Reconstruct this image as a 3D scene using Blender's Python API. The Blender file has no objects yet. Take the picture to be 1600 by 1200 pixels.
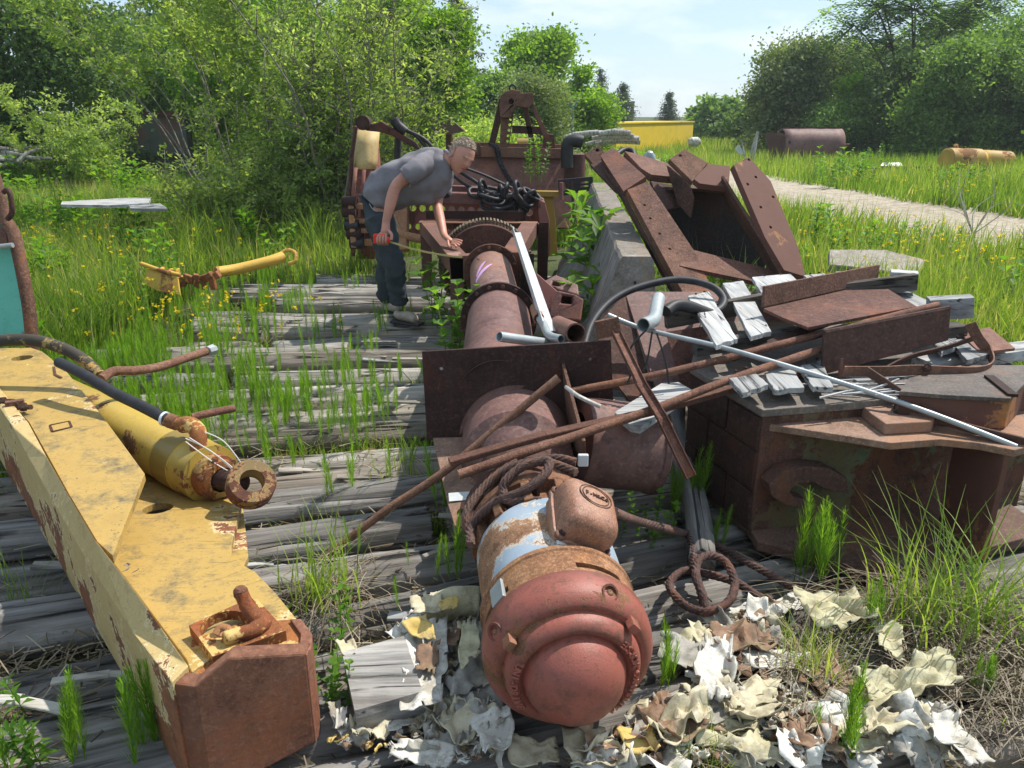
import bpy, bmesh, math, random
import numpy as np
from mathutils import Vector, Matrix, Quaternion, noise
from mathutils.geometry import tessellate_polygon

R = math.radians
rnd = random.Random(7)
rng = np.random.default_rng(11)
SC = bpy.context.scene
COL = SC.collection

# ------------------------------------------------------------------ camera
PITCH = R(19.3); CAMZ = 1.6
cam_d = bpy.data.cameras.new('camera'); cam = bpy.data.objects.new('camera', cam_d); COL.objects.link(cam)
cam.location = (0, 0, CAMZ); cam.rotation_euler = (R(90) - PITCH, 0, 0)
cam_d.sensor_width = 36; cam_d.lens = 27.0; cam_d.clip_start = 0.05; cam_d.clip_end = 3000
SC.camera = cam

# ------------------------------------------------------------------ world, sun, exposure
SUN_AZ = R(58)      # angle from +Y (away from camera) towards +X
SUN_EL = R(56)
sun_vec = Vector((math.sin(SUN_AZ)*math.cos(SUN_EL), math.cos(SUN_AZ)*math.cos(SUN_EL), math.sin(SUN_EL)))
world = bpy.data.worlds.new('World'); SC.world = world; world.use_nodes = True
wt = world.node_tree; wt.nodes.clear()
def wn(t): return wt.nodes.new(t)
sky = wn('ShaderNodeTexSky'); sky.sky_type = 'NISHITA'; sky.sun_disc = False
sky.sun_elevation = SUN_EL; sky.sun_rotation = SUN_AZ; sky.air_density = 1.0; sky.dust_density = 0.6; sky.ozone_density = 2.0
bg = wn('ShaderNodeBackground'); bg.inputs[1].default_value = 0.15
out = wn('ShaderNodeOutputWorld')
tc = wn('ShaderNodeTexCoord'); mp = wn('ShaderNodeMapping'); mp.inputs['Scale'].default_value = (1.0, 1.0, 3.2)
nz = wn('ShaderNodeTexNoise'); nz.inputs['Scale'].default_value = 4.5; nz.inputs['Detail'].default_value = 9; nz.inputs['Roughness'].default_value = 0.55
cr = wn('ShaderNodeValToRGB'); cr.color_ramp.elements[0].position = 0.50; cr.color_ramp.elements[1].position = 0.68
cr.color_ramp.elements[0].color = (0.0, 0.0, 0.0, 1); cr.color_ramp.elements[1].color = (0.6, 0.6, 0.6, 1)
mix = wn('ShaderNodeMixRGB'); mix.inputs[2].default_value = (5.2, 5.35, 5.5, 1)
L = wt.links.new
L(tc.outputs['Generated'], mp.inputs[0]); L(mp.outputs[0], nz.inputs['Vector']); L(nz.outputs[0], cr.inputs[0])
flat = wn('ShaderNodeMixRGB'); flat.inputs[0].default_value = 0.72; flat.inputs[2].default_value = (2.4, 3.1, 3.8, 1); L(sky.outputs[0], flat.inputs[1])
L(cr.outputs[0], mix.inputs[0]); L(flat.outputs[0], mix.inputs[1]); L(mix.outputs[0], bg.inputs[0]); L(bg.outputs[0], out.inputs[0])
sl = bpy.data.lights.new('sun', 'SUN'); so = bpy.data.objects.new('sun', sl); COL.objects.link(so)
sl.energy = 4.0; sl.angle = R(0.6); sl.color = (1.0, 0.95, 0.87)
so.rotation_euler = (-sun_vec).to_track_quat('-Z', 'Y').to_euler(); so.location = (20, 20, 40)
SC.view_settings.view_transform = 'Standard'; SC.view_settings.look = 'None'
SC.view_settings.exposure = 0.64; SC.view_settings.gamma = 1.0; SC.view_settings.use_curve_mapping = False
SC.cycles.max_bounces = 6; SC.cycles.volume_bounces = 0; SC.cycles.transparent_max_bounces = 4; SC.cycles.use_denoising = True

# ------------------------------------------------------------------ measuring helpers: photograph pixel (1600 wide) -> place in the yard
cP, sP = math.cos(PITCH), math.sin(PITCH)
def ray(px, py):
    cx = (px-800)/1200; cy = (600-py)/1200
    return Vector((cx, cP+cy*sP, -sP+cy*cP))
def W(px, py, D):                    # point at distance D in front
    r = ray(px, py); t = D/r.y
    return Vector((r.x*t, D, CAMZ+r.z*t))
def G(px, py, z=0.0):                # point at height z
    r = ray(px, py); t = (z-CAMZ)/r.z
    return Vector((r.x*t, r.y*t, z))
def pix(p):
    d = Vector(p)-Vector((0, 0, CAMZ)); f = d.y*cP-d.z*sP
    return 800+1200*d.x/f, 600-1200*(d.y*sP+d.z*cP)/f

# ------------------------------------------------------------------ object helpers
def thing(name, label, cat, loc=(0, 0, 0), group=None):
    o = bpy.data.objects.new(name, None); COL.objects.link(o); o.location = loc
    o.empty_display_size = 0.1
    o['label'] = label; o['category'] = cat
    if group: o['group'] = group
    return o
def tag(o, label, cat, group=None):
    o['label'] = label; o['category'] = cat
    if group: o['group'] = group
    return o
def rootloc(p):
    l = Vector((0, 0, 0))
    while p is not None: l += Vector(p.location); p = p.parent
    return l
def mesh(name, verts, faces, mat, parent=None, smooth=False, bevel=0, kind=None, loc=None, seg=2, sub=0):
    """verts are given in world space; the origin goes to the parent or to loc"""
    base = rootloc(parent) if parent is not None else (Vector(loc) if loc is not None else Vector((0, 0, 0)))
    me = bpy.data.meshes.new(name)
    me.from_pydata([tuple(Vector(v)-base) for v in verts], [], faces)
    me.update()
    if mat: me.materials.append(mat)
    if smooth:
        me.polygons.foreach_set('use_smooth', [True]*len(me.polygons))
    o = bpy.data.objects.new(name, me); COL.objects.link(o)
    if parent is not None: o.parent = parent
    elif loc is not None: o.location = loc
    if bevel:
        m = o.modifiers.new('b', 'BEVEL'); m.width = bevel; m.segments = seg; m.limit_method = 'ANGLE'; m.angle_limit = R(35)
    if sub:
        m = o.modifiers.new('s', 'SUBSURF'); m.levels = sub; m.render_levels = sub
    if kind: o['kind'] = kind
    return o
def autos(o, ang=40):
    me = o.data
    me.polygons.foreach_set('use_smooth', [True]*len(me.polygons))
    bm = bmesh.new(); bm.from_mesh(me)
    for e in bm.edges:
        if len(e.link_faces) == 2 and e.calc_face_angle(0) > R(ang): e.smooth = False
    bm.to_mesh(me); bm.free()
    return o
class MB:
    def __init__(s): s.v = []; s.f = []
    def add(s, vs, fs):
        n = len(s.v); s.v += [Vector(v) for v in vs]; s.f += [tuple(i+n for i in f) for f in fs]; return s
    def box(s, c, size, rot=None):
        c = Vector(c); h = Vector(size)/2; M = rot if rot is not None else Matrix.Identity(3)
        vs = [c+M @ Vector((x*h.x, y*h.y, z*h.z)) for x in (-1, 1) for y in (-1, 1) for z in (-1, 1)]
        return s.add(vs, [(0, 1, 3, 2), (4, 6, 7, 5), (0, 4, 5, 1), (2, 3, 7, 6), (0, 2, 6, 4), (1, 5, 7, 3)])
    def bar(s, a, b, w, h, up=(0, 0, 1)):
        a = Vector(a); b = Vector(b); d = (b-a).normalized(); x = d.cross(Vector(up)); x = x.normalized() if x.length > 1e-4 else Vector((1, 0, 0)); z = x.cross(d)
        q = [(-w/2, -h/2), (w/2, -h/2), (w/2, h/2), (-w/2, h/2)]
        vs = [a+x*i+z*j for i, j in q]+[b+x*i+z*j for i, j in q]
        return s.add(vs, [(3, 2, 1, 0), (4, 5, 6, 7), (0, 1, 5, 4), (1, 2, 6, 5), (2, 3, 7, 6), (3, 0, 4, 7)])
    def tube(s, pts, r, n=12, cap=True):
        v, f = tube_geo(pts, r, n, cap); return s.add(v, f)
    def prof(s, a, b, prof, up=(0, 0, 1), up2=None):       # closed 2D profile swept from a to b
        a = Vector(a); b = Vector(b); d = (b-a).normalized(); x = d.cross(Vector(up)).normalized(); z = x.cross(d)
        n = len(prof)
        vs = [a+x*i+z*j for i, j in prof]+[b+x*i+z*j for i, j in prof]
        fs = [tuple(range(n-1, -1, -1)), tuple(range(n, 2*n))]+[(i, (i+1) % n, n+(i+1) % n, n+i) for i in range(n)]
        return s.add(vs, fs)
    def lathe(s, o, ax, prof, n=40, cap=True):
        v, f = lathe_geo(o, ax, prof, n, cap); return s.add(v, f)
    def obj(s, name, mat, parent=None, **k): return mesh(name, s.v, s.f, mat, parent, **k)
def smooth_path(pts, n=8, closed=False):
    P = [Vector(p) for p in pts]; out = []
    m = len(P)
    for i in range(m if closed else m-1):
        if closed: p0, p1, p2, p3 = P[i-1], P[i], P[(i+1) % m], P[(i+2) % m]
        else: p0, p1, p2, p3 = P[max(i-1, 0)], P[i], P[i+1], P[min(i+2, m-1)]
        for k in range(n):
            t = k/n
            out.append(0.5*((2*p1)+(p2-p0)*t+(2*p0-5*p1+4*p2-p3)*t*t+(3*p1-p0-3*p2+p3)*t**3))
    if not closed: out.append(P[-1])
    return out
def tube_geo(pts, r, n=12, cap=True, lobes=0, twist=0, depth=0.2, wob=0):
    P = [Vector(p) for p in pts]; m = len(P)
    rr = r if isinstance(r, (list, tuple)) else [r]*m
    T = [(P[min(i+1, m-1)]-P[max(i-1, 0)]).normalized() for i in range(m)]
    up = Vector((0, 0, 1)) if abs(T[0].z) < 0.9 else Vector((1, 0, 0))
    x = T[0].cross(up).normalized(); vs = []; acc = 0
    for i in range(m):
        if i:
            q = T[i-1].rotation_difference(T[i]); x = q @ x; acc += (P[i]-P[i-1]).length
        x = (x-T[i]*x.dot(T[i])).normalized(); y = T[i].cross(x)
        for k in range(n):
            a = 2*math.pi*k/n; q = rr[i]
            if lobes: q = q*(1-depth*(1-abs(math.cos(lobes*a/2+twist*acc*lobes/2)))**1.5)
            if wob: q = q*(1+wob*noise.noise(P[i]*9+Vector((math.cos(a), math.sin(a), 0))*0.8))
            vs.append(P[i]+(x*math.cos(a)+y*math.sin(a))*q)
    fs = [(i*n+k, i*n+(k+1) % n, (i+1)*n+(k+1) % n, (i+1)*n+k) for i in range(m-1) for k in range(n)]
    if cap: fs += [tuple(range(n-1, -1, -1)), tuple(range((m-1)*n, m*n))]
    return vs, fs
def tube(name, pts, r, mat, parent=None, n=12, sm=0, cap=True, **k):
    if sm: pts = smooth_path(pts, sm)
    if sm and isinstance(r, (list, tuple)):
        q = []
        for i in range(len(r)-1): q += [r[i]+(r[i+1]-r[i])*j/sm for j in range(sm)]
        r = q+[r[-1]]
    kw = {a: k.pop(a) for a in ('lobes', 'twist', 'depth', 'wob') if a in k}
    v, f = tube_geo(pts, r, n, cap, **kw)
    return autos(mesh(name, v, f, mat, parent, **k), 50)
def hollow(name, pts, r, wall, mat, parent=None, n=16, sm=0, **k):   # an open pipe with a wall
    if sm: pts = smooth_path(pts, sm)
    P = [Vector(p) for p in pts]
    v1, f1 = tube_geo(P, r, n, False); v2, f2 = tube_geo(P, r-wall, n, False)
    m = len(P); N = len(v1); f = f1+[tuple(reversed([i+N for i in q])) for q in f2]
    for k2 in range(n):
        a, b = k2, (k2+1) % n
        f.append((b, a, N+a, N+b)); e = (m-1)*n
        f.append((e+a, e+b, N+e+b, N+e+a))
    return autos(mesh(name, v1+v2, f, mat, parent, **k), 50)
def lathe_geo(o, ax, prof, n=40, cap=True):                # prof: (distance along axis, radius)
    o = Vector(o); ax = Vector(ax).normalized(); x = ax.orthogonal().normalized(); y = ax.cross(x)
    vs = []; m = len(prof)
    for t, r in prof:
        for k in range(n):
            a = 2*math.pi*k/n; vs.append(o+ax*t+(x*math.cos(a)+y*math.sin(a))*max(r, 1e-4))
    fs = [(i*n+(k+1) % n, i*n+k, (i+1)*n+k, (i+1)*n+(k+1) % n) for i in range(m-1) for k in range(n)]
    if cap: fs += [tuple(range(n)), tuple(range(m*n-1, (m-1)*n-1, -1))]
    return vs, fs
def lathe(name, o, ax, prof, mat, parent=None, n=40, cap=True, ang=35, **k):
    v, f = lathe_geo(o, ax, prof, n, cap); return autos(mesh(name, v, f, mat, parent, **k), ang)
def plate(name, outline, t, mat, parent=None, holes=(), nrm=None, **k):
    """outline: 3D points of one face; extruded by t against the normal; holes: (centre, radius[, n]) or lists of 3D points"""
    P = [Vector(p) for p in outline]; c = sum(P, Vector())/len(P)
    if nrm is None:
        nrm = Vector()
        for i in range(len(P)):
            a, b = P[i], P[(i+1) % len(P)]; nrm += (a-c).cross(b-c)
    nrm = Vector(nrm).normalized(); x = nrm.orthogonal().normalized(); y = nrm.cross(x)
    loops = [[Vector(((p-c).dot(x), (p-c).dot(y))) for p in P]]
    for h in holes:
        if isinstance(h[0], Vector) and not isinstance(h[1], Vector):
            q = Vector(((h[0]-c).dot(x), (h[0]-c).dot(y))); n = h[2] if len(h) > 2 else 20
            loops.append([q+Vector((math.cos(2*math.pi*i/n), math.sin(2*math.pi*i/n)))*h[1] for i in range(n)])
        else: loops.append([Vector(((Vector(p)-c).dot(x), (Vector(p)-c).dot(y))) for p in h])
    def area(l): return sum(l[i].x*l[(i+1) % len(l)].y-l[(i+1) % len(l)].x*l[i].y for i in range(len(l)))
    loops = [l if (area(l) > 0) == (i == 0) else l[::-1] for i, l in enumerate(loops)]
    flat = [p for l in loops for p in l]; N = len(flat)
    tris = tessellate_polygon([[Vector((p.x, p.y, 0)) for p in l] for l in loops])
    vs = [c+x*p.x+y*p.y for p in flat]; vs += [v-nrm*t for v in vs]
    fs = []
    for tr in tris:
        a, b, d = [flat[i] for i in tr]
        tr = tuple(tr)
        if (b-a).cross(d-a) < 0: tr = tr[::-1]
        fs.append(tr); fs.append(tuple(i+N for i in reversed(tr)))
    s = 0
    for l in loops:
        m = len(l)
        for i in range(m):
            a, b = s+i, s+(i+1) % m; fs.append((b, a, a+N, b+N))
        s += m
    o = mesh(name, vs, fs, mat, parent, **k)
    return o
def prism(name, pts, z1, z0, mat, parent=None, holes=(), **k):   # plan outline (x, y) between two heights
    return plate(name, [Vector((p[0], p[1], z1)) for p in pts], z1-z0, mat, parent, holes, nrm=(0, 0, 1), **k)
def GP(pts, z): return [G(a, b, z) for a, b in pts]
def copy_tree(o, parent=None, loc=None, rz=None, sc=None):
    c = o.copy(); COL.objects.link(c); c.parent = parent
    if loc is not None: c.location = loc
    if rz is not None: c.rotation_euler = (0, 0, rz)
    if sc is not None: c.scale = (sc, sc, sc) if not isinstance(sc, tuple) else sc
    for ch in list(o.children): copy_tree(ch, c)
    return c
def fbm(p, o=3):
    return noise.fractal(p, 1.0, 2.0, o)
# ------------------------------------------------------------------ materials
class NT:
    def __init__(s, name):
        s.m = bpy.data.materials.new(name); s.m.use_nodes = True; s.t = s.m.node_tree; s.b = s.t.nodes['Principled BSDF']
        s.tc = s.n('ShaderNodeTexCoord'); s.co = s.tc.outputs['Object']
        s.b.inputs['Specular IOR Level'].default_value = 0.35
    def n(s, t, **k):
        q = s.t.nodes.new(t)
        for a, b in k.items(): setattr(q, a, b)
        return q
    def l(s, a, b): s.t.links.new(a, b)
    def mapping(s, scale, rot=(0, 0, 0), src=None):
        m = s.n('ShaderNodeMapping'); m.inputs['Scale'].default_value = scale if isinstance(scale, tuple) else (scale,)*3
        m.inputs['Rotation'].default_value = rot; s.l(src or s.co, m.inputs[0]); return m.outputs[0]
    def noise(s, scale, detail=6, rough=0.6, src=None, dist=0):
        q = s.n('ShaderNodeTexNoise'); q.inputs['Scale'].default_value = scale; q.inputs['Detail'].default_value = detail
        q.inputs['Roughness'].default_value = rough; q.inputs['Distortion'].default_value = dist; s.l(src or s.co, q.inputs['Vector']); return q.outputs[0]
    def ramp(s, f, stops, interp='LINEAR'):
        q = s.n('ShaderNodeValToRGB'); e = q.color_ramp.elements; q.color_ramp.interpolation = interp
        while len(e) < len(stops): e.new(0.5)
        for i, (p, c) in enumerate(stops):
            e[i].position = p; e[i].color = (c, c, c, 1) if isinstance(c, (int, float)) else (*c, 1)
        s.l(f, q.inputs[0]); return q.outputs[0]
    def mix(s, f, a, b, mode='MIX'):
        q = s.n('ShaderNodeMixRGB', blend_type=mode)
        for i, v in enumerate((f, a, b)):
            if isinstance(v, (int, float)): q.inputs[i].default_value = v if i == 0 else (v, v, v, 1)
            elif isinstance(v, tuple): q.inputs[i].default_value = (*v, 1)
            else: s.l(v, q.inputs[i])
        return q.outputs[0]
    def math(s, op, a, b=0.0):
        q = s.n('ShaderNodeMath', operation=op)
        for i, v in enumerate((a, b)):
            if isinstance(v, (int, float)): q.inputs[i].default_value = v
            else: s.l(v, q.inputs[i])
        return q.outputs[0]
    def bump(s, h, st, dist=0.01, prev=None):
        q = s.n('ShaderNodeBump'); q.inputs['Strength'].default_value = st; q.inputs['Distance'].default_value = dist
        s.l(h, q.inputs['Height'])
        if prev is not None: s.l(prev, q.inputs['Normal'])
        return q.outputs[0]
    def fin(s, col, rough=0.7, nrm=None, metal=0):
        for v, i in ((col, 'Base Color'), (rough, 'Roughness'), (metal, 'Metallic')):
            if isinstance(v, (int, float)): s.b.inputs[i].default_value = v
            elif isinstance(v, tuple): s.b.inputs[i].default_value = (*v, 1)
            else: s.l(v, s.b.inputs[i])
        if nrm is not None: s.l(nrm, s.b.inputs['Normal'])
        return s.m
def rust_cols(N, a, b, c, sc=1.0):
    n1 = N.noise(2.2*sc, 8, 0.65); n2 = N.noise(14*sc, 8, 0.7); n3 = N.noise(70*sc, 4, 0.7)
    q = N.ramp(n1, [(0.30, a), (0.52, b), (0.75, c)])
    q = N.mix(N.ramp(n2, [(0.45, 0.0), (0.70, 0.6)]), q, tuple(x*0.5 for x in a))
    q = N.mix(N.ramp(n3, [(0.50, 0.0), (0.70, 0.6)]), q, tuple(min(1, x*1.5+0.02) for x in c))
    q = N.mix(N.ramp(N.noise(3.3*sc, 12, 0.8), [(0.52, 0.0), (0.62, 0.5)]), q, tuple(x*0.62 for x in b))
    q = N.mix(N.ramp(N.noise(34*sc, 6, 0.75), [(0.60, 0.0), (0.68, 0.6)]), q, tuple(x*0.4 for x in a))
    blo = N.ramp(N.noise(1.3*sc, 12, 0.78, dist=0.5), [(0.53, 0.0), (0.58, 0.55)])
    q = N.mix(blo, q, (min(1, c[0]*1.05+.02), c[1]*0.82, c[2]*0.55))
    sc_ = N.ramp(N.noise(4.5*sc, 14, 0.85), [(0.40, 0.75), (0.46, 0.0)])
    q = N.mix(sc_, q, tuple(x*0.55 for x in a))
    st = N.noise(6.0, 6, 0.6, N.mapping((5.0, 5.0, 0.5)))
    q = N.mix(N.ramp(st, [(0.55, 0.0), (0.75, 0.35)]), q, tuple(min(1, x*1.25+0.03) for x in b))
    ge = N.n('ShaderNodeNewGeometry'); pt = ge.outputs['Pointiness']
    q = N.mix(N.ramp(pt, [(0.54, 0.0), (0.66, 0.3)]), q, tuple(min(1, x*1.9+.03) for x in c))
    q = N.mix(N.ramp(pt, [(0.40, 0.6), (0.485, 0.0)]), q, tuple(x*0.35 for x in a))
    oi = N.n('ShaderNodeObjectInfo'); hv = N.n('ShaderNodeHueSaturation'); N.l(q, hv.inputs['Color'])
    N.l(N.math('ADD', N.math('MULTIPLY', oi.outputs['Random'], 0.36), 0.84), hv.inputs['Value'])
    N.l(N.math('ADD', N.math('MULTIPLY', oi.outputs['Random'], 0.016), 0.492), hv.inputs['Hue'])
    return hv.outputs[0], n2, n3
def m_rust(name, a, b, c, sc=1.0, bump=0.5, rough=0.82, spots=0.0, spotcol=(0.4, 0.35, 0.3)):
    N = NT(name); q, n2, n3 = rust_cols(N, a, b, c, sc)
    if spots:
        sp = N.ramp(N.noise(6*sc, 10, 0.7), [(0.62-0.08*spots, 0.0), (0.66-0.08*spots, 1.0)])
        q = N.mix(sp, q, spotcol)
    fl = N.ramp(N.noise(9*sc, 14, 0.8), [(0.5, 0.0), (0.53, 1.0)])
    h = N.math('ADD', N.math('ADD', n3, n2), N.math('MULTIPLY', fl, 0.35))
    return N.fin(q, rough, N.bump(h, bump, 0.004), 0.0)
def m_chip(name, paint, rustc=(0.19, 0.075, 0.035), amount=0.5, sc=1.0, dirt=(0.12, 0.1, 0.07), dirtamt=0.5, rough=0.45, under=None, fade=None, bias=None):
    """painted steel, the paint chipped through to rust where the noise runs high"""
    N = NT(name)
    rq, n2, n3 = rust_cols(N, tuple(x*0.55 for x in rustc), rustc, tuple(min(1, x*1.4) for x in rustc), sc)
    big = N.noise(1.6*sc, 3, 0.5); fine = N.noise(11*sc, 12, 0.72, dist=0.3)
    f = N.math('ADD', N.math('MULTIPLY', big, 0.62), N.math('MULTIPLY', fine, 0.38))
    if bias:
        sx = s = N.n('ShaderNodeSeparateXYZ'); N.l(N.co, sx.inputs[0])
        bb = N.math('ADD', N.math('MULTIPLY', sx.outputs[0], bias[0]), N.math('MULTIPLY', sx.outputs[1], bias[1]))
        bb = N.math('ADD', bb, N.math('MULTIPLY', sx.outputs[2], bias[2])); f = N.math('ADD', f, N.math('MINIMUM', N.math('ADD', bb, bias[3]), .16))
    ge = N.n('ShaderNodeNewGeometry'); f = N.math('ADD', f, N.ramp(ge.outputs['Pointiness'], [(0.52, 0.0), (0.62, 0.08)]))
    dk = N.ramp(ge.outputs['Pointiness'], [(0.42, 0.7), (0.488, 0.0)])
    e = 0.64-0.17*amount
    mask = N.ramp(f, [(e, 0.0), (e+0.012, 1.0)])
    edge = N.ramp(f, [(e-0.022, 0.0), (e, 1.0)])
    pv = N.ramp(N.noise(5*sc, 6, 0.6), [(0.3, tuple(x*0.82 for x in paint)), (0.7, tuple(min(1, x*1.1) for x in paint))])
    if fade: pv = N.mix(N.ramp(N.noise(2.5*sc, 5, 0.6), [(0.45, 0.0), (0.65, 0.8)]), pv, fade)
    d = N.ramp(N.noise(5*sc, 14, 0.78), [(0.48, 0.0), (0.66, min(1, dirtamt))])
    pv = N.mix(d, pv, dirt)
    speck = N.ramp(N.noise(55*sc, 5, 0.7), [(0.60, 0.0), (0.66, 0.75*dirtamt)])
    pv = N.mix(speck, pv, tuple(x*0.6 for x in dirt))
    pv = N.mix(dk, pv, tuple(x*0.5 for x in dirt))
    scr = N.noise(1.0, 4, 0.5, N.mapping((3*sc, 60*sc, 60*sc), (0.3, 0.2, 0.6)))
    pv = N.mix(N.ramp(scr, [(0.66, 0.0), (0.70, 0.5)]), pv, tuple(x*0.7 for x in dirt))
    q = N.mix(edge, pv, under or tuple(min(1, x*0.5+y*0.9) for x, y in zip(paint, rustc)))
    q = N.mix(mask, q, rq)
    ro = N.ramp(mask, [(0.0, rough), (1.0, 0.9)])
    h = N.math('SUBTRACT', N.math('MULTIPLY', n3, 0.6), mask)
    return N.fin(q, ro, N.bump(h, 0.5, 0.003), 0)
def m_flat(name, col, rough=0.6, var=0.25, sc=12, bump=0.15, metal=0.0):
    N = NT(name); n1 = N.noise(sc, 7, 0.65)
    q = N.ramp(n1, [(0.3, tuple(x*(1-var) for x in col)), (0.7, tuple(min(1, x*(1+var)) for x in col))])
    return N.fin(q, rough, N.bump(N.noise(sc*6, 5, 0.6), bump, 0.003), metal)
def m_wood(name, lo, mid, hi, axis=0, sc=1.0, bump=0.9, brown=0.25):
    """weathered grey timber, grain along one axis of the piece"""
    N = NT(name)
    s = [16*sc]*3; s[axis] = 0.9*sc
    co = N.mapping(tuple(s)); g1 = N.noise(1.0, 9, 0.62, co, 0.2)
    s2 = [60*sc]*3; s2[axis] = 1.2*sc; g2 = N.noise(1.0, 6, 0.7, N.mapping(tuple(s2)), 0.4)
    s3 = [5*sc]*3; s3[axis] = 0.5*sc; g3 = N.noise(1.0, 4, 0.5, N.mapping(tuple(s3)))
    crack = N.ramp(g1, [(0.345, 1.0), (0.40, 0.0)])
    q = N.ramp(g1, [(0.35, lo), (0.5, mid), (0.68, hi)])
    q = N.mix(N.ramp(g2, [(0.33, 0.4), (0.55, 0.0)]), q, tuple(x*0.4 for x in mid))
    q = N.mix(N.ramp(g3, [(0.42, 0.0), (0.62, brown)]), q, (0.17, 0.125, 0.085))
    q = N.mix(N.ramp(N.noise(2.5, 5, 0.6), [(0.5, 0.0), (0.7, 0.45)]), q, tuple(x*0.45 for x in lo))
    q = N.mix(crack, q, tuple(x*0.18 for x in lo))
    sk = [2.6*sc]*3; sk[axis] = 1.1*sc; vo = N.n('ShaderNodeTexVoronoi'); vo.inputs['Scale'].default_value = 1.0; N.l(N.mapping(tuple(sk)), vo.inputs['Vector'])
    q = N.mix(N.ramp(vo.outputs['Distance'], [(0.05, 0.9), (0.11, 0.0)]), q, tuple(x*0.3 for x in lo))
    for fq, ln_, wd, am in ((5, .35, .008, .95),):
        s5 = [fq*sc]*3; s5[axis] = ln_*sc; g5 = N.noise(1.0, 3, 0.55, N.mapping(tuple(s5)), 0.15)
        ad = N.math('ABSOLUTE', N.math('SUBTRACT', g5, 0.5)); gate = N.ramp(N.noise(3.1*sc+fq*.1, 3, 0.5), [(0.50, 0.0), (0.58, 1.0)])
        ln = N.math('MULTIPLY', N.ramp(ad, [(wd*.5, am), (wd, 0.0)]), gate); q = N.mix(ln, q, tuple(x*0.12 for x in lo)); g1 = N.math('SUBTRACT', g1, N.math('MULTIPLY', ln, .5))
    s4 = [34*sc]*3; s4[axis] = 0.35*sc; g4 = N.noise(1.0, 3, 0.5, N.mapping(tuple(s4)), 0.2)
    q = N.mix(N.ramp(g4, [(0.33, 0.85), (0.35, 0.0)]), q, tuple(x*0.15 for x in lo))
    oi = N.n('ShaderNodeObjectInfo'); hv = N.n('ShaderNodeHueSaturation'); N.l(q, hv.inputs['Color'])
    N.l(N.math('ADD', N.math('MULTIPLY', oi.outputs['Random'], 0.45), 0.76), hv.inputs['Value']); q = hv.outputs[0]
    h = N.math('ADD', N.math('MULTIPLY', g1, 1.4), N.math('MULTIPLY', g2, 0.5))
    return N.fin(q, 0.9, N.bump(h, bump, 0.012), 0)
def m_leaf(name, cols, trans=0.45, rough=0.5):
    trans = min(.6, trans+.1)
    """leaf or blade: colour picked per leaf by the 'tint' attribute, light passes through"""
    m = bpy.data.materials.new(name); m.use_nodes = True; t = m.node_tree; b = t.nodes['Principled BSDF']; o = t.nodes['Material Output']
    at = t.nodes.new('ShaderNodeAttribute'); at.attribute_name = 'tint'
    oi = t.nodes.new('ShaderNodeObjectInfo')
    cr = t.nodes.new('ShaderNodeValToRGB'); e = cr.color_ramp.elements
    while len(e) < len(cols): e.new(0.5)
    for i, c in enumerate(cols): e[i].position = i/(len(cols)-1); e[i].color = (*c, 1)
    t.links.new(at.outputs['Fac'], cr.inputs[0])
    hs = t.nodes.new('ShaderNodeHueSaturation'); t.links.new(cr.outputs[0], hs.inputs['Color'])
    mr = t.nodes.new('ShaderNodeMapRange'); mr.inputs[3].default_value = 0.85; mr.inputs[4].default_value = 1.15
    t.links.new(oi.outputs['Random'], mr.inputs[0]); t.links.new(mr.outputs[0], hs.inputs['Value'])
    t.links.new(hs.outputs[0], b.inputs['Base Color']); b.inputs['Roughness'].default_value = rough
    b.inputs['Specular IOR Level'].default_value = 0.3
    tr = t.nodes.new('ShaderNodeBsdfTranslucent')
    g = t.nodes.new('ShaderNodeMixRGB'); g.blend_type = 'MULTIPLY'; g.inputs[0].default_value = 1; g.inputs[2].default_value = (1.35, 1.3, 0.55, 1)
    t.links.new(hs.outputs[0], g.inputs[1]); t.links.new(g.outputs[0], tr.inputs[0])
    mx = t.nodes.new('ShaderNodeMixShader'); mx.inputs[0].default_value = trans
    t.links.new(b.outputs[0], mx.inputs[1]); t.links.new(tr.outputs[0], mx.inputs[2]); t.links.new(mx.outputs[0], o.inputs[0])
    return m

M = {}
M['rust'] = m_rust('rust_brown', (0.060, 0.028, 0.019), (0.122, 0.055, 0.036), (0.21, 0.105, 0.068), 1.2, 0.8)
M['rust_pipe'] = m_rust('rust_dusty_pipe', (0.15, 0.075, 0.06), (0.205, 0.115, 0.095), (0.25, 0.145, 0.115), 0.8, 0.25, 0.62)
M['void_shade'] = m_rust('chute_void_shade', (0.008, 0.006, 0.006), (0.016, 0.011, 0.010), (0.028, 0.018, 0.015))  # near-black colour painted for the shade inside the chute hollow
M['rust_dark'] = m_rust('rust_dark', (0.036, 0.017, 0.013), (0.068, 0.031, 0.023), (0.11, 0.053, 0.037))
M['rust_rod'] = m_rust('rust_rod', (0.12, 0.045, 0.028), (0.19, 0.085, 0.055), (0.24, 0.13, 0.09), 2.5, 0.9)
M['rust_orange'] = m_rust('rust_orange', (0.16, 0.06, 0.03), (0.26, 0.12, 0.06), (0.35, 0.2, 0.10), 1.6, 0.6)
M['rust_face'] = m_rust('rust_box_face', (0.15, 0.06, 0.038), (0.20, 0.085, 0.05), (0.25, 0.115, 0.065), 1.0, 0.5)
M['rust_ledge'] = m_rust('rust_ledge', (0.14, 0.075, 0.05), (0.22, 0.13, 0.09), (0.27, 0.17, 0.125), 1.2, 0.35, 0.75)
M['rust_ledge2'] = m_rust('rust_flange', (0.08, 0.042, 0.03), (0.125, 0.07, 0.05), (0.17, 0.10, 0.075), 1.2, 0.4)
M['rust_grey'] = m_rust('rust_grey_plate', (0.075, 0.06, 0.05), (0.12, 0.10, 0.085), (0.17, 0.14, 0.115), 1.2, 0.35, 0.7)
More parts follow.
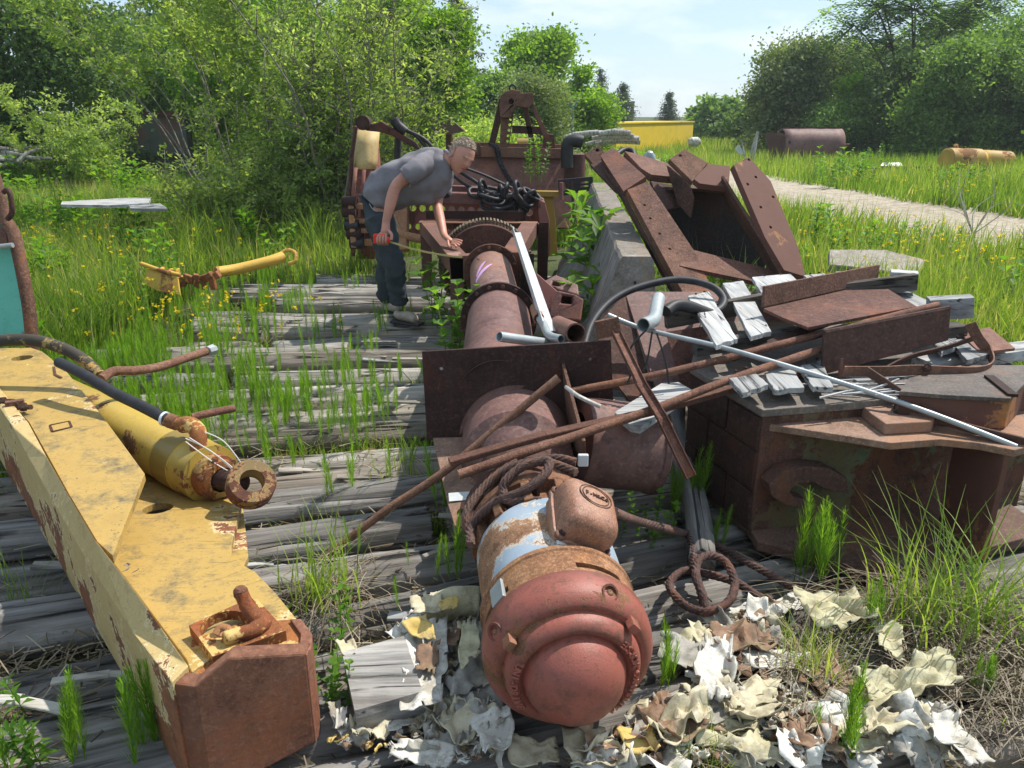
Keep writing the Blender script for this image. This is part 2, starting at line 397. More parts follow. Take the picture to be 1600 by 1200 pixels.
M['rust_shear'] = m_rust('rust_red_chain', (0.10, 0.04, 0.032), (0.17, 0.07, 0.055), (0.22, 0.11, 0.09), 1.5, 0.4, 0.75)
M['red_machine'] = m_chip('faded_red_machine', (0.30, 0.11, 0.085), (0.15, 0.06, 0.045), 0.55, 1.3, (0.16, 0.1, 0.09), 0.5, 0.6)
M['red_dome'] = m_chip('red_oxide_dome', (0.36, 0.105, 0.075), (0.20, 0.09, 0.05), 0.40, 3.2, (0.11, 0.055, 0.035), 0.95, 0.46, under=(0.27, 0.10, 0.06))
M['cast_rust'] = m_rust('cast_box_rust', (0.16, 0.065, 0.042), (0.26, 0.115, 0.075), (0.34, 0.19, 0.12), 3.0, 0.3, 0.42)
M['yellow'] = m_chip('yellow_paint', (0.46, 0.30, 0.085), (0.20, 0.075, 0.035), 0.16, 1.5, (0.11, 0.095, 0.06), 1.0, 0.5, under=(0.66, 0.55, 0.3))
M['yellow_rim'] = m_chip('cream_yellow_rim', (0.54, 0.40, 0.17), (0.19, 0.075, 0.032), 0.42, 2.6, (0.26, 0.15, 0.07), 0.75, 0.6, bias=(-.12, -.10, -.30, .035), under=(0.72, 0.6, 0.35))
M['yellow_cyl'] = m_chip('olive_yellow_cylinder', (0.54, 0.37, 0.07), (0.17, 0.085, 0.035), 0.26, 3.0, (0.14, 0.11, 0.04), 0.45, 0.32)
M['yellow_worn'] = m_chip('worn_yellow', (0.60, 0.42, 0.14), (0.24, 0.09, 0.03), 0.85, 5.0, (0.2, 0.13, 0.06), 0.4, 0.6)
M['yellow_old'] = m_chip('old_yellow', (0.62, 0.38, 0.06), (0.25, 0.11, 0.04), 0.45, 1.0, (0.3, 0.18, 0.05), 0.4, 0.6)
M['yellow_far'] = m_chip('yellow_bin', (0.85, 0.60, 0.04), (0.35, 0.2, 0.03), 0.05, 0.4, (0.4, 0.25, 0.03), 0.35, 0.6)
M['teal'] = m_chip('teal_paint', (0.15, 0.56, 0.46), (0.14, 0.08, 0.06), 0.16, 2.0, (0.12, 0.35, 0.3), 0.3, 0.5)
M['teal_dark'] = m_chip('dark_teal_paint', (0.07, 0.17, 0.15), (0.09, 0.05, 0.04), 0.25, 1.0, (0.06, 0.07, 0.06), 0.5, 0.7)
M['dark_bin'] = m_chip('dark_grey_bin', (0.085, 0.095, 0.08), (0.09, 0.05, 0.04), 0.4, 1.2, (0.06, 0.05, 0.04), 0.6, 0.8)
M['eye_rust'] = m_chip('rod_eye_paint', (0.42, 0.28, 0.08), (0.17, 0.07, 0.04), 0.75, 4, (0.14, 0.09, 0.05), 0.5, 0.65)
M['block_side'] = m_chip('block_recess_shade_paint', (0.13, 0.095, 0.04), (0.075, 0.032, 0.023), 0.55, 2.0, (0.05, 0.035, 0.025), 0.9, 0.7, fade=(0.10, 0.17, 0.10))  # dark oxide and paint traces, darkened further for the shade of the recess
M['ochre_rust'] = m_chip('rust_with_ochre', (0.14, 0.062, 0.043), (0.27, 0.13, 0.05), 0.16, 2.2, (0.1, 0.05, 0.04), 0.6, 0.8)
M['hose'] = m_flat('black_rubber', (0.022, 0.022, 0.024), 0.55, 0.4, 20, 0.2)
M['hose_worn'] = m_chip('worn_hose', (0.05, 0.042, 0.03), (0.28, 0.19, 0.06), 0.45, 4, (0.05, 0.04, 0.03), 0.4, 0.7)
M['chain'] = m_flat('oily_black_steel', (0.032, 0.028, 0.03), 0.5, 0.4, 20, 0.3, 0.3)
M['galv'] = m_flat('galvanised_pipe', (0.36, 0.39, 0.39), 0.42, 0.2, 10, 0.1, 0.35)
M['galv_white'] = m_flat('weathered_galvanised', (0.50, 0.52, 0.52), 0.55, 0.25, 14, 0.15, 0.15)
M['concrete'] = m_rust('barrier_concrete', (0.22, 0.19, 0.15), (0.33, 0.29, 0.24), (0.42, 0.38, 0.32), 2.0, 0.9, 0.95)
M['tape'] = m_flat('pale_tape', (0.55, 0.57, 0.56), 0.5, 0.08, 30, 0.05)
M['white_clip'] = m_flat('white_plastic', (0.62, 0.68, 0.68), 0.4, 0.06, 10, 0.02)
M['purple'] = m_flat('purple_spray', (0.52, 0.32, 0.55), 0.6, 0.15, 40, 0.05)
M['pale_wood'] = m_wood('pale_board', (0.22, 0.22, 0.215), (0.38, 0.38, 0.37), (0.52, 0.52, 0.51), 0, 1.6, 0.5, 0.08)
M['pale_wood_y'] = m_wood('pale_board_lengthways', (0.22, 0.22, 0.215), (0.38, 0.38, 0.37), (0.52, 0.52, 0.51), 1, 1.6, 0.5, 0.08)
M['pale_wood_z'] = m_wood('pale_driftwood', (0.25, 0.235, 0.21), (0.42, 0.40, 0.36), (0.6, 0.58, 0.53), 2, 1.0, 0.6, 0.15)
M['wood_dark'] = m_wood('dark_stringer', (0.04, 0.036, 0.03), (0.11, 0.10, 0.09), (0.2, 0.185, 0.17), 0, 1.3, 1.0, 0.3)
M['log'] = m_wood('grey_log', (0.13, 0.12, 0.10), (0.37, 0.345, 0.30), (0.60, 0.575, 0.52), 0, 0.9, 1.0, 0.38)
M['log_dark'] = m_wood('dark_log', (0.075, 0.07, 0.065), (0.25, 0.24, 0.225), (0.47, 0.455, 0.43), 0, 0.9, 1.0, 0.30)
M['log_brown'] = m_wood('brown_log', (0.09, 0.078, 0.06), (0.29, 0.26, 0.215), (0.50, 0.46, 0.41), 0, 0.8, 1.0, 0.55)
M['bark'] = m_flat('bark', (0.10, 0.085, 0.065), 0.9, 0.4, 12, 0.6)
M['bark_pale'] = m_flat('pale_bark', (0.20, 0.175, 0.135), 0.85, 0.35, 25, 0.5)
M['shirt'] = m_flat('grey_shirt', (0.185, 0.172, 0.185), 0.85, 0.22, 7, 0.5)
M['shirt_trim'] = m_flat('shirt_trim', (0.30, 0.29, 0.32), 0.85, 0.1, 6, 0.1)
M['jeans'] = m_flat('dark_jeans', (0.035, 0.046, 0.052), 0.85, 0.5, 7, 0.9)
M['skin'] = m_flat('sunburnt_skin', (0.50, 0.235, 0.165), 0.5, 0.15, 14, 0.1)
M['hair'] = m_flat('grey_hair', (0.26, 0.20, 0.145), 0.7, 0.5, 60, 0.5)
M['boot'] = m_flat('tan_boot', (0.36, 0.31, 0.24), 0.8, 0.25, 18, 0.4)
M['red_plastic'] = m_flat('red_plastic', (0.75, 0.03, 0.02), 0.35, 0.05, 10, 0.0)
M['tape_blade'] = m_flat('tape_blade', (0.42, 0.36, 0.14), 0.45, 0.1, 10, 0.0)
M['eye_dark'] = m_flat('dark_eye', (0.03, 0.02, 0.015), 0.3, 0.1, 10, 0.0)
M['mouth'] = m_flat('lip', (0.30, 0.11, 0.09), 0.5, 0.1, 10, 0.0)
M['teeth'] = m_rust('gear_teeth', (0.15, 0.11, 0.07), (0.25, 0.19, 0.13), (0.36, 0.29, 0.2), 5, 0.3)
M['string'] = m_flat('white_string', (0.65, 0.62, 0.56), 0.7, 0.1, 20, 0.0)
M['cable'] = m_rust('wire_rope', (0.045, 0.024, 0.02), (0.10, 0.055, 0.045), (0.17, 0.10, 0.08), 6, 0.5)

# rusted motor housing: pale blue-grey paint left in big patches
N = NT('motor_blue_paint'); rq, n2, n3 = rust_cols(N, (0.16, 0.07, 0.04), (0.30, 0.145, 0.075), (0.42, 0.27, 0.16), 2.4)
f = N.math('ADD', N.math('MULTIPLY', N.noise(2.6, 2, 0.5), 0.7), N.math('MULTIPLY', N.noise(16, 12, 0.75), 0.3))
pm = N.ramp(f, [(0.445, 0.0), (0.453, 1.0)]); pe = N.ramp(f, [(0.425, 0.0), (0.445, 1.0)])
pc = N.ramp(N.noise(4, 6, 0.6), [(0.35, (0.21, 0.27, 0.33)), (0.65, (0.36, 0.43, 0.50))])
pc = N.mix(N.ramp(N.noise(22, 8, 0.7), [(0.58, 0.0), (0.7, 0.5)]), pc, (0.25, 0.24, 0.2))
q = N.mix(pe, rq, (0.62, 0.55, 0.45)); q = N.mix(pm, q, pc)
M['motor'] = N.fin(q, N.ramp(pm, [(0, 0.8), (1, 0.4)]), N.bump(N.math('ADD', pm, N.math('MULTIPLY', n3, 0.3)), 0.4, 0.003))

# barrier side: board-marked streaks running up and down, concrete darkened as a shaded face
N = NT('barrier_side_shaded'); a = N.noise(1.0, 7, 0.6, N.mapping((14, 14, 1.2)), 0.8); b = N.noise(5, 8, 0.7)
q = N.ramp(a, [(0.3, (0.10, 0.095, 0.085)), (0.5, (0.20, 0.19, 0.17)), (0.7, (0.31, 0.29, 0.26))])
q = N.mix(N.ramp(b, [(0.45, 0.0), (0.7, 0.6)]), q, (0.12, 0.11, 0.09))
M['concrete_side_shaded'] = N.fin(q, 0.95, N.bump(N.math('ADD', a, b), 1.0, 0.02))

# torn vinyl / foil faced insulation
def m_vinyl(name, c1, c2, c3):
    N = NT(name); a = N.noise(9, 9, 0.65, dist=0.4); b = N.noise(38, 5, 0.7); oi = N.n('ShaderNodeObjectInfo')
    q = N.ramp(a, [(0.34, c1), (0.5, c2), (0.66, c3)])
    q = N.mix(N.ramp(b, [(0.56, 0.0), (0.7, 0.6)]), q, (0.12, 0.095, 0.06))
    q = N.mix(N.ramp(N.noise(6, 10, 0.75), [(0.50, 0.0), (0.62, 0.7)]), q, (0.17, 0.135, 0.08))
    N.b.inputs['Specular IOR Level'].default_value = 0.25
    return N.fin(q, 0.62, N.bump(N.math('ADD', a, b), 0.35, 0.01))
M['vinyl_white'] = m_vinyl('vinyl_white', (0.38, 0.35, 0.29), (0.60, 0.575, 0.51), (0.74, 0.725, 0.67))
M['vinyl_cream'] = m_vinyl('vinyl_cream', (0.36, 0.31, 0.19), (0.54, 0.48, 0.33), (0.62, 0.58, 0.45))
M['vinyl_yellow'] = m_vinyl('vinyl_yellow', (0.45, 0.30, 0.07), (0.60, 0.43, 0.14), (0.62, 0.52, 0.28))
M['vinyl_grey'] = m_vinyl('vinyl_grey', (0.20, 0.185, 0.16), (0.33, 0.31, 0.27), (0.42, 0.40, 0.31))
M['vinyl_brown'] = m_vinyl('vinyl_brown', (0.09, 0.055, 0.035), (0.22, 0.13, 0.08), (0.38, 0.26, 0.16))
M['foam'] = m_vinyl('foam_batt', (0.33, 0.29, 0.17), (0.47, 0.43, 0.27), (0.56, 0.53, 0.38))

M['grass'] = m_leaf('grass_blades', [(0.07, 0.13, 0.02), (0.13, 0.23, 0.035), (0.19, 0.31, 0.045), (0.27, 0.38, 0.07), (0.48, 0.43, 0.24)], 0.45)
M['horsetail'] = m_leaf('horsetail_green', [(0.09, 0.20, 0.02), (0.16, 0.32, 0.035), (0.26, 0.42, 0.06)], 0.5)
M['dry'] = m_leaf('dry_grass', [(0.09, 0.065, 0.04), (0.22, 0.17, 0.11), (0.42, 0.36, 0.27)], 0.2)
M['weed'] = m_leaf('weed_leaves', [(0.05, 0.13, 0.014), (0.10, 0.23, 0.025), (0.19, 0.34, 0.04)], 0.5)
M['leaf_willow'] = m_leaf('willow_leaves', [(0.14, 0.23, 0.06), (0.24, 0.36, 0.09), (0.36, 0.48, 0.14), (0.48, 0.58, 0.24)], 0.5)
M['leaf_dark'] = m_leaf('dark_leaves', [(0.045, 0.09, 0.03), (0.09, 0.165, 0.05), (0.16, 0.26, 0.075)], 0.35)
M['leaf_mid'] = m_leaf('mid_leaves', [(0.07, 0.14, 0.035), (0.14, 0.25, 0.06), (0.24, 0.38, 0.10)], 0.4)
M['leaf_bright'] = m_leaf('bright_leaves', [(0.10, 0.20, 0.022), (0.17, 0.32, 0.03), (0.27, 0.45, 0.055)], 0.5)
M['leaf_grey'] = m_leaf('silvery_leaves', [(0.10, 0.16, 0.07), (0.19, 0.26, 0.12), (0.32, 0.39, 0.22)], 0.4)
M['needle'] = m_leaf('spruce_needles', [(0.035, 0.07, 0.04), (0.07, 0.12, 0.065), (0.11, 0.17, 0.10)], 0.25)
M['flower'] = m_leaf('yellow_petals', [(0.65, 0.5, 0.01), (0.78, 0.62, 0.03)], 0.4)

N = NT('ground_soil'); a = N.noise(1.5, 10, 0.7); b = N.noise(14, 8, 0.7)
q = N.ramp(a, [(0.35, (0.035, 0.05, 0.015)), (0.5, (0.06, 0.085, 0.022)), (0.68, (0.11, 0.11, 0.05))])
q = N.mix(N.ramp(b, [(0.45, 0), (0.7, 0.6)]), q, (0.075, 0.055, 0.035))
M['ground'] = N.fin(q, 0.95, N.bump(b, 0.8, 0.04))
N = NT('dirt_track'); a = N.noise(0.9, 10, 0.7); b = N.noise(9, 10, 0.75)
q = N.ramp(b, [(0.35, (0.23, 0.185, 0.135)), (0.5, (0.38, 0.32, 0.24)), (0.65, (0.52, 0.46, 0.37))])
q = N.mix(N.ramp(a, [(0.5, 0), (0.7, 0.5)]), q, (0.24, 0.20, 0.14))
M['dirt'] = N.fin(q, 0.95, N.bump(b, 0.8, 0.04))
N = NT('leaf_litter'); b = N.noise(22, 10, 0.75); a = N.noise(3, 6, 0.6)
q = N.ramp(b, [(0.35, (0.02, 0.015, 0.01)), (0.52, (0.055, 0.042, 0.03)), (0.7, (0.14, 0.11, 0.08))])
M['litter'] = N.fin(q, 0.95, N.bump(b, 1.0, 0.04))
# ------------------------------------------------------------------ fast meshes for vegetation
def npmesh(name, V, F, tint, mat, parent=None, kind=None, loc=None, smooth=False):
    """V (n,3) world space, F (m,k) faces, tint per face"""
    base = np.array(rootloc(parent) if parent is not None else (loc if loc is not None else (0, 0, 0)), dtype=np.float32)
    me = bpy.data.meshes.new(name); V = np.asarray(V, dtype=np.float32)-base
    Fs = F if isinstance(F, list) else [F]
    tot = sum(f.size for f in Fs); npoly = sum(len(f) for f in Fs)
    me.vertices.add(len(V)); me.vertices.foreach_set('co', V.ravel())
    me.loops.add(tot); me.polygons.add(npoly)
    me.loops.foreach_set('vertex_index', np.concatenate([f.ravel() for f in Fs]).astype(np.int32))
    cnt = np.concatenate([np.full(len(f), f.shape[1]) for f in Fs]); st = np.concatenate([[0], np.cumsum(cnt)[:-1]])
    me.polygons.foreach_set('loop_start', st.astype(np.int32)); 
    me.update(calc_edges=True); me.validate()
    if tint is not None:
        a = me.attributes.new('tint', 'FLOAT', 'FACE'); a.data.foreach_set('value', np.asarray(tint, dtype=np.float32))
    if mat: me.materials.append(mat)
    if smooth: me.polygons.foreach_set('use_smooth', np.ones(npoly, dtype=bool))
    o = bpy.data.objects.new(name, me); COL.objects.link(o)
    if parent is not None: o.parent = parent
    elif loc is not None: o.location = loc
    if kind: o['kind'] = kind
    return o
def blades_geo(P, h, w, lean, tint, two=True, az=None):
    """grass blades: P (n,3) roots, h/w/lean arrays"""
    n = len(P); az = rng.uniform(0, 2*np.pi, n) if az is None else az; fa = rng.uniform(0, 2*np.pi, n)
    d = np.stack([np.cos(az), np.sin(az), np.zeros(n)], 1); s = np.stack([np.cos(fa), np.sin(fa), np.zeros(n)], 1)*(w/2)[:, None]
    up = np.array([0, 0, 1.0]); hh = h[:, None]; l = (lean*h)[:, None]
    if two:
        a, b = P-s, P+s; m = P+up*hh*0.58+d*l*0.30
        c, e = m-s*0.75, m+s*0.75; t = P+up*hh*np.sqrt(np.maximum(1-lean**2*0.6, .2))[:, None]+d*l
        V = np.stack([a, b, e, c, t], 1).reshape(-1, 3); k = np.arange(n)[:, None]*5
        return V, [k+np.array([[0, 1, 2, 3]]), k+np.array([[3, 2, 4]])], np.concatenate([tint, tint])
    V = np.stack([P-s, P+s, P+up*hh+d*l], 1).reshape(-1, 3); k = np.arange(n)[:, None]*3
    return V, [k+np.array([[0, 1, 2]])], tint
def leaves_geo(P, size, asp, tint, droop=0.0, outn=None):
    """rhombic leaves with random attitude"""
    n = len(P); d = rng.normal(size=(n, 3)); d[:, 2] = d[:, 2]*0.7-droop; d /= np.linalg.norm(d, axis=1)[:, None]
    q = rng.normal(size=(n, 3)); q[:, 2] += 0.0
    s = np.cross(d, q); s /= np.linalg.norm(s, axis=1)[:, None]+1e-6
    L2 = size[:, None]; s = s*L2*asp
    V = np.stack([P, P+d*L2*0.45+s, P+d*L2, P+d*L2*0.45-s], 1).reshape(-1, 3)
    return V, np.arange(n)[:, None]*4+np.array([[0, 1, 2, 3]]), tint
def merge(parts):
    Vs = []; quads = []; tris = []; tq = []; tt = []; off = 0
    for V, F, t in parts:
        Fl = F if isinstance(F, list) else [F]; k = 0
        for f in Fl:
            tf = t[k:k+len(f)]; k += len(f)
            (quads if f.shape[1] == 4 else tris).append(f+off); (tq if f.shape[1] == 4 else tt).append(tf)
        Vs.append(V); off += len(V)
    F = []; T = []
    if quads: F.append(np.concatenate(quads)); T += tq
    if tris: F.append(np.concatenate(tris)); T += tt
    return np.concatenate(Vs), F, np.concatenate(T)
def vnoise(x, y, s, seed=0):
    r = np.random.default_rng(seed); o = np.zeros_like(x)
    for i in range(7):
        a = r.uniform(0, 2*np.pi); f = s*r.uniform(0.5, 1.8); o += np.sin((x*np.cos(a)+y*np.sin(a))*f+r.uniform(0, 6.28))
    return o/7

# ------------------------------------------------------------------ ground
DX0, DX1, DY0, DY1 = -3.2, 2.6, 0.2, 8.1
def gz(x, y):
    x = np.asarray(x, dtype=float); y = np.asarray(y, dtype=float)
    ind = np.clip(np.minimum(np.minimum(x-DX0, DX1-x), np.minimum(y-DY0, DY1-y))/0.5+0.5, 0, 1)
    z = 0.02+0.05*vnoise(x, y, 0.7, 3)
    return z*(1-ind)+(-0.17)*ind
xs = np.unique(np.concatenate([np.linspace(-14, 14, 113), np.sign(np.linspace(-1, 1, 41))*14*(40**np.abs(np.linspace(-1, 1, 41)))]))
ys = np.unique(np.concatenate([np.linspace(-2, 22, 97), 22*(30**np.linspace(0, 1, 30)), [-30, -8]]))
X, Y = np.meshgrid(xs, ys); Z = gz(X, Y)
nx, ny = len(xs), len(ys); idx = np.arange(nx*ny).reshape(ny, nx)
F = np.stack([idx[:-1, :-1], idx[:-1, 1:], idx[1:, 1:], idx[1:, :-1]], -1).reshape(-1, 4)
npmesh('ground', np.stack([X, Y, Z], -1).reshape(-1, 3), F, None, M['ground'], kind='structure', smooth=True)
# dirt track
tr = smooth_path([(22, 4.5, 0), (12, 7.8, 0), (7.6, 10.4, 0), (6.2, 13.4, 0), (5.6, 17, 0), (5.0, 22, 0), (3.8, 30, 0)], 10)
trx = np.array([[p.x, p.y] for p in tr])
vs = []; NW = 9
for i, p in enumerate(tr):
    t = (tr[min(i+1, len(tr)-1)]-tr[max(i-1, 0)]).normalized(); s = Vector((t.y, -t.x, 0))
    for k in range(NW):
        u = (k/(NW-1)-0.5)*(3.9+0.5*noise.noise(p*0.7+Vector((k*3, 0, 0)))); q = p+s*u
        vs.append((q.x, q.y, float(gz(q.x, q.y))+0.02-(0.02 if k in (2, 6) else 0)))
fs = [(i*NW+k, i*NW+k+1, (i+1)*NW+k+1, (i+1)*NW+k) for i in range(len(tr)-1) for k in range(NW-1)]
mesh('dirt_track', vs, fs, M['dirt'], kind='structure', smooth=True)
xs2 = np.linspace(DX0-.3, DX1+.2, 60); ys2 = np.linspace(DY0-.2, DY1, 80); X2, Y2 = np.meshgrid(xs2, ys2)
Z2 = -0.185+0.03*vnoise(X2, Y2, 9, 5)+0.0*X2; idx = np.arange(X2.size).reshape(X2.shape)
Z2 = np.where((X2 < DX0) | (X2 > DX1) | (Y2 > DY1-0.1), -0.2, Z2)
F = np.stack([idx[:-1, :-1], idx[:-1, 1:], idx[1:, 1:], idx[1:, :-1]], -1).reshape(-1, 4)
npmesh('leaf_litter', np.stack([X2, Y2, Z2], -1).reshape(-1, 3), F, None, M['litter'], kind='structure', smooth=True)

# ------------------------------------------------------------------ log mat: every log its own mesh
deck = bpy.data.objects.new('log_road', None); COL.objects.link(deck); deck['kind'] = 'structure'
def log(a, b, r0, r1, mat, seed, parent=None, name='log', ns=64, nr=30, rough=1.0, flat=0.0):
    a = Vector(a); b = Vector(b); ax = (b-a); Ln = ax.length; ns = max(12, int(ns*Ln/2.5))
    V = np.zeros((ns+1, nr, 3)); of = seed*13.7
    for i in range(ns+1):
        t = i/ns; r = r0+(r1-r0)*t; bend = Vector((0, 0.05*noise.noise(Vector((t*2, of, 1))), 0.025*noise.noise(Vector((t*2.5, of, 5)))))
        for k in range(nr):
            an = 2*math.pi*k/nr; c, s = math.cos(an), math.sin(an)
            q = Vector((t*Ln*1.1, c*2.2, s*2.2+of)); lg = noise.fractal(q, 1, 2, 3)
            cr_ = noise.noise(Vector((t*Ln*0.7, c*3.6+of, s*3.6))); crack = max(0, 1-abs(cr_)*11)
            cr2 = noise.noise(Vector((t*Ln*2.0, c*15+of, s*15)))
            rr = r*(1+0.09*lg*rough-0.24*crack*rough+0.03*cr2*rough)
            if flat and s > 0: rr = min(rr, r*(1-flat)/max(s, 0.3))
            V[i, k] = (t*Ln, c*rr+bend.y, s*rr+bend.z)
    for i, sg in ((0, 1), (ns, -1)):        # ragged ends
        for k in range(nr): V[i, k, 0] += sg*0.02*(noise.noise(Vector((k*.9, of, sg)))+1)
    M3 = Matrix((ax.normalized(), Vector((-ax.y, ax.x, 0)).normalized(), ax.normalized().cross(Vector((-ax.y, ax.x, 0)).normalized()))).transposed()
    P = V.reshape(-1, 3)
    fs = [(i*nr+k, (i+1)*nr+k, (i+1)*nr+(k+1) % nr, i*nr+(k+1) % nr) for i in range(ns) for k in range(nr)]
    fs += [tuple(range(nr)), tuple(range((ns+1)*nr-1, ns*nr-1, -1))]
    me = bpy.data.meshes.new(name); me.from_pydata([tuple(p) for p in P], [], fs); me.materials.append(mat)
    me.polygons.foreach_set('use_smooth', [len(p.vertices) == 4 for p in me.polygons])
    o = bpy.data.objects.new(name, me); COL.objects.link(o); o.parent = parent
    o.matrix_basis = Matrix.Translation(a-(rootloc(parent) if parent else Vector((0,0,0)))) @ M3.to_4x4()
    return o
def slope(D): return float(np.interp(D, [1.2, 2.2, 3.0, 4.5, 6.0, 8.2], [0.30, 0.36, 0.27, 0.12, 0.05, 0.0]))
D = 0.85; k = 0; lr = random.Random(3)
while D < 8.1:
    r = lr.uniform(0.10, 0.155) if D < 3.6 else lr.uniform(0.09, 0.145); D += r; s = slope(D)
    if D < 4.5: x0, x1 = -3.1, 2.5
    elif D < 6: x0, x1 = -2.9+lr.uniform(-.3, .5), 2.2
    else: x0, x1 = -2.6+lr.uniform(-.5, .6), 1.2
    if 2.75 < D < 3.1: cuts = [x0, -0.33, 0.12, x1]
    elif 1.7 < D < 1.95: cuts = [x0, -0.10, x1]
    else: cuts = [x0]+sorted([lr.uniform(-2.0, 1.6) for _ in range(lr.choice((1, 1, 2)))])+[x1]
    top = lr.uniform(-0.045, 0.04)
    for i in range(len(cuts)-1):
        a, b = cuts[i]+lr.uniform(0, .04), cuts[i+1]-lr.uniform(0.0, .05)
        if b-a < 0.25: continue
        rr = r*lr.uniform(.86, 1.04); z = top-rr+lr.uniform(-.02, .01)
        jy = lr.uniform(-.02, .02)
        dark = lr.random() < (0.75 if a < -1.2 and D < 3.2 else 0.22)
        mt = M['log_dark'] if dark else lr.choice([M['log'], M['log'], M['log_brown']])
        log((a, D+s*(a+.3)+jy, z), (b, D+s*(b+.3)-jy, z+lr.uniform(-.02, .02)), rr, rr*lr.uniform(.88, 1.05), mt, k+i*.31, deck, ns=96 if D < 3.4 else 50, nr=60 if D < 3.4 else 32)
    D += r*lr.uniform(1.12, 1.62); k += 1
sr = random.Random(21)
for i in range(40):            # split slabs and sticks lying on the logs
    D_ = 8.0/(1+sr.random()*3.6); x_ = sr.uniform(-2.2, -.2) if D_ > 2.6 else sr.uniform(-1.9, 1.2); ln = sr.uniform(.12, .55); an = sr.gauss(0.15, .22); w_ = sr.uniform(.008, .045)
    a_ = Vector((x_, D_, sr.uniform(.0, .03))); b_ = a_+Vector((math.cos(an)*ln, math.sin(an)*ln, sr.uniform(-.03, .02))); m_ = MB(); c_ = a_.lerp(b_, .5)+Vector((0, sr.uniform(-.02, .02), sr.uniform(0, .012)))
    m_.bar(a_, c_, w_, .012); m_.bar(c_-(c_-a_)*.02, b_, w_*.8, .010); m_.obj('splinter', sr.choice([M['log'], M['log_brown'], M['pale_wood'], M['log_dark']]), deck, bevel=.002, seg=1)
# sawn beam end and small timbers in the foreground
def beam(name, label, cat, a, b, w, h, mat, seed=0, parent=None):
    a = Vector(a); b = Vector(b); m = MB(); d = (b-a); n = 14; x = d.cross(Vector((0, 0, 1))).normalized(); z = x.cross(d.normalized())
    prof = []
    for (i0, j0), (i1, j1) in zip([(-1, -1), (1, -1), (1, 1), (-1, 1)], [(1, -1), (1, 1), (-1, 1), (-1, -1)]):
        for q in range(5): t = q/5; prof.append((i0+(i1-i0)*t, j0+(j1-j0)*t))
    vs = []
    for i in range(n+1):
        for u, v in prof:
            p = a+d*(i/n); s = 1+0.025*noise.noise(Vector((i*.2+seed, u*2, v*2)))-0.04*(abs(u) > .9 and abs(v) > .9)
            vs.append(p+x*u*w/2*s+z*v*h/2*s)
    N2 = len(prof); fs = [(i*N2+k, i*N2+(k+1) % N2, (i+1)*N2+(k+1) % N2, (i+1)*N2+k) for i in range(n) for k in range(N2)]
    fs += [tuple(range(N2-1, -1, -1)), tuple(range(n*N2, (n+1)*N2))]
    o = mesh(name, vs, fs, mat, parent, loc=None if parent else (a+b)/2)
    if label: tag(o, label, cat)
    return o
beam('timber_block', 'short sawn grey timber block on the logs left of the red dome', 'timber', G(548, 1090, 0.05), G(648, 1062, 0.06), 0.26, 0.13, M['log_dark'], 3)
# ------------------------------------------------------------------ meadow grass (nobody could count it)
def deck_d(x, y): return np.minimum(np.minimum(x-DX0, DX1-x), np.minimum(y-DY0, DY1-y))
def road_d(x, y):
    d = np.full(x.shape, 99.0)
    for i in range(0, len(trx)-1):
        a, b = trx[i], trx[i+1]; ab = b-a; t = np.clip(((x-a[0])*ab[0]+(y-a[1])*ab[1])/(ab@ab), 0, 1)
        d = np.minimum(d, np.hypot(x-a[0]-t*ab[0], y-a[1]-t*ab[1]))
    return d
def clearmask(x, y):
    """True where no tall grass stands: under the machinery, on the track"""
    m = road_d(x, y) < 1.55+0.40*vnoise(x, y, 3, 8)
    for (cx, cy, rx, ry) in KEEP: m |= ((x-cx)/rx)**2+((y-cy)/ry)**2 < 1
    return m
KEEP = [(1.35, 3.3, .95, .95), (1.2, 5.6, 0.25, 1.0), (0.95, 4.35, .6, .45), (0.0, 5.2, .3, 2.2), (0.1, 8.6, 1.6, .8), (0.9, 7.3, .35, 1.4)]
def scatter(n, d0, d1, fx=0.78):
    u = rng.uniform(0, 1, n); D = 1/(1/d0+u*(1/d1-1/d0)) if d1 < 15 else d0*(d1/d0)**u
    x = rng.uniform(-fx, fx, n)*(D*0.944+0.6); return x, D
def grass(name, n, d0, d1, hm, wm, cond, two=True, seed=0, tint0=.45):
    x, y = scatter(n, d0, d1); k = cond(x, y) & ~clearmask(x, y); x, y = x[k], y[k]
    dens = vnoise(x, y, 1.4, seed)+rng.uniform(-.6, .6, len(x)); k = dens > -0.45; x, y = x[k], y[k]; n = len(x)
    h = hm*(0.45+0.75*rng.random(n))*(1+0.6*vnoise(x, y, 1.1, seed+1)+.35*vnoise(x, y, .5, seed+5)); w = wm*(.6+.8*rng.random(n))*(1+y*0.03)
    tint = np.clip(tint0+0.32*vnoise(x, y, 1.7, seed+2)+.30*vnoise(x, y, .45, seed+3)+rng.normal(0, .17, n)+(rng.random(n) < .07)*.5, 0, 1)
    P = np.stack([x, y, gz(x, y)-0.01], 1)
    V, F, t = blades_geo(P, h, w, np.abs(rng.normal(.3, .2, n)), tint, two)
    return npmesh(name, V, F, t, M['grass'], kind='stuff')
L1 = lambda x, y: (x < -2.2+.5*vnoise(x, y, 2, 1)) & (deck_d(x, y) < .9+.5*vnoise(x, y, 3, 2))
grass('meadow_grass', 120000, 4.2, 12, 0.33, 0.011, lambda x, y: (deck_d(x, y) < 0.1) & (x < 0.6), True, 21)
grass('meadow_grass', 105000, 3.6, 12, 0.36, 0.011, lambda x, y: (deck_d(x, y) < 0.05) & (x >= 0.6), True, 22, .5)
grass('meadow_grass', 170000, 11.5, 48, 0.42, 0.018, lambda x, y: y > 11, False, 23, .5)
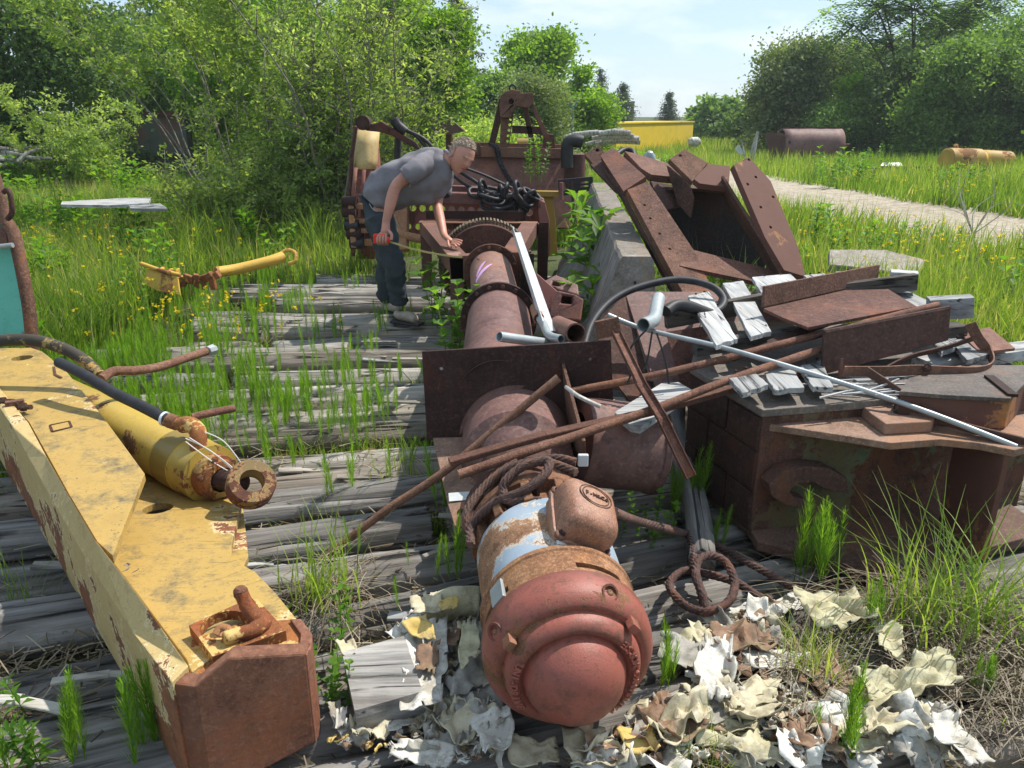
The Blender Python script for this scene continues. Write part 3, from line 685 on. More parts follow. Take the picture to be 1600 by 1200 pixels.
grass('deck_grass', 60000, 3.0, 8.2, 0.15, 0.007, lambda x, y: (deck_d(x, y) >= 0.05) & (((x < -1.55+1.1*vnoise(x, y, 2, 31)) & (y > 3.4)) | (vnoise(x, y, 5, 33) > .24)) & (x < .9), True, 24, .4)
grass('deck_grass', 9000, 1.5, 3.4, 0.10, 0.005, lambda x, y: (vnoise(x, y, 7, 37) > .33) & ((x > 0.75) | (x < -.45) & (x > -.75) | (x < -1.5)), True, 25, .45)
grass('deck_seedlings', 26000, 3.0, 7.8, 0.075, 0.006, lambda x, y: (deck_d(x, y) >= 0.05) & (vnoise(x, y, 6, 43) > -.05) & (x < -.15), True, 26, .5)
# seeding grass heads, dry stems
x, y = scatter(2600, 4.5, 16); k = (deck_d(x, y) < 0) & ~clearmask(x, y); x, y = x[k], y[k]; n = len(x)
V1, F1, t1 = blades_geo(np.stack([x, y, gz(x, y)], 1), rng.uniform(.45, .85, n), np.full(n, .005), np.abs(rng.normal(.15, .15, n)), rng.uniform(.6, 1, n))
npmesh('seeding_grass', V1, F1, t1, M['grass'], kind='stuff')
# yellow flowers in the meadow
fx = []; 
for cx, cy, sx, sy, m in ((9, 19, 5, 3, 420), (-4.6, 8.5, .9, 1.8, 240), (-2.6, 6.1, .6, .45, 90), (4.2, 11.5, 1.9, 3.2, 330), (6.5, 15, 3, 3, 260), (4.6, 8.0, .9, .8, 60)):
    fx.append(np.stack([rng.normal(cx, sx, m), rng.normal(cy, sy, m)], 1))
fx = np.concatenate(fx); k = ~clearmask(fx[:, 0], fx[:, 1]); fx = fx[k]; n = len(fx)
P = np.stack([fx[:, 0], fx[:, 1], gz(fx[:, 0], fx[:, 1])+rng.uniform(.22, .42, n)], 1)
P5 = np.repeat(P, 5, 0)+rng.normal(0, .006, (n*5, 3)); V, F, t = leaves_geo(P5, rng.uniform(.018, .03, n*5), .4, rng.random(n*5))
V2, F2, t2 = blades_geo(P-np.array([0, 0, 1])*(P[:, 2:3]-gz(P[:, 0], P[:, 1])[:, None]), P[:, 2]-gz(P[:, 0], P[:, 1]), np.full(n, .004), np.zeros(n), np.full(n, .4))
npmesh('yellow_flowers', V, F, t, M['flower'], kind='stuff'); npmesh('flower_stalks', V2, F2, t2, M['grass'], kind='stuff')
# straw and twig litter lying between the logs
x, y = scatter(26000, 1.4, 7.5); k = (deck_d(x, y) > 0) & (vnoise(x, y, 6, 51)+rng.uniform(-.3, .3, len(x)) > .05); x, y = x[k], y[k]; n = len(x)
P = np.stack([x, y, np.full(n, -.085)+rng.uniform(0, .05, n)], 1); d = rng.normal(size=(n, 3))*np.array([1, .6, .15]); d /= np.linalg.norm(d, axis=1)[:, None]
Ls = rng.uniform(.03, .14, n)[:, None]; s = np.cross(d, rng.normal(size=(n, 3))); s = s/np.linalg.norm(s, axis=1)[:, None]*.0022
V = np.stack([P-s, P+s, P+d*Ls+s, P+d*Ls-s], 1).reshape(-1, 3)
npmesh('straw_litter', V, np.arange(n)[:, None]*4+np.array([[0, 1, 2, 3]]), rng.random(n), M['dry'], kind='stuff')

# ------------------------------------------------------------------ horsetails, weeds, tufts: things of their own
def horsetail_mesh(seed, h=0.3):
    r = np.random.default_rng(seed); parts = []; m = 14; per = 9
    zz = np.repeat(np.linspace(.12, .92, m), per)*h; n = len(zz); az = r.uniform(0, 6.28, n); fl = 1-np.abs(zz/h-.45)*0.9
    b = np.stack([np.cos(az)*.002, np.sin(az)*.002, zz], 1); L_ = .30*h*fl*(1.05-zz/h)**.3; o_ = .50+.22*r.random(n)
    tip = b+np.stack([np.cos(az)*L_*o_*.62, np.sin(az)*L_*o_*.62, L_*.9], 1)
    s = np.stack([-np.sin(az), np.cos(az), np.zeros(n)], 1)*.0011
    V = np.stack([b-s, b+s, tip+s*.5, tip-s*.5], 1).reshape(-1, 3); parts.append((V, np.arange(n)[:, None]*4+np.array([[0, 1, 2, 3]]), r.uniform(.2, 1, n)))
    q = np.array([[-.0025, 0, 0], [.0025, 0, 0], [.0012, 0, h*1.04], [-.0012, 0, h*1.04], [0, -.0025, 0], [0, .0025, 0], [0, .0012, h*1.04], [0, -.0012, h*1.04]])
    parts.append((q, np.array([[0, 1, 2, 3], [4, 5, 6, 7]]), np.array([.5, .5])))
    return merge(parts)
HT = []
for i in range(6):
    V, F, t = horsetail_mesh(100+i, .3)
    me = npmesh('horsetail', V, F, t, M['horsetail']); HT.append(me.data); bpy.data.objects.remove(me)
def horsetail(p, h, label, group=None, n=1, spread=.03):
    """one clump: stems are children sharing mesh data"""
    t = thing('horsetail_clump', label, 'horsetail', p, group)
    for i in range(n):
        o = bpy.data.objects.new('stem', HT[rnd.randrange(6)]); COL.objects.link(o); o.parent = t
        o.location = (rnd.gauss(0, spread), rnd.gauss(0, spread), 0); s = h/.3*rnd.uniform(.75, 1.1)
        o.scale = (s, s, s); o.rotation_euler = (rnd.gauss(0, .09), rnd.gauss(0, .09), rnd.uniform(0, 6.28))
    return t
def ht_px(bx, by, ty, label, n=3, z=0.0, spread=.022):
    p = G(bx, by, z); depth = p.y*cP+(CAMZ-p.z)*sP
    return horsetail(p, min(.42, (by-ty)/1200*depth/math.cos(math.atan2(CAMZ-p.z, p.y))*.95), label, None, n, spread)
ht_px(105, 1195, 1075, 'dense green horsetail clump on dark logs at bottom left corner', 5)
ht_px(12, 1215, 1105, 'horsetail clump cut by the lower left picture edge', 5)
ht_px(240, 1185, 1050, 'horsetail growing against the rusty lower side of the yellow beam', 6, -.04)
ht_px(1046, 1078, 985, 'small horsetail clump just right of the red dome', 4)
ht_px(1258, 905, 782, 'bushy horsetail clump before the dark recess of the large rusty block', 9, 0, .04)
ht_px(1120, 866, 795, 'single upright horsetail standing inside the wire rope loop', 3, 0, .008)
ht_px(700, 905, 815, 'horsetail pair on the log left of the motor', 5)
ht_px(655, 890, 850, 'thin short horsetail on the log below the long rust bar', 1)
ht_px(622, 945, 893, 'tiny horsetail on the pale split log left of the motor', 1)
ht_px(556, 862, 803, 'slim horsetail beside the long rust bar on the grey log', 2)
ht_px(1532, 1092, 1015, 'horsetail clump at the edge of the dry grass mound', 4)
ht_px(1332, 1192, 1068, 'horsetail clump rising from the torn vinyl near the bottom edge', 4)
ht_px(1256, 1148, 1090, 'small horsetail in the middle of the torn white vinyl', 2)
ht_px(1365, 1003, 885, 'tall thin horsetail behind the yellow foam sheet', 3)
ht_px(1068, 800, 700, 'horsetails in shade between the big drum and the block', 8, 0, .05)
ht_px(690, 795, 700, 'horsetails beside the taped foot plate', 5, 0, .03)
hr = random.Random(5)
for i in range(270):
    for _ in range(30):
        D = 8.0/(1+hr.random()*1.55); px = hr.uniform(90, 650) if D < 6.4 else hr.uniform(120, 560)
        w = min(1, max(0.0, (D-2.6)/2))*(.30+.70*(px < 420))*(1.3 if px < 330 else 1); q = G(800, 600, 0)
        x = (px-800)/1200*(D*cP+CAMZ*sP)
        if x < DX0+.3 or (x < -.9 and D < 3.3): continue
        if hr.random() < w*(0.3+max(0, noise.noise(Vector((x*1.3, D*1.3, 3)))*2)): break
    horsetail(Vector((x, D, -.03)), hr.uniform(.16, .27), 'bright green horsetail clump growing up through the joints of the log road', 'horsetails among the logs', hr.randint(2, 5), .06)

def weed_mesh(seed, h=.25, pairs=5, ll=.06, asp=.28, whorl=2):
    r = np.random.default_rng(seed); P = []; Vs = []; ts = []
    for i in range(pairs):
        z = h*(.25+.75*i/(pairs-1)); a0 = i*math.pi/2+r.uniform(-.3, .3)
        for k in range(whorl if i < pairs-1 else whorl+2):
            a = a0+k*2*math.pi/(whorl if i < pairs-1 else whorl+2)+r.uniform(-.2, .2); L_ = ll*r.uniform(.75, 1.15)*(1 if i < pairs-1 else .8); up = .35+.5*(i/(pairs-1))
            d = np.array([math.cos(a), math.sin(a), up]); d /= np.linalg.norm(d); s = np.array([-math.sin(a), math.cos(a), 0])*L_*asp
            b = np.array([0, 0, z]); m = b+d*L_*.45; tip = b+d*L_*.98-np.array([0, 0, L_*.22]); dn = np.array([0, 0, -L_*.10])
            Vs.append([b, m+s-dn, m, tip, m-s-dn]); ts.append(r.uniform(.25, 1))
    n = len(Vs); V = np.array(Vs).reshape(-1, 3); k = np.arange(n)[:, None]*5
    F = [np.concatenate([k+np.array([[0, 2, 3, 1]])*1, k+np.array([[0, 4, 3, 2]])])]; t = np.array(ts+ts)
    q = np.array([[-.002, 0, 0], [.002, 0, 0], [.0015, 0, h], [-.0015, 0, h], [0, -.002, 0], [0, .002, 0], [0, .0015, h], [0, -.0015, h]])
    return merge([(V, F, t), (q, np.array([[0, 1, 2, 3], [4, 5, 6, 7]]), np.array([.4, .4]))])
def reg(name, geo, mat):
    o = npmesh(name, *geo, mat); me = o.data; bpy.data.objects.remove(o); return me
WD = [reg('weed', weed_mesh(s, .25, 5, .06, .28), M['weed']) for s in range(3)]
WL = [reg('weed', weed_mesh(s+9, .25, 6, .085, .16, 3), M['weed']) for s in range(3)]
WR = [reg('weed', weed_mesh(s+19, .25, 8, .036, .42), M['weed']) for s in range(3)]
def weed(p, h, label, kind=WD, n=1, spread=.03, group=None):
    t = thing('leafy_weed', label, 'weed', p, group)
    for i in range(n):
        o = bpy.data.objects.new('leafy_stem', kind[rnd.randrange(3)]); COL.objects.link(o); o.parent = t
        o.location = (rnd.gauss(0, spread), rnd.gauss(0, spread), 0); s = h/.25*rnd.uniform(.7, 1.1)
        o.scale = (s, s, s); o.rotation_euler = (rnd.gauss(0, .16), rnd.gauss(0, .16), rnd.uniform(0, 6.28))
    return t
weed(G(60, 1210, -.03), .16, 'lily-like weed with long pointed leaves at the bottom left corner', WL, 3, .02)
weed(G(40, 1120, -.03), .16, 'pale pointed-leaf weed on the dark logs left of the beam', WL, 1, .01)
weed(G(485, 650, 0), .13, 'bright green palmate weed on the upper deck logs', WL, 3, .012)
weed(G(588, 632, 0), .11, 'second bright palmate weed, nearer the square plate', WL, 3, .012)
weed(G(447, 702, 0), .09, 'low green weed on the log behind the cylinder eye', WL, 3, .012)
weed(G(500, 735, 0), .07, 'small green rosette on the log right of the cylinder eye', WD, 2, .012)
weed(G(565, 698, 0), .07, 'light green seedling cluster on the cracked log', WD, 3, .02)
weed(G(520, 1130, -.05), .22, 'round-leaved weed beside the rusty box end of the yellow beam', WR, 4, .03)
weed(G(510, 1020, -.05), .2, 'leafy weed thicket above the box end near the torn vinyl', WD, 4, .05)
weed(G(545, 985, 0), .13, 'arching light green weed over the split log', WD, 2, .03)
weed(G(1025, 850, -.03), .16, 'broad-leaved weed behind the motor under the wire rope', WD, 6, .05)
weed(G(1010, 860, -.03), .30, 'thin arching weed with small round leaves behind the motor', WR, 2, .02)
weed(G(725, 600, 0), .62, 'tall round-leaved vine climbing beside the bolted pipe', WR, 3, .03)
weed(G(700, 590, 0), .5, 'tall opposite-leaved weed left of the bolted pipe', WD, 5, .05)
weed(Vector((-.5, 6.0, 0)), .5, 'leafy green weed patch inside the left leg of the frame', WD, 9, .12)
weed(G(1112, 480, 0), .75, 'tall bright weed growing between the two rusty brackets', WD, 5, .06)
weed(G(1140, 470, 0), .6, 'pale leafy stems in front of the dark bracket hollow', WL, 7, .16)
weed(G(930, 640, .1), .22, 'green shoots growing in the gap right of the square plate', WL, 3, .02)
weed(Vector((.28, 9.4, .85)), .5, 'yellow green sapling growing out of the rusty bucket front', WR, 9, .11)
weed(G(1320, 1190, 0), .1, 'tiny green weed in the torn vinyl', WR, 2, .02)
weed(G(1505, 1110, 0), .06, 'yellow-green seedling by the dry grass', WR, 2, .02)
wr = random.Random(77)
for i in range(46):
    side = wr.random()
    x, y = (wr.uniform(-6, -2.6), wr.uniform(4.5, 9.5)) if side < .45 else (wr.uniform(2.4, 7.5), wr.uniform(4.8, 10.5))
    if clearmask(np.array([x]), np.array([y]))[0]: continue
    weed(Vector((x, y, 0)), wr.uniform(.28, .5), 'leafy green weed standing among the meadow grass', wr.choice((WD, WL, WD)), 5, .1, 'leafy weeds in the meadow')
for i in range(60):
    D_ = wr.uniform(11.5, 27); x = wr.uniform(.12, .74)*D_
    if clearmask(np.array([x]), np.array([D_]))[0]: continue
    if x/D_ > .47 and 18 < D_: continue
    if .28 < x/D_ < .42 and D_ > 21: continue
    weed(Vector((x, D_, 0)), wr.uniform(.4, .8), 'low leafy bush clump in the meadow beyond the track', wr.choice((WD, WL, WR)), 8, .22, 'low leafy clumps in the far meadow')
for i in range(26):
    D_ = wr.uniform(9.5, 16); x = wr.uniform(-.78, -.45)*D_
    weed(Vector((x, D_, 0)), wr.uniform(.4, .8), 'leafy clump in the tall grass left of the thicket', wr.choice((WD, WL, WR)), 7, .2, 'leafy clumps in the left meadow')
# grey-green willow shoots between frame and barrier
for p, s, lb in ((Vector((.75, 6.2, 0)), .75, 'silvery willow shoots left of the concrete barrier'), (Vector((.6, 5.1, 0)), .5, 'light green shoots right of the bolted pipe'), (Vector((.85, 7.6, 0)), .75, 'willow shoots behind the frame beside the barrier top end')):
    weed(p, s, lb, WL, 14, .16)

def tuft(p, n, h, w, label, lean=.6, mat='grass', tint=(.4, .9), spread=.06, drys=0, name='sedge_tuft', cat='grass tuft'):
    t = thing(name, label, cat, p); p = np.array(p)
    P = np.stack([rng.normal(0, spread, n), rng.normal(0, spread, n), np.zeros(n)], 1)+p
    m = []
    # 4-segment arching blades
    az = rng.uniform(0, 6.28, n); d = np.stack([np.cos(az), np.sin(az), np.zeros(n)], 1); hh = h*rng.uniform(.45, 1.1, n); le = np.abs(rng.normal(lean, .25, n))
    s = np.stack([-np.sin(az), np.cos(az), np.zeros(n)], 1)*w; seg = 5; rows = []
    for k in range(seg+1):
        u = k/seg; c = P+d*(hh*le*u**1.7)[:, None]+np.array([0, 0, 1])*(hh*(u-.28*le*u**2.5))[:, None]; ww = (1-u**1.8)*.5+.03
        rows += [c-s*ww, c+s*ww]
    V = np.stack(rows, 1).reshape(-1, 3); b = np.arange(n)[:, None]*(2*(seg+1))
    F = np.concatenate([b+np.array([[2*k, 2*k+1, 2*k+3, 2*k+2]]) for k in range(seg)]); tn = np.tile(rng.uniform(*tint, n), seg)
    npmesh('blades', V, F, tn, M[mat], t, kind='stuff')
    if drys:
        n = drys; az = rng.uniform(0, 6.28, n); P = np.stack([rng.normal(0, spread*1.6, n), rng.normal(0, spread*1.6, n), np.abs(rng.normal(0, .03, n))], 1)+p
        d = np.stack([np.cos(az), np.sin(az), np.zeros(n)], 1); ln = h*rng.uniform(.3, .8, n); s = np.stack([-np.sin(az), np.cos(az), np.zeros(n)], 1)*min(w, .0035)*.8; rows = []
        for k in range(4):
            u = k/3; c = P+d*(ln*u)[:, None]+np.array([0, 0, 1])*(ln*(.5*u-.62*u*u)*rng.uniform(.3, 1.2, n))[:, None]; rows += [c-s*.5, c+s*.5]
        V = np.stack(rows, 1).reshape(-1, 3); b = np.arange(n)[:, None]*8
        F = np.concatenate([b+np.array([[2*k, 2*k+1, 2*k+3, 2*k+2]]) for k in range(3)])
        npmesh('dry_thatch', V, F, np.tile(rng.random(n), 3), M['dry'], t, kind='stuff')
    return t
tuft(G(1450, 985, .03), 110, .50, .006, 'tall green sedge tuft with brown thatch before the rusty block', .55, 'grass', (.45, .8), .09, 500)
tuft(G(1560, 990, .05), 90, .42, .006, 'broad green sedge tuft at the right picture edge', .7, 'grass', (.45, .8), .10, 600)
tuft(G(1540, 1075, .02), 6, .15, .003, 'mound of dead brown grass by the lower right logs', .6, 'grass', (.5, .8), .09, 650)
tuft(G(1262, 1060, .02), 90, .26, .003, 'thin green grass tuft growing out of the torn vinyl', .4, 'grass', (.5, .9), .045, 400)
tuft(G(1095, 1200, 0), 60, .14, .003, 'small grass tuft in the vinyl at the bottom edge', .5, 'grass', (.5, .9), .04, 160)
tuft(G(505, 935, 0), 70, .40, .005, 'tall grass beside the front of the yellow beam', .35, 'grass', (.45, .75), .06, 120)
tuft(G(15, 960, -.05), 30, .28, .004, 'grass tuft on dark logs at the left edge', .5, 'grass', (.3, .6), .05, 30)
tuft(G(620, 740, 0), 30, .3, .004, 'grass blades left of the rusty square plate', .3, 'grass', (.5, .8), .05, 30)
for (x, y, lb) in ((-2.4, 9.3, 'arching tall grass tuft at the foot of the willow thicket'), (-3.6, 9.0, 'tall grass tuft left of the willow thicket'), (-1.2, 9.1, 'tall grass tuft by the thin willow stems'), (1.75, 5.2, 'tall seeding grass in front of the rusty brackets'), (1.45, 5.8, 'tall grass inside the dark bracket hollow')):
    tuft(Vector((x, y, 0)), 170, .75, .009, lb, .45, 'grass', (.35, .7), .2, 60)
# ------------------------------------------------------------------ trees and bushes, each with its own trunk and crown
def cloud(ells, n, size, asp, clump=60, spread=.25, surf=.6, seed=0, droop=.1):
    r = np.random.default_rng(seed); nc = max(4, n//clump); w = np.array([e[1][0]*e[1][1]*e[1][2] for e in ells]); w = w**.75/np.sum(w**.75)
    ch = r.choice(len(ells), nc, p=w); d = r.normal(size=(nc, 3)); d /= np.linalg.norm(d, axis=1)[:, None]
    rad = surf+(1-surf)*r.random(nc)**.6+.035*r.normal(size=nc)
    C = np.array([e[0] for e in ells])[ch]+d*np.array([e[1] for e in ells])[ch]*rad[:, None]
    k = np.repeat(np.arange(nc), clump); P = C[k]+r.normal(0, 1, (len(k), 3))*np.array([1, 1, .7])*spread*(.5+.9*r.random(nc))[k][:, None]
    ct = r.uniform(.15, .85, nc); t = np.clip(ct[k]+r.normal(0, .14, len(k)), 0, 1)
    return leaves_geo(P, size*(.5+.75*r.random(len(P))**1.3), asp, t, droop)
def tree(name, label, cat, loc, ells, n, size, mat, asp=.3, trunk=.12, clump=60, spread=.25, surf=.55, seed=0, bark='bark', stems=1, limbs=6, group=None):
    loc = Vector(loc); t = thing(name, label, cat, loc, group); r = random.Random(seed)
    E = [((loc.x+c[0], loc.y+c[1], loc.z+c[2]), q) for c, q in ells]
    V, F, tn = cloud(E, n, size, asp, clump, spread, surf, seed+1)
    npmesh('crown', V, F, tn, M[mat], t)
    m = MB(); top = max(c[0][2] for c in E)
    for s in range(stems):
        c = Vector(E[r.randrange(len(E))][0]); b = loc+Vector((r.gauss(0, .12*stems**.5), r.gauss(0, .12*stems**.5), -.1))
        if stems == 1: c = Vector((sum(e[0][0] for e in E)/len(E), loc.y, top))
        m.tube(smooth_path([b, b.lerp(c, .35)+Vector((r.gauss(0, .12), r.gauss(0, .1), 0)), b.lerp(c, .7)+Vector((r.gauss(0, .15), 0, 0)), c], 3), [trunk*(1-.085*i) for i in range(10)], 8)
        for _ in range(limbs):
            e = E[r.randrange(len(E))]; q = Vector(e[0])+Vector([r.gauss(0, .45)*x for x in e[1]]); a = b.lerp(c, r.uniform(.25, .8))
            m.tube([a, a.lerp(q, .5)+Vector((r.gauss(0, .1), 0, r.uniform(-.1, .2))), q], [trunk*.4, trunk*.28, trunk*.1], 5)
    m.obj('trunk', M[bark], t, smooth=True)
    return t
def at(px, D): return Vector(((px-800)/1200*(D*cP+CAMZ*sP), D, 0))
def hz(py, D): return W(800, py, D).z
def blob(px, D, top, wpx, n, size, mat, name, label, cat='tree', seed=0, asp=.3, parts=15, bottom=.1, **k):
    """crown of uneven lobes filling a width (in photograph pixels) and a height"""
    p = at(px, D); dep = D*cP+CAMZ*sP; w = wpx/1200*dep/2; h = hz(top, D); r = random.Random(seed*7+1); E = []
    E.append(((0, 0, h*.48), (w*.56, w*.55, h*.42)))
    for i in range(parts):
        a = r.uniform(-1, 1); z = h*(bottom+(.97-bottom)*r.random()**.8); lim = w*math.sqrt(max(0.05, 1-((z-h*.40)/(h*.64))**2))
        q = w*r.uniform(.16, .36); E.append(((a*max(0, lim-q*.6), r.uniform(-.5, .5)*w, min(z, h-q*.9)), (q, q, q*r.uniform(.8, 1.1))))
    E.append(((r.uniform(-.2, .2)*w, 0, h-w*.26), (w*.33, w*.33, w*.27)))
    return tree(name, label, cat, p, E, n, size, mat, asp, trunk=max(.06, h*.022), spread=k.pop('spread', w*.085+.05), seed=seed, **k)
# right hand woods, far to near
blob(1128, 52, 158, 150, 9000, .42, 'leaf_mid', 'bushy_tree', 'small round tree far off beside the spruce', seed=1)
blob(1345, 44, 58, 190, 16000, .26, 'leaf_dark', 'dark_tree', 'dark tree behind the grey-green willow on the right', seed=2)
blob(1478, 42, 20, 260, 20000, .26, 'leaf_dark', 'dark_tree', 'tall dark tree at the back of the right wood', seed=3)
blob(1235, 35, 68, 215, 34000, .17, 'leaf_grey', 'willow_tree', 'round grey-green willow behind the rusty tank', seed=4, surf=.7)
blob(1330, 32, 120, 110, 11000, .15, 'leaf_bright', 'maple_sapling', 'light green sapling between the willow and the dark wood', seed=5)
blob(1420, 31, 85, 170, 20000, .18, 'leaf_dark', 'dark_tree', 'dark bushy tree over the yellow-green bush', seed=6)
blob(1565, 30, 25, 230, 30000, .17, 'leaf_mid', 'willow_tree', 'tall willow filling the upper right corner', seed=7)
blob(1350, 31.5, 155, 190, 24000, .13, 'leaf_mid', 'round_bush', 'yellow-green bush right of the rusty tank', 'bush', seed=8)
blob(1480, 28.5, 62, 210, 38000, .14, 'leaf_mid', 'willow_tree', 'broad willow above the yellow tank', seed=9)
blob(1620, 27, 110, 170, 20000, .14, 'leaf_dark', 'dark_bush', 'dark green bush at the right edge behind the yellow tank', 'bush', seed=10)
blob(1420, 30, 195, 130, 9000, .13, 'leaf_dark', 'dark_bush', 'low dark bush between rusty and yellow tanks', 'bush', seed=11)
blob(1690, 30, 0, 240, 18000, .18, 'leaf_mid', 'willow_tree', 'tall willow cut off by the right picture edge', seed=12)
blob(1180, 40, 150, 120, 8000, .22, 'leaf_dark', 'dark_bush', 'dark bush between the spruce and the grey-green willow', 'bush', seed=13)
# airy compound-leaved tree against the sky
def fronds(name, label, px, D, specs, seed):
    p = at(px, D); t = thing(name, label, 'tree', p); r = random.Random(seed); m = MB(); Vs = []; ts = []
    for fpx, fpy, n in specs:
        c = W(fpx, fpy, D); a = Vector((p.x+r.uniform(-.5, .5), D, c.z*.45)); m.tube(smooth_path([a, a.lerp(c, .6)+Vector((0, 0, .3)), c], 3), [.045]*3+[.03]*3+[.015], 5)
        for i in range(int(n*1.9)):
            o = c+Vector((r.gauss(0, .85), r.gauss(0, .6), r.gauss(0, .48))); az = r.uniform(0, 6.28)
            if r.random() < .3: m.tube([c, o], [.02, .008], 4)
            dd = Vector((math.cos(az), math.sin(az), r.uniform(-.45, .15))).normalized(); sd = dd.cross(Vector((0, 0, 1))).normalized(); tn = r.uniform(.2, 1)
            for k in range(9):
                b = o+dd*(.10*k)-Vector((0, 0, .006*k*k)); 
                for s in (-1, 1):
                    ld = (sd*s+dd*.35+Vector((0, 0, -.2))).normalized(); e = b+ld*.24; q = dd*.035
                    Vs.append([b, b+ld*.1+q*1.5, e, b+ld*.1-q*1.5]); ts.append(tn)
    V = np.array([[tuple(v) for v in q] for q in Vs]).reshape(-1, 3)
    npmesh('crown', V, np.arange(len(Vs))[:, None]*4+np.array([[0, 1, 2, 3]]), np.array(ts), M['leaf_mid'], t)
    m.tube([p, p+Vector((0, 0, W(0, 150, D).z))], [.16, .08], 8); m.obj('trunk', M['bark'], t, smooth=True)
fronds('sumac_tree', 'tall airy tree with feathery leaves above the right wood', 1400, 33,
       [(1335, 40, 26), (1380, 10, 40), (1430, 15, 46), (1480, 30, 30), (1520, 5, 40), (1385, 70, 24), (1560, -10, 40), (1420, -25, 30), (1350, -20, 18)], 3)
fronds('sumac_tree', 'small feathery tree left of the dark tree on the right', 1345, 36, [(1310, 95, 18), (1340, 80, 22), (1370, 105, 18), (1300, 130, 14)], 5)
# conifers
def spruce(px, D, top, wpx, label, seed, mat='needle', levels=24, loose=1.0, bot=.06):
    p = at(px, D); dep = D*cP+CAMZ*sP; w = wpx/1200*dep/2; h = hz(top, D); t = thing('spruce_tree', label, 'tree', p); r = random.Random(seed); m = MB()
    m.tube([p, p+Vector((0, 0, h))], [max(.08, h*.02), .02], 8); P = []; T = []
    for i in range(levels):
        u = i/(levels-1); z = h*(bot+(.97-bot)*u); L_ = w*(1-u)**.85*r.uniform(.75, 1.1)+.08*w
        for k in range(9):
            if r.random() < .14*loose: continue
            a = r.uniform(0, 6.28); l2 = L_*r.uniform(.65, 1.1); e = p+Vector((math.cos(a)*l2, math.sin(a)*l2, z-.10*l2)); b = p+Vector((0, 0, z)); m.tube([b, e], [.03, .01], 4)
            tn = r.uniform(0, .8)
            for q in range(int(16+30*l2/w)):
                s = r.uniform(.15, 1); c = b.lerp(e, s); P.append(c+Vector((r.gauss(0, .05*w+.04), r.gauss(0, .05*w+.04), r.gauss(-.06, .06)*w*.8))); T.append(tn+r.uniform(0, .2))
    P = np.array([tuple(v) for v in P]); V, F, tt = leaves_geo(P, (.05*w+.09)*rng.uniform(.7, 1.3, len(P)), .16, np.clip(np.array(T), 0, 1), .25)
    npmesh('crown', V, F, tt, M[mat], t); m.obj('trunk', M['bark'], t, smooth=True)
spruce(1042, 62, 143, 60, 'small dark spruce standing alone at the horizon', 1)
spruce(970, 56, 128, 75, 'bluish spruce behind the bright maple', 2, loose=1.5)
spruce(935, 58, 105, 70, 'tall thin larch rising behind the bright maple', 3, loose=3)
spruce(722, 34, -60, 120, 'tall dark conifer behind the willow thicket', 4, loose=1.5, levels=34)
spruce(560, 38, -40, 120, 'dark conifer deep behind the willow thicket', 6, loose=1, levels=30)
# middle
blob(838, 34, 55, 175, 26000, .19, 'leaf_bright', 'maple_tree', 'bright green maple behind the rusty A-frame bucket', seed=21, surf=.65)
blob(905, 30, 98, 80, 7000, .16, 'leaf_bright', 'maple_sapling', 'bright green sapling right of the maple', seed=22)
blob(920, 27, 150, 110, 10000, .14, 'leaf_bright', 'round_bush', 'light green bush behind the log pile', 'bush', seed=23)
blob(835, 15, 118, 170, 36000, .075, 'leaf_grey', 'willow_bush', 'silvery willow bush directly behind the rusty A-frame', 'bush', seed=24, asp=.17, surf=.6)
blob(690, 20, 25, 190, 30000, .11, 'leaf_bright', 'leafy_tree', 'bright green tree rising behind the bending man', seed=25, surf=.55)
blob(620, 23, -20, 230, 30000, .13, 'leaf_bright', 'leafy_tree', 'tall green tree left of the dark conifer', seed=26)
blob(775, 25, 110, 130, 12000, .13, 'leaf_mid', 'leafy_bush', 'green bush between the maple and the bright tree', 'bush', seed=27)
blob(740, 13.5, 190, 200, 26000, .07, 'leaf_willow', 'willow_bush', 'low willow bush behind the man and the machine', 'bush', seed=28, asp=.2)
# left
blob(60, 19, -80, 380, 52000, .13, 'leaf_dark', 'dark_tree', 'dark broadleaf tree filling the upper left corner', seed=31)
blob(230, 24, 20, 300, 30000, .15, 'leaf_mid', 'leafy_tree', 'green tree behind the dark teal bin', seed=32)
blob(420, 21, -60, 330, 36000, .14, 'leaf_bright', 'leafy_tree', 'tall tree behind the willow thicket', seed=33)
blob(-40, 22, 60, 200, 18000, .10, 'leaf_dark', 'dark_bush', 'dark shrub at the left picture edge', 'bush', seed=34)
blob(300, 27, -10, 260, 14000, .2, 'leaf_dark', 'dark_tree', 'dark tree deep in the left wood', seed=35)
blob(510, 28, 0, 260, 14000, .2, 'leaf_dark', 'dark_tree', 'second dark tree deep behind the thicket', seed=36)
for i, (px, D, tp, w) in enumerate(((-250, 30, -40, 420), (1880, 34, -40, 360), (-500, 26, -60, 400), (2150, 36, -60, 420))):
    blob(px, D, tp, w, 9000, .3, 'leaf_dark', 'dark_tree', ('outer dark tree off the left edge', 'outer dark tree off the right edge', 'farthest left tree of the wood', 'farthest right tree of the wood')[i], seed=41+i)

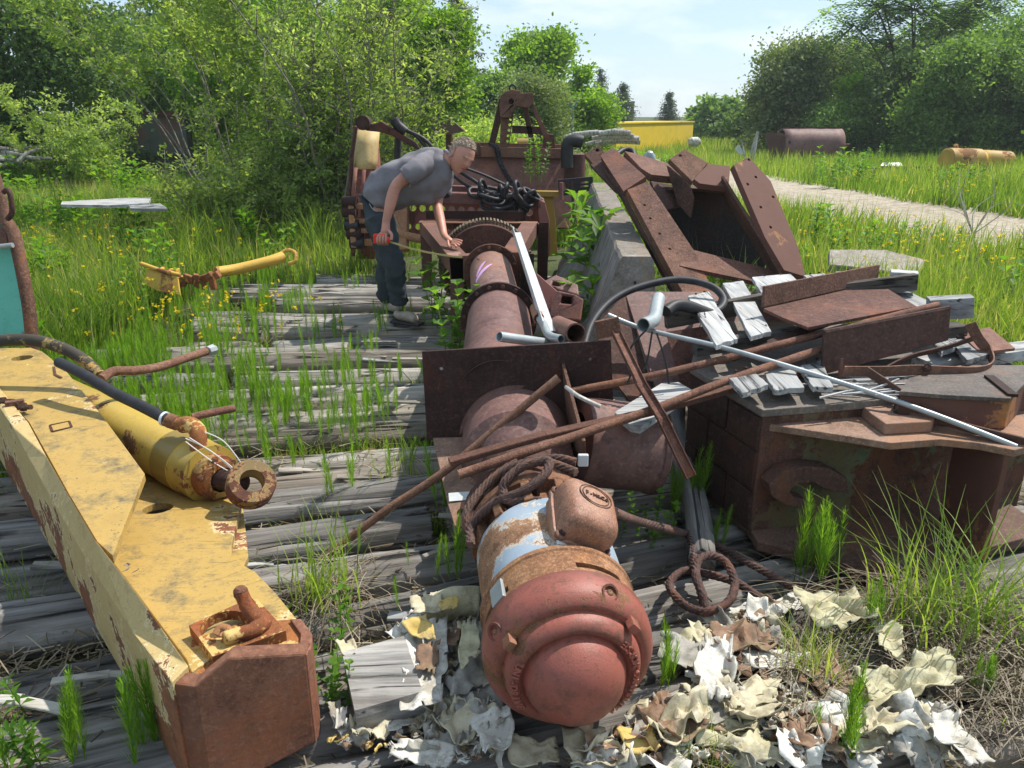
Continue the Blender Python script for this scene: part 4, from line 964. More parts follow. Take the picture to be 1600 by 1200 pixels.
# the open willow thicket left of the man: many thin stems, narrow leaves
def thicket(name, label, base, stems, nleaf, seed, size=.06, spreadx=1.0, mat='leaf_willow', asp=.2, thick=.016, u0=.15):
    base = Vector(base); t = thing(name, label, 'bush', base); r = random.Random(seed); m = MB(); P = []; T = []
    for tx, ty, tz in stems:
        b = base+Vector((r.gauss(0, .22)+(tx)*.12, r.gauss(0, .25), -.05)); e = base+Vector((tx, ty, tz)); n = 7
        mid = b.lerp(e, .5)+Vector((r.gauss(0, .12)-tx*.12, r.gauss(0, .1), tz*.07)); pts = smooth_path([b, b.lerp(mid, .5)+Vector((r.gauss(0, .05), 0, 0)), mid, e], 4)
        q = thick*r.uniform(.7, 1.25); m.tube(pts, [q*(1-.07*i) for i in range(len(pts))], 5); tn0 = r.uniform(.1, .8)
        for k in range(22):
            u = r.uniform(u0, 1)**.8; i = min(len(pts)-2, int(u*(len(pts)-1))); a = pts[i].lerp(pts[i+1], r.random())
            az = r.uniform(0, 6.28); ln = r.uniform(.25, .8)*(1.15-u*.5); d = Vector((math.cos(az), math.sin(az)*.9, r.uniform(.1, 1.0))).normalized(); c = a+d*ln
            m.tube([a, a.lerp(c, .5)+Vector((0, 0, .02)), c], [q*.32, q*.24, q*.1], 3)
            tn = min(1, max(0, tn0+r.gauss(0, .15)))
            for _ in range(int(nleaf/len(stems)/22)):
                s = r.uniform(.1, 1.08); P.append(a+d*ln*s+Vector((r.gauss(0, .035), r.gauss(0, .035), r.gauss(0, .035)))); T.append(tn+r.gauss(0, .1))
    P = np.array([tuple(v) for v in P]); V, F, tt = leaves_geo(P, size*rng.uniform(.6, 1.3, len(P)), asp, np.clip(np.array(T), 0, 1), .1)
    npmesh('crown', V, F, tt, M[mat], t); m.obj('stems', M['bark_pale'], t, smooth=True)
def stems(n, x0, x1, z0, z1, seed, dy=.6):
    r = random.Random(seed); return [(x0+(x1-x0)*(i+r.random())/n, r.gauss(0, dy), r.uniform(z0, z1)) for i in range(n)]
thicket('willow_thicket', 'large open willow thicket with many bare stems left of the man', (-3.0, 11.3, 0), stems(26, -1.9, 2.2, 1.6, 3.9, 1), 19000, 51, .075)
thicket('willow_thicket', 'thin-stemmed willows right behind the yellow curved blade', (-1.85, 10.6, 0), stems(24, -1.3, 1.3, 1.8, 3.6, 2), 9000, 52, .07, thick=.021)
thicket('willow_thicket', 'low leafy willow growth at the foot of the thicket', (-3.4, 10.3, 0), stems(20, -1.0, 1.6, .5, 1.3, 3, .4), 21000, 53, .065)
thicket('willow_thicket', 'leaning willow branches over the dark teal bin', (-4.0, 12.2, 0), stems(18, -3.6, 1.0, 2.9, 4.8, 4), 15000, 54, .085, u0=.62)
thicket('willow_thicket', 'upright willow stems between thicket and man', (-2.4, 10.5, 0), stems(18, -1.3, 1.0, 2.2, 4.0, 5), 6500, 55, .075, thick=.022)
thicket('hedge_bush', 'light bush at the left picture edge behind the pale branches', (-8.8, 16, 0), stems(14, -1.6, 1.4, .8, 2.2, 6), 12000, 56, .09)
# ------------------------------------------------------------------ gear motor in the foreground
A0 = Vector((.148, 1.67, .272)); B0 = Vector((.083, 2.20, .325)); AX = (B0-A0).normalized()
motor = thing('gear_motor', 'rusty electric gear motor with red domed end and blue paint patches lying on the logs', 'motor', (A0.x, A0.y, 0))
def off(t): return A0+AX*t
UPV = (Vector((0, 0, 1))-AX*AX.z).normalized(); SDV = AX.cross(UPV).normalized()   # SDV points to +x or -x
if SDV.x < 0: SDV = -SDV
def rad(t, ang, r): return off(t)+(UPV*math.cos(ang)+SDV*math.sin(ang))*r     # ang from top towards the right
# dome: stepped bell, profile from apex
dome = [(-.188, .0), (-.186, .03), (-.178, .06), (-.161, .09), (-.135, .114), (-.108, .1265), (-.096, .130), (-.086, .1315), (-.082, .134), (-.085, .137), (-.092, .141), (-.096, .148), (-.094, .157), (-.086, .167), (-.074, .1735),
        (-.064, .176), (-.054, .1775), (-.050, .180), (-.052, .184), (-.054, .189), (-.050, .199), (-.040, .211), (-.022, .221), (0, .2255), (.022, .2265), (.05, .225), (.052, .22), (.052, .18)]
lathe('end_dome', A0, AX, dome, M['red_dome'], motor, 72, False, 60)
# rim band with vent slots behind the dome
band = [(.054, .19), (.054, .211), (.135, .213), (.145, .217), (.16, .217), (.165, .207), (.165, .19)]
vs, fs = [], []
n = 96; SL = []
for k in range(n):
    SL.append(1 if (k % 24) in range(2, 12) else 0)
bm_pro = [(.054, .19), (.054, .211), (.078, .2125), (.098, .2125), (.145, .215), (.150, .219), (.165, .219), (.172, .206), (.172, .19)]
x = UPV; y = SDV
for t, r in bm_pro:
    for k in range(n): a = 2*math.pi*k/n; vs.append(off(t)+(x*math.cos(a)+y*math.sin(a))*r)
for i in range(len(bm_pro)-1):
    for k in range(n):
        if i == 2 and SL[k]:
            pass
        else: fs.append((i*n+k, i*n+(k+1) % n, (i+1)*n+(k+1) % n, (i+1)*n+k))
# slot floors
base = len(vs)
for t, r in ((.078, .185), (.098, .185)):
    for k in range(n): a = 2*math.pi*k/n; vs.append(off(t)+(x*math.cos(a)+y*math.sin(a))*r)
for k in range(n):
    if SL[k]:
        fs += [(base+k, base+(k+1) % n, base+n+(k+1) % n, base+n+k), (2*n+k, 2*n+(k+1) % n, base+(k+1) % n, base+k), (base+n+k, base+n+(k+1) % n, 3*n+(k+1) % n, 3*n+k)]
        for e in (k, (k+1) % n):
            if not (SL[k-1] if e == k else SL[(k+1) % n]): fs.append((2*n+e, 3*n+e, base+n+e, base+e))
autos(mesh('vented_band', vs, fs, M['rust_orange'], motor), 30)
body = [(.172, .19), (.172, .205), (.40, .207), (.41, .2), (.47, .2), (.475, .19)]
lathe('motor_housing', A0, AX, [(.172, .18), (.174, .2065), (.30, .209), (.41, .208), (.418, .203), (.418, .17)], M['motor'], motor, 80, False, 40)
lathe('recess_ring', A0, AX, [(.40, .17), (.41, .178), (.50, .178), (.51, .17)], M['rust_orange'], motor, 60, False)
lathe('rear_flange', A0, AX, [(.50, .15), (.50, .219), (.506, .223), (.535, .223), (.541, .219), (.541, .12)], M['rust_orange'], motor, 80, False, 30)
for k in range(6):
    a = R(-70+k*28); c = rad(.455, a, .195); mm = MB(); mm.bar(rad(.41, a, .197), rad(.502, a, .205), .028, .035, up=(c-off(.455))); mm.obj('foot_rib', M['rust_orange'], motor, bevel=.003)
for a in (-38, -12, 20):
    c = rad(.475, R(a+6), .198); v, f = lathe_geo(c, (c-off(.475)), [(-.02, .013), (.012, .013), (.016, .009), (.017, 0.001)], 6); mesh('bolt', v, f, M['rust'], motor)
# recessed bolts on the dome rim
for a in (25, -62, 118, 200):
    c = rad(-.012, R(a), .212); nrm = (c-off(.0)).normalized(); nn = (nrm*.8-AX*.6).normalized()
    lathe('bolt_pocket', c-nn*.012, nn, [(0, .0), (.004, .016), (.022, .024), (.027, .023), (.027, .018), (.008, .012), (.006, 0.001)], M['red_dome'], motor, 24, False)
    v, f = lathe_geo(c, nn, [(-.005, .010), (.012, .010), (.015, .006), (.016, .001)], 12); mesh('bolt', v, f, M['rust_orange'], motor, smooth=True)
for a in (48, -57):
    c = rad(-.062, R(a), .196); q = Matrix((SDV*math.cos(R(a))-UPV*math.sin(R(a)), (UPV*math.cos(R(a))+SDV*math.sin(R(a))), -AX)).transposed()
    mm = MB(); mm.box(c, (.030, .022, .034), q); mm.obj('cast_lug', M['red_dome'], motor, bevel=.002)
lf = [rad(.115, R(a), .214) for a in (-62, -58, -54)]
mm = MB(); c = rad(.1, R(-55), .215); mm.box(c, (.05, .012, .07), Matrix((SDV*math.cos(R(-55))-UPV*math.sin(R(-55)), (UPV*math.cos(R(-55))+SDV*math.sin(R(-55))), AX)).transposed()); mm.obj('name_plate', M['galv'], motor, bevel=.002)

def letters(text, place, size, depth, mat, parent, name='lettering'):
    """raised letters, each placed by place(i) -> 4x4 matrix; one mesh"""
    mv, mf = [], []; dg = None
    for i, ch in enumerate(text):
        if ch == ' ': continue
        cu = bpy.data.curves.new('letter', 'FONT'); cu.body = ch; cu.size = size; cu.extrude = depth; cu.align_x = 'CENTER'; cu.align_y = 'CENTER'; cu.bevel_depth = depth*.15; cu.offset = size*.012; cu.resolution_u = 3
        ob = bpy.data.objects.new('letter', cu); COL.objects.link(ob); bpy.context.view_layer.update()
        me = bpy.data.meshes.new_from_object(ob.evaluated_get(bpy.context.evaluated_depsgraph_get()))
        Mx = place(i); n0 = len(mv)
        mv += [Mx @ v.co for v in me.vertices]; mf += [tuple(a+n0 for a in p.vertices) for p in me.polygons]
        bpy.data.objects.remove(ob); bpy.data.curves.remove(cu); bpy.data.meshes.remove(me)
    return mesh(name, mv, mf, mat, parent)
def on_ring(text, r, t, a_mid, step, ccw=True):
    # letters on the dome step; seen from the front (-AX); tops point to the centre, running counter-clockwise as seen
    n = len(text)
    def place(i):
        a = a_mid-(i-(n-1)/2)*step        # a: clockwise-from-top angle as seen from the camera (SDV is to the right)
        radial = UPV*math.cos(a)+SDV*math.sin(a); up = -radial; tl = t
        nrm = (-AX*.94+radial*.34).normalized(); up = (up-nrm*up.dot(nrm)).normalized(); xd = up.cross(nrm)
        Mx = Matrix((xd, up, nrm)).transposed().to_4x4(); Mx.translation = off(tl)+radial*r; return Mx
    return place
letters('FAIRBANKS-MORSE', on_ring('FAIRBANKS-MORSE', .156, -.0955, R(95), R(6.4)), .026, .005, M['red_dome'], motor)
letters('UNI-DRIVE', on_ring('UNI-DRIVE', .156, -.0955, R(-93), R(6.4)), .026, .005, M['red_dome'], motor)

# conduit box: pillow-shaped cast cover, upper right of the housing
bc = Vector((.215, 1.925, .545)); bn = (UPV*.86+SDV*.47-AX*.20).normalized(); bx = (SDV*.88-UPV*.47).normalized(); bx = (bx-bn*bx.dot(bn)).normalized(); by = bn.cross(bx)
if by.dot(AX) < 0: by = -by
def bp(u, v, w): return bc+bx*u+by*v+bn*w
nb = 56; vs = []; rows = [(-.085, .080, 6), (-.082, .083, 6), (-.055, .084, 6), (-.055, .091, 7), (-.048, .093, 7), (-.042, .091, 7), (-.040, .084, 7), (-.010, .083, 6.5), (.012, .080, 6), (.028, .073, 5.5), (.036, .063, 5), (.040, .048, 4), (.042, .015, 3)]
for w, r, p in rows:
    for k in range(nb):
        a = 2*math.pi*k/nb; c, s = math.cos(a), math.sin(a); d = (abs(c)**p+abs(s)**p)**(-1/p); vs.append(bp(c*d*r*1.02, s*d*r*1.14, w*1.05))
fs = [(i*nb+k, i*nb+(k+1) % nb, (i+1)*nb+(k+1) % nb, (i+1)*nb+k) for i in range(len(rows)-1) for k in range(nb)]+[tuple(range((len(rows)-1)*nb, len(rows)*nb))]
box = autos(mesh('conduit_box', vs, fs, M['cast_rust'], motor), 50)
lathe('box_neck', bc-bn*.16, bn, [(0, .075), (.05, .07), (.10, .075)], M['motor'], motor, 24, False)
mm = MB(); mm.box(bp(.004, -.012, -.0545), (.165, .206, .009), Matrix((bx, by, bn)).transposed()); mm.obj('gasket', M['tape'], box, bevel=.002)
for u, v in ((-.072, .084), (.072, .084), (-.072, -.086), (.072, -.086)):
    lathe('screw_lug', bp(u, v, -.052), bn, [(0, .018), (.012, .018), (.016, .014), (.016, .001)], M['cast_rust'], box, 16)
    v2, f2 = lathe_geo(bp(u, v, -.04), bn, [(0, .010), (.012, .010), (.014, .006), (.014, .001)], 8); mesh('screw', v2, f2, M['rust'], box)
for r_s in (.042, .035):
    tube('oval_seal', [bp(r_s*1.25*math.cos(a*math.pi/20), .022+r_s*.95*math.sin(a*math.pi/20), .0445-.10*(r_s*.95*math.sin(a*math.pi/20)+.022)**2*8) for a in range(41)], .0016, M['rust'], box, 6)
def seal(i):
    Mx = Matrix((bx, by, bn)).transposed().to_4x4(); Mx.translation = bp(-.026+.013*i, .022, .0445); return Mx
letters('F-M&Co', lambda i: seal(i-.3), .019, .002, M['rust'], box, 'seal_lettering')

# ------------------------------------------------------------------ elbow housing with square plate
elb = thing('plate_housing', 'rusty housing with a square end plate and a welded foot behind the motor', 'housing', (.05, 3.0, 0))
pl = [W(660, 548, 3.08), W(954, 531, 3.05), W(960, 676, 3.02), W(668, 686, 3.05)]
pl_o = plate('square_plate', pl[::-1], -.016, M['rust_dark'], elb, [(W(690, 575, 3.07), .008), (W(922, 560, 3.05), .007), (W(928, 655, 3.04), .007)], bevel=.002)
dc = W(808, 690, 3.02); lathe('front_drum', Vector((dc.x, 3.06, dc.z)), (0, -1, .02), [(0, .245), (.03, .25), (.03, .235), (.27, .225), (.30, .19), (.34, .16), (.36, .14)], M['rust_pipe'], elb, 64, False)
lathe('coupling_throat', Vector((dc.x-.0, 2.72, dc.z)), (B0-Vector((dc.x, 2.72, dc.z))), [(0, .15), ((B0-Vector((dc.x, 2.72, dc.z))).length-.0, .15)], M['rust_dark'], elb, 40, False)
ga = [W(879, 562, 3.06), W(885, 692, 3.03), W(914, 716, 2.62), W(907, 690, 2.60)]
plate('gusset', ga, .012, M['rust'], elb, bevel=.002)
ca = W(912, 690, 2.90); cb = W(1016, 700, 2.95); cax = (cb-ca)
bd = lathe('side_drum', ca, cax, [(-.03, .12), (-.02, .18), (0, .183), (cax.length-.015, .183), (cax.length-.01, .192), (cax.length+.012, .196), (cax.length+.02, .188), (cax.length+.02, .165), (cax.length-.05, .165)], M['rust_pipe'], elb, 64, False)
lathe('drum_end', ca+cax*.93, cax, [(0, .17), (.004, .17), (.006, .0)], M['rust_dark'], elb, 40, False)
fp = [W(676, 684, 3.03), W(778, 690, 3.0), W(770, 735, 2.78), W(738, 790, 2.62), W(745, 812, 2.56), W(742, 826, 2.53), W(728, 833, 2.51), W(712, 830, 2.52), (W(700, 790, 2.64))]
plate('foot_plate', fp, .02, M['rust_ledge'], elb, [(W(722, 808, 2.585), .017)], bevel=.003)
tp = [W(701, 772, 2.675), W(738, 769, 2.675), W(738, 782, 2.635), W(702, 785, 2.635)]
plate('tape_strip', [p+Vector((0, -.004, .006)) for p in tp], .001, M['tape'], elb)

# ------------------------------------------------------------------ bolted pipe and the frame it runs through
P0 = Vector((-.055, 3.05, .46)); P1 = Vector((-.075, 4.25, .50)); P2 = Vector((-.155, 5.52, .545))
Z0 = W(779, 470, 4.3); 
pipe = thing('bolted_pipe', 'dusty rust-brown pipe in two lengths joined by bolted flanges', 'pipe', (-.1, 4.2, 0))
def axp(a, b, t): return a+(b-a).normalized()*t
L01 = (P1-P0).length; L12 = (P2-P1).length
lathe('pipe_length', P0, P1-P0, [(0, .178), (L01-.012, .178)], M['rust_pipe'], pipe, 64, False)
lathe('pipe_length', P1, P2-P1, [(.012, .150), (L12-.03, .150)], M['rust_pipe'], pipe, 64, False)
def flange(p, ax, R_, th, nb, parent, ph=0.0, rp=.155):
    ax = Vector(ax).normalized()
    fl = lathe('flange', p-ax*th/2, ax, [(0, rp), (0, R_-.002), (.002, R_), (th-.002, R_), (th, R_-.002), (th, rp)], M['rust_dark'], parent, 64, False, 30)
    x = ax.orthogonal().normalized(); y = ax.cross(x)
    for k in range(nb):
        a = 2*math.pi*(k+ph)/nb; c = p+(x*math.cos(a)+y*math.sin(a))*(R_-.022); v, f = lathe_geo(c-ax*th/2, -ax, [(0, .014), (.011, .014), (.013, .010), (.013, .001)], 6); mesh('bolt', v, f, M['rust'], fl)
flange(P1, P1-P0, .218, .026, 16, pipe, .3, .15); flange(P2-(P2-P1).normalized()*.05, P2-P1, .195, .03, 14, pipe, .1, .145)
# purple spray strokes lie on the pipe skin
axd = (P2-P1).normalized(); ux = axd.cross(Vector((0, 0, 1))).normalized(); uz = ux.cross(axd)
for (t0, a0, t1, a1, w_) in ((.62, -48, .90, -18, .016), (.50, -52, .78, -2, .018)):
    vs = []
    for i in range(13):
        u = i/12; t = t0+(t1-t0)*u; a = R(a0+(a1-a0)*u**1.3); ww = w_*math.sin(math.pi*(u*.92+.06))**.7
        for s in (-1, 1): q = a+s*ww*.5/.15; tt = t-s*ww*1.6; vs.append(P1+axd*tt+(uz*math.cos(q)+ux*math.sin(q))*.1514)
    mesh('spray_mark', vs, [(2*i, 2*i+1, 2*i+3, 2*i+2) for i in range(12)], M['purple'], pipe)
tube('thin_wire', [W(745, 404, 5.3), W(770, 415, 5.2), W(800, 424, 5.3)], .004, M['rust_dark'], pipe, 6, 4)

fr = thing('angle_frame', 'rusty welded frame of angle bars on four legs with a big gear wheel in it', 'frame', (-.15, 6.4, 0))
FL, FR_, BR, BL = W(702, 401, 5.60), W(813, 394, 5.60), W(840, 346, 7.25), W(656, 345, 7.25)
def angle_bar(name, a, b, w, h, t, mat, parent, flip=1, up=(0, 0, 1), vert=-1):
    """L-section: a vertical leg and a horizontal leg"""
    m = MB(); m.prof(a, b, [(0, 0), (flip*w, 0), (flip*w, vert*t), (flip*t, vert*t), (flip*t, vert*h), (0, vert*h)] if flip*vert < 0 else [(0, 0), (0, vert*h), (flip*t, vert*h), (flip*t, vert*t), (flip*w, vert*t), (flip*w, 0)], up)
    return m.obj(name, mat, parent, bevel=.0015, seg=1)
angle_bar('rail', FL, FR_, .10, .17, .012, M['rust'], fr, -1)
angle_bar('rail', BL, BR, .10, .08, .012, M['rust'], fr, 1)
angle_bar('rail', FL, BL, .14, .12, .012, M['rust'], fr, 1)
angle_bar('rail', FR_, BR, .14, .12, .012, M['rust'], fr, -1)
m = MB(); m.prof(BL+Vector((.06, -.005, .02)), BR+Vector((-.14, -.005, .02)), [(0, 0), (.012, 0), (.012, .075), (0, .075)]); m.obj('upstand', M['rust_dark'], fr)
for p, dx in ((FL, .0), (FR_, -.0), (BR, -.0), (BL, 0)):
    s = 1 if p in (FL, BL) else -1
    m = MB(); q = Vector((p.x, p.y, p.z-.01)); m.prof(Vector((q.x, q.y, -.04)), q, [(0, 0), (0, s*.10), (.012, s*.10), (.012, s*.012), (.12, s*.012), (.12, 0)], up=(s, 0, 0)); m.obj('leg', M['rust_dark'], fr)
cpl = [FL+Vector((0, 0, .004)), FL+Vector((.10, .02, .004)), FL+Vector((.04, .30, .004)), FL+Vector((-.075, .30, .004))]
plate('corner_plate', cpl, .006, M['rust_ledge'], fr)
# gear wheel and drum in the frame
gc = Vector((-.215, 6.35, .40)); gax = Vector((-.045, 1, .03)).normalized()
gw = lathe('gear_wheel', gc, gax, [(-.06, .12), (-.05, .36), (.0, .37), (.09, .37), (.10, .35), (.10, .12)], M['rust'], fr, 72, False)
gx = gax.orthogonal().normalized(); gy = gax.cross(gx); m = MB()
for k in range(84):
    a = 2*math.pi*k/84; d = gx*math.cos(a)+gy*math.sin(a); tn = -gx*math.sin(a)+gy*math.cos(a)
    m.box(gc+gax*.055+d*.382, (.030, .13, .015), Matrix((d, gax, tn)).transposed())
m.obj('gear_teeth', M['teeth'], gw)
lathe('hub_pipe', P2-(P2-P1).normalized()*.04, gc-P2, [(0, .15), ((gc-P2).length, .17)], M['rust_pipe'], fr, 48, False)
gh = [gc+gax*-.12+Vector((.5*math.cos(R(a)), 0, .36*math.sin(R(a)))) for a in range(28, 153, 8)]

# ------------------------------------------------------------------ light pipes and bars lying across
hollow('conduit_pipe', [W(780, 526, 3.12), W(860, 537, 3.3), W(905, 545, 3.5)], .022, .004, M['galv'], None, 16, kind=None); tag(bpy.context.scene.objects[-1] if False else COL.objects[-1], 'pale grey open-ended tube lying behind the square plate top edge', 'tube')
def solo(o, label, cat, group=None):
    """a thing of one mesh: put its origin on itself"""
    me = o.data; c = Vector((0, 0, 0))
    n = len(me.vertices)
    for v in me.vertices: c += v.co
    c /= n; zmin = min(v.co.z for v in me.vertices); c.z = zmin
    me.transform(Matrix.Translation(-c)); o.location = Vector(o.location)+c
    return tag(o, label, cat, group)
solo(COL.objects['conduit_pipe'], 'pale grey open-ended tube lying behind the square plate top edge', 'tube')
solo(hollow('short_pipe', [W(900, 521, 3.15), W(872, 508, 3.6)], .045, .007, M['rust_rod'], n=24), 'short wide rusty pipe stub with dark open mouth beside the plate', 'pipe')
o = hollow('bent_pipe', [W(877, 530, 3.16), W(858, 524, 3.3), W(848, 505, 3.5), W(838, 492, 3.75)], .019, .004, M['galv'], None, 16, 4); solo(o, 'bent grey pipe with open end next to the wide rusty stub', 'pipe')
solo(hollow('small_pipe', [W(842, 498, 3.6), W(836, 482, 3.95)], .028, .006, M['rust_orange'], n=16), 'small tan pipe stub standing above the bent grey pipe', 'pipe')
m = MB(); m.prof(W(858, 518, 3.4), W(807, 364, 5.7), [(-.03, 0), (.03, 0), (.03, .004), (-.026, .004), (-.026, .05), (-.03, .05)]); solo(m.obj('galvanised_angle', M['galv_white']), 'long pale galvanised angle bar leaning beside the bolted pipe', 'metal bar')
# round bars and strips across the pile
def rod(name, pts, r, mat, label, cat='bar', **k):
    o = tube(name, pts, r, mat, None, k.pop('n', 14), k.pop('sm', 6), wob=k.pop('wob', .12), **k); return solo(o, label, cat)
rod('round_bar', [W(500, 878, 2.62), W(600, 800, 2.68), W(690, 740, 2.72), W(800, 650, 2.78), W(873, 590, 2.82)], .0165, M['rust_rod'], 'long rusty round bar leaning from the logs up onto the square plate')
rod('round_bar', [W(716, 742, 2.33), W(850, 697, 2.45), W(1000, 647, 2.62), (W(1150, 590, 2.84)), W(1285, 545, 3.05)], .0165, M['rust_rod'], 'straight rusty round bar ending above the motor flange')
m = MB(); rb = [W(702, 722, 2.40), W(850, 680, 2.50), W(1010, 645, 2.68), W(1150, 606, 2.88), W(1275, 577, 3.08)]
for i in range(4): m.bar(rb[i], rb[i+1]+(rb[i+1]-rb[i])*.01, .042, .020)
solo(m.obj('flat_bar', M['rust_rod'], bevel=.004), 'flat rusty bar just under the round bar above the motor', 'bar')
rod('round_bar', [W(890, 612, 2.95), W(1040, 583, 2.98), W(1200, 543, 3.08), W(1330, 510, 3.25), W(1465, 476, 3.5)], .016, M['rust_rod'], 'longest rusty round bar crossing the pallet to the upper right')
m = MB(); m.bar(W(1140, 560, 3.1), W(1325, 492, 3.4), .045, .02); solo(m.obj('flat_bar', M['rust_dark'], bevel=.003), 'short rusty flat bar lying against the longest round bar on the pallet', 'bar')
rod('conduit_tube', [W(950, 492, 3.25), W(1010, 515, 3.2), W(1140, 546, 3.02), W(1320, 600, 2.80), W(1460, 648, 2.62), W(1588, 698, 2.48)], .0105, M['galv'], 'long thin grey-green tube running down to the right over the block', 'tube', wob=.02)
hollow_pts = [W(962, 522, 3.0), W(1000, 600, 2.72), W(1034, 655, 2.58), W(1058, 705, 2.52), W(1078, 745, 2.48)]
m = MB()
for i in range(4): m.prof(hollow_pts[i], hollow_pts[i+1]+(hollow_pts[i+1]-hollow_pts[i])*.02, [(-.020, 0), (.020, 0), (.020, .016), (.016, .016), (.016, .004), (-.016, .004), (-.016, .016), (-.020, .016)], up=(.3, -1, .3))
solo(m.obj('channel_bar', M['rust_rod'], bevel=.001), 'rusty channel strip with grey patches hanging down over the round bars', 'bar')
m = MB(); m.box(W(950, 512, 3.05), (.10, .02, .075), Matrix.Rotation(R(-12), 3, 'Y')); solo(m.obj('bracket_tab', M['rust'], bevel=.003), 'small rusty tab at the top of the channel strip', 'bracket')
o = hollow('elbow_pipe', [W(1005, 508, 3.1), W(1021, 500, 3.2), W(1026, 480, 3.35), W(1029, 466, 3.45)], .030, .004, M['galv'], None, 20, 5); solo(o, 'grey elbow tube with dark open mouth tied to the thin tube', 'pipe')
for i, (pts, lb) in enumerate((([(1010, 515), (985, 545), (988, 575), (980, 600)], 'black cord hanging from the grey elbow, left strand'), ([(1019, 518), (1012, 560), (1005, 580)], 'black cord hanging from the grey elbow, middle strand'), ([(1026, 520), (1040, 565), (1045, 600)], 'black cord hanging from the grey elbow, right strand'))):
    rod('cord', [W(a, b, 2.98-.02*j) for j, (a, b) in enumerate(pts)], .004, M['hose'], lb, 'cord', wob=0, n=6)
rod('rubber_hose', [W(912, 545, 3.45), W(925, 505, 3.6), W(955, 470, 3.75), W(1000, 448, 3.85), W(1060, 437, 3.9), W(1110, 447, 3.85), W(1131, 468, 3.75), W(1120, 486, 3.65), W(1085, 490, 3.6)], .019, M['hose'], 'thick black rubber hose looping behind the pallet', 'hose', wob=.03, n=16)
rod('rubber_hose', [W(1040, 487, 3.45), W(1055, 478, 3.5), W(1080, 480, 3.55), W(1110, 490, 3.6)], .028, M['hose'], 'torn black hose end beside the grey elbow', 'hose', wob=.25, n=16)
solo(plate('broken_board', [W(960, 640, 2.78), W(985, 665, 2.66), W(1000, 672, 2.64), W(1085, 605, 2.95), W(1060, 598, 3.05), W(1035, 600, 3.05)], .03, M['pale_wood'], bevel=.004), 'split pale board lying on the big side drum', 'board')
rod('rag_strip', [W(884, 605, 2.78), W(900, 617, 2.72), W(920, 627, 2.7), W(938, 635, 2.7)], .008, M['pale_wood_z'], 'small white curled strip on the gusset', 'strip', wob=.4, n=8)
o = MB(); o.box(W(911, 719, 2.42), (.036, .016, .045)); solo(o.obj('white_clip', M['white_clip'], bevel=.004), 'small white plastic clip standing behind the conduit box', 'clip')

# ------------------------------------------------------------------ wire rope: twisted strands
def rope(name, pts, r, label=None, parent=None, sm=9):
    P = smooth_path(pts, sm); P2 = [P[0]]
    for p in P[1:]:
        if (p-P2[-1]).length > r*.33:
            k = int((p-P2[-1]).length/(r*.33)); a = P2[-1].copy()
            for i in range(1, k+1): P2.append(a.lerp(p, i/k))
    o = tube(name, P2, r, M['cable'], parent, 30, lobes=6, twist=.75/r, depth=.46)
    o.data.polygons.foreach_set('use_smooth', [True]*len(o.data.polygons))
    return solo(o, label, 'wire rope') if label else o
rr = .0155
wr_ = thing('wire_rope', 'rusty twisted wire rope coiled round the motor flange and knotted on the logs at right', 'wire rope', (.3, 2.2, 0))
rope('rope_turn', [W(735, 852, 2.02), W(738, 820, 2.10), W(775, 785, 2.10), W(812, 770, 2.08), W(845, 748, 2.10), W(858, 728, 2.14), W(852, 720, 2.17), W(815, 730, 2.17), W(790, 752, 2.14), W(786, 768, 2.12), W(795, 782, 2.08), W(830, 782, 2.06), W(868, 790, 2.05)], rr, parent=wr_)
rope('rope_turn', [W(732, 832, 2.15), W(730, 800, 2.2), W(760, 758, 2.28), W(800, 730, 2.30), W(850, 722, 2.28), W(900, 738, 2.2)], rr, parent=wr_)
rope('rope_turn', [W(740, 795, 2.34), W(760, 755, 2.38), W(800, 732, 2.40), W(860, 716, 2.38), W(900, 722, 2.36)], rr, parent=wr_)
rope('rope_turn', [W(733, 815, 2.26), W(735, 780, 2.32), W(765, 745, 2.36), W(810, 722, 2.38)], rr, parent=wr_)
rope('rope_turn', [W(960, 800, 2.10), W(990, 812, 2.30), W(1030, 823, 2.42), G(1075, 835, .07), G(1115, 850, .04), G(1180, 885, .04), G(1235, 915, .035), G(1268, 933, .03)], rr, parent=wr_)
rope('rope_turn', [G(1076, 832, .08), G(1084, 860, .08), G(1086, 890, .08), G(1096, 930, .07), G(1104, 962, .04)], rr, parent=wr_)
rope('rope_turn', [G(1104, 964, .04), G(1098, 930, .09), G(1087, 900, .12), G(1092, 875, .13), G(1112, 868, .13), G(1135, 880, .12), G(1148, 912, .10), G(1138, 940, .08), G(1108, 955, .06), G(1075, 948, .05), G(1050, 925, .05), G(1048, 908, .05), G(1070, 892, .06), G(1105, 897, .06), G(1150, 910, .05), G(1185, 932, .03), G(1205, 936, .02)], rr, parent=wr_)

# ------------------------------------------------------------------ the large rusted block on the right
blk = thing('steel_block', 'massive rusty steel block with lugs and dark recessed front under the pallet', 'machine part', (1.35, 3.2, 0))
ZT = .555
q1 = G(1194, 643, ZT); q2 = G(1082, 577, ZT); q3 = Vector((1.05, 4.1, 0)); q4 = Vector((2.25, 3.75, 0)); q5 = G(1620, 610, ZT)
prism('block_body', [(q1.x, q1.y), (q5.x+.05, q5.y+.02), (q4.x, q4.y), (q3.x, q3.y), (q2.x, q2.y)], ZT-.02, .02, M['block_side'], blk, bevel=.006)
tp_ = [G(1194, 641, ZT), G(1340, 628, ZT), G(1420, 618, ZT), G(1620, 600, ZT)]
prism('top_plate', [(q1.x-.01, q1.y-.01), (q5.x+.06, q5.y+.01), (q4.x+.01, q4.y+.01), (q3.x, q3.y+.01), (q2.x-.01, q2.y)], ZT+.01, ZT-.0195, M['rust_grey'], blk, bevel=.004)
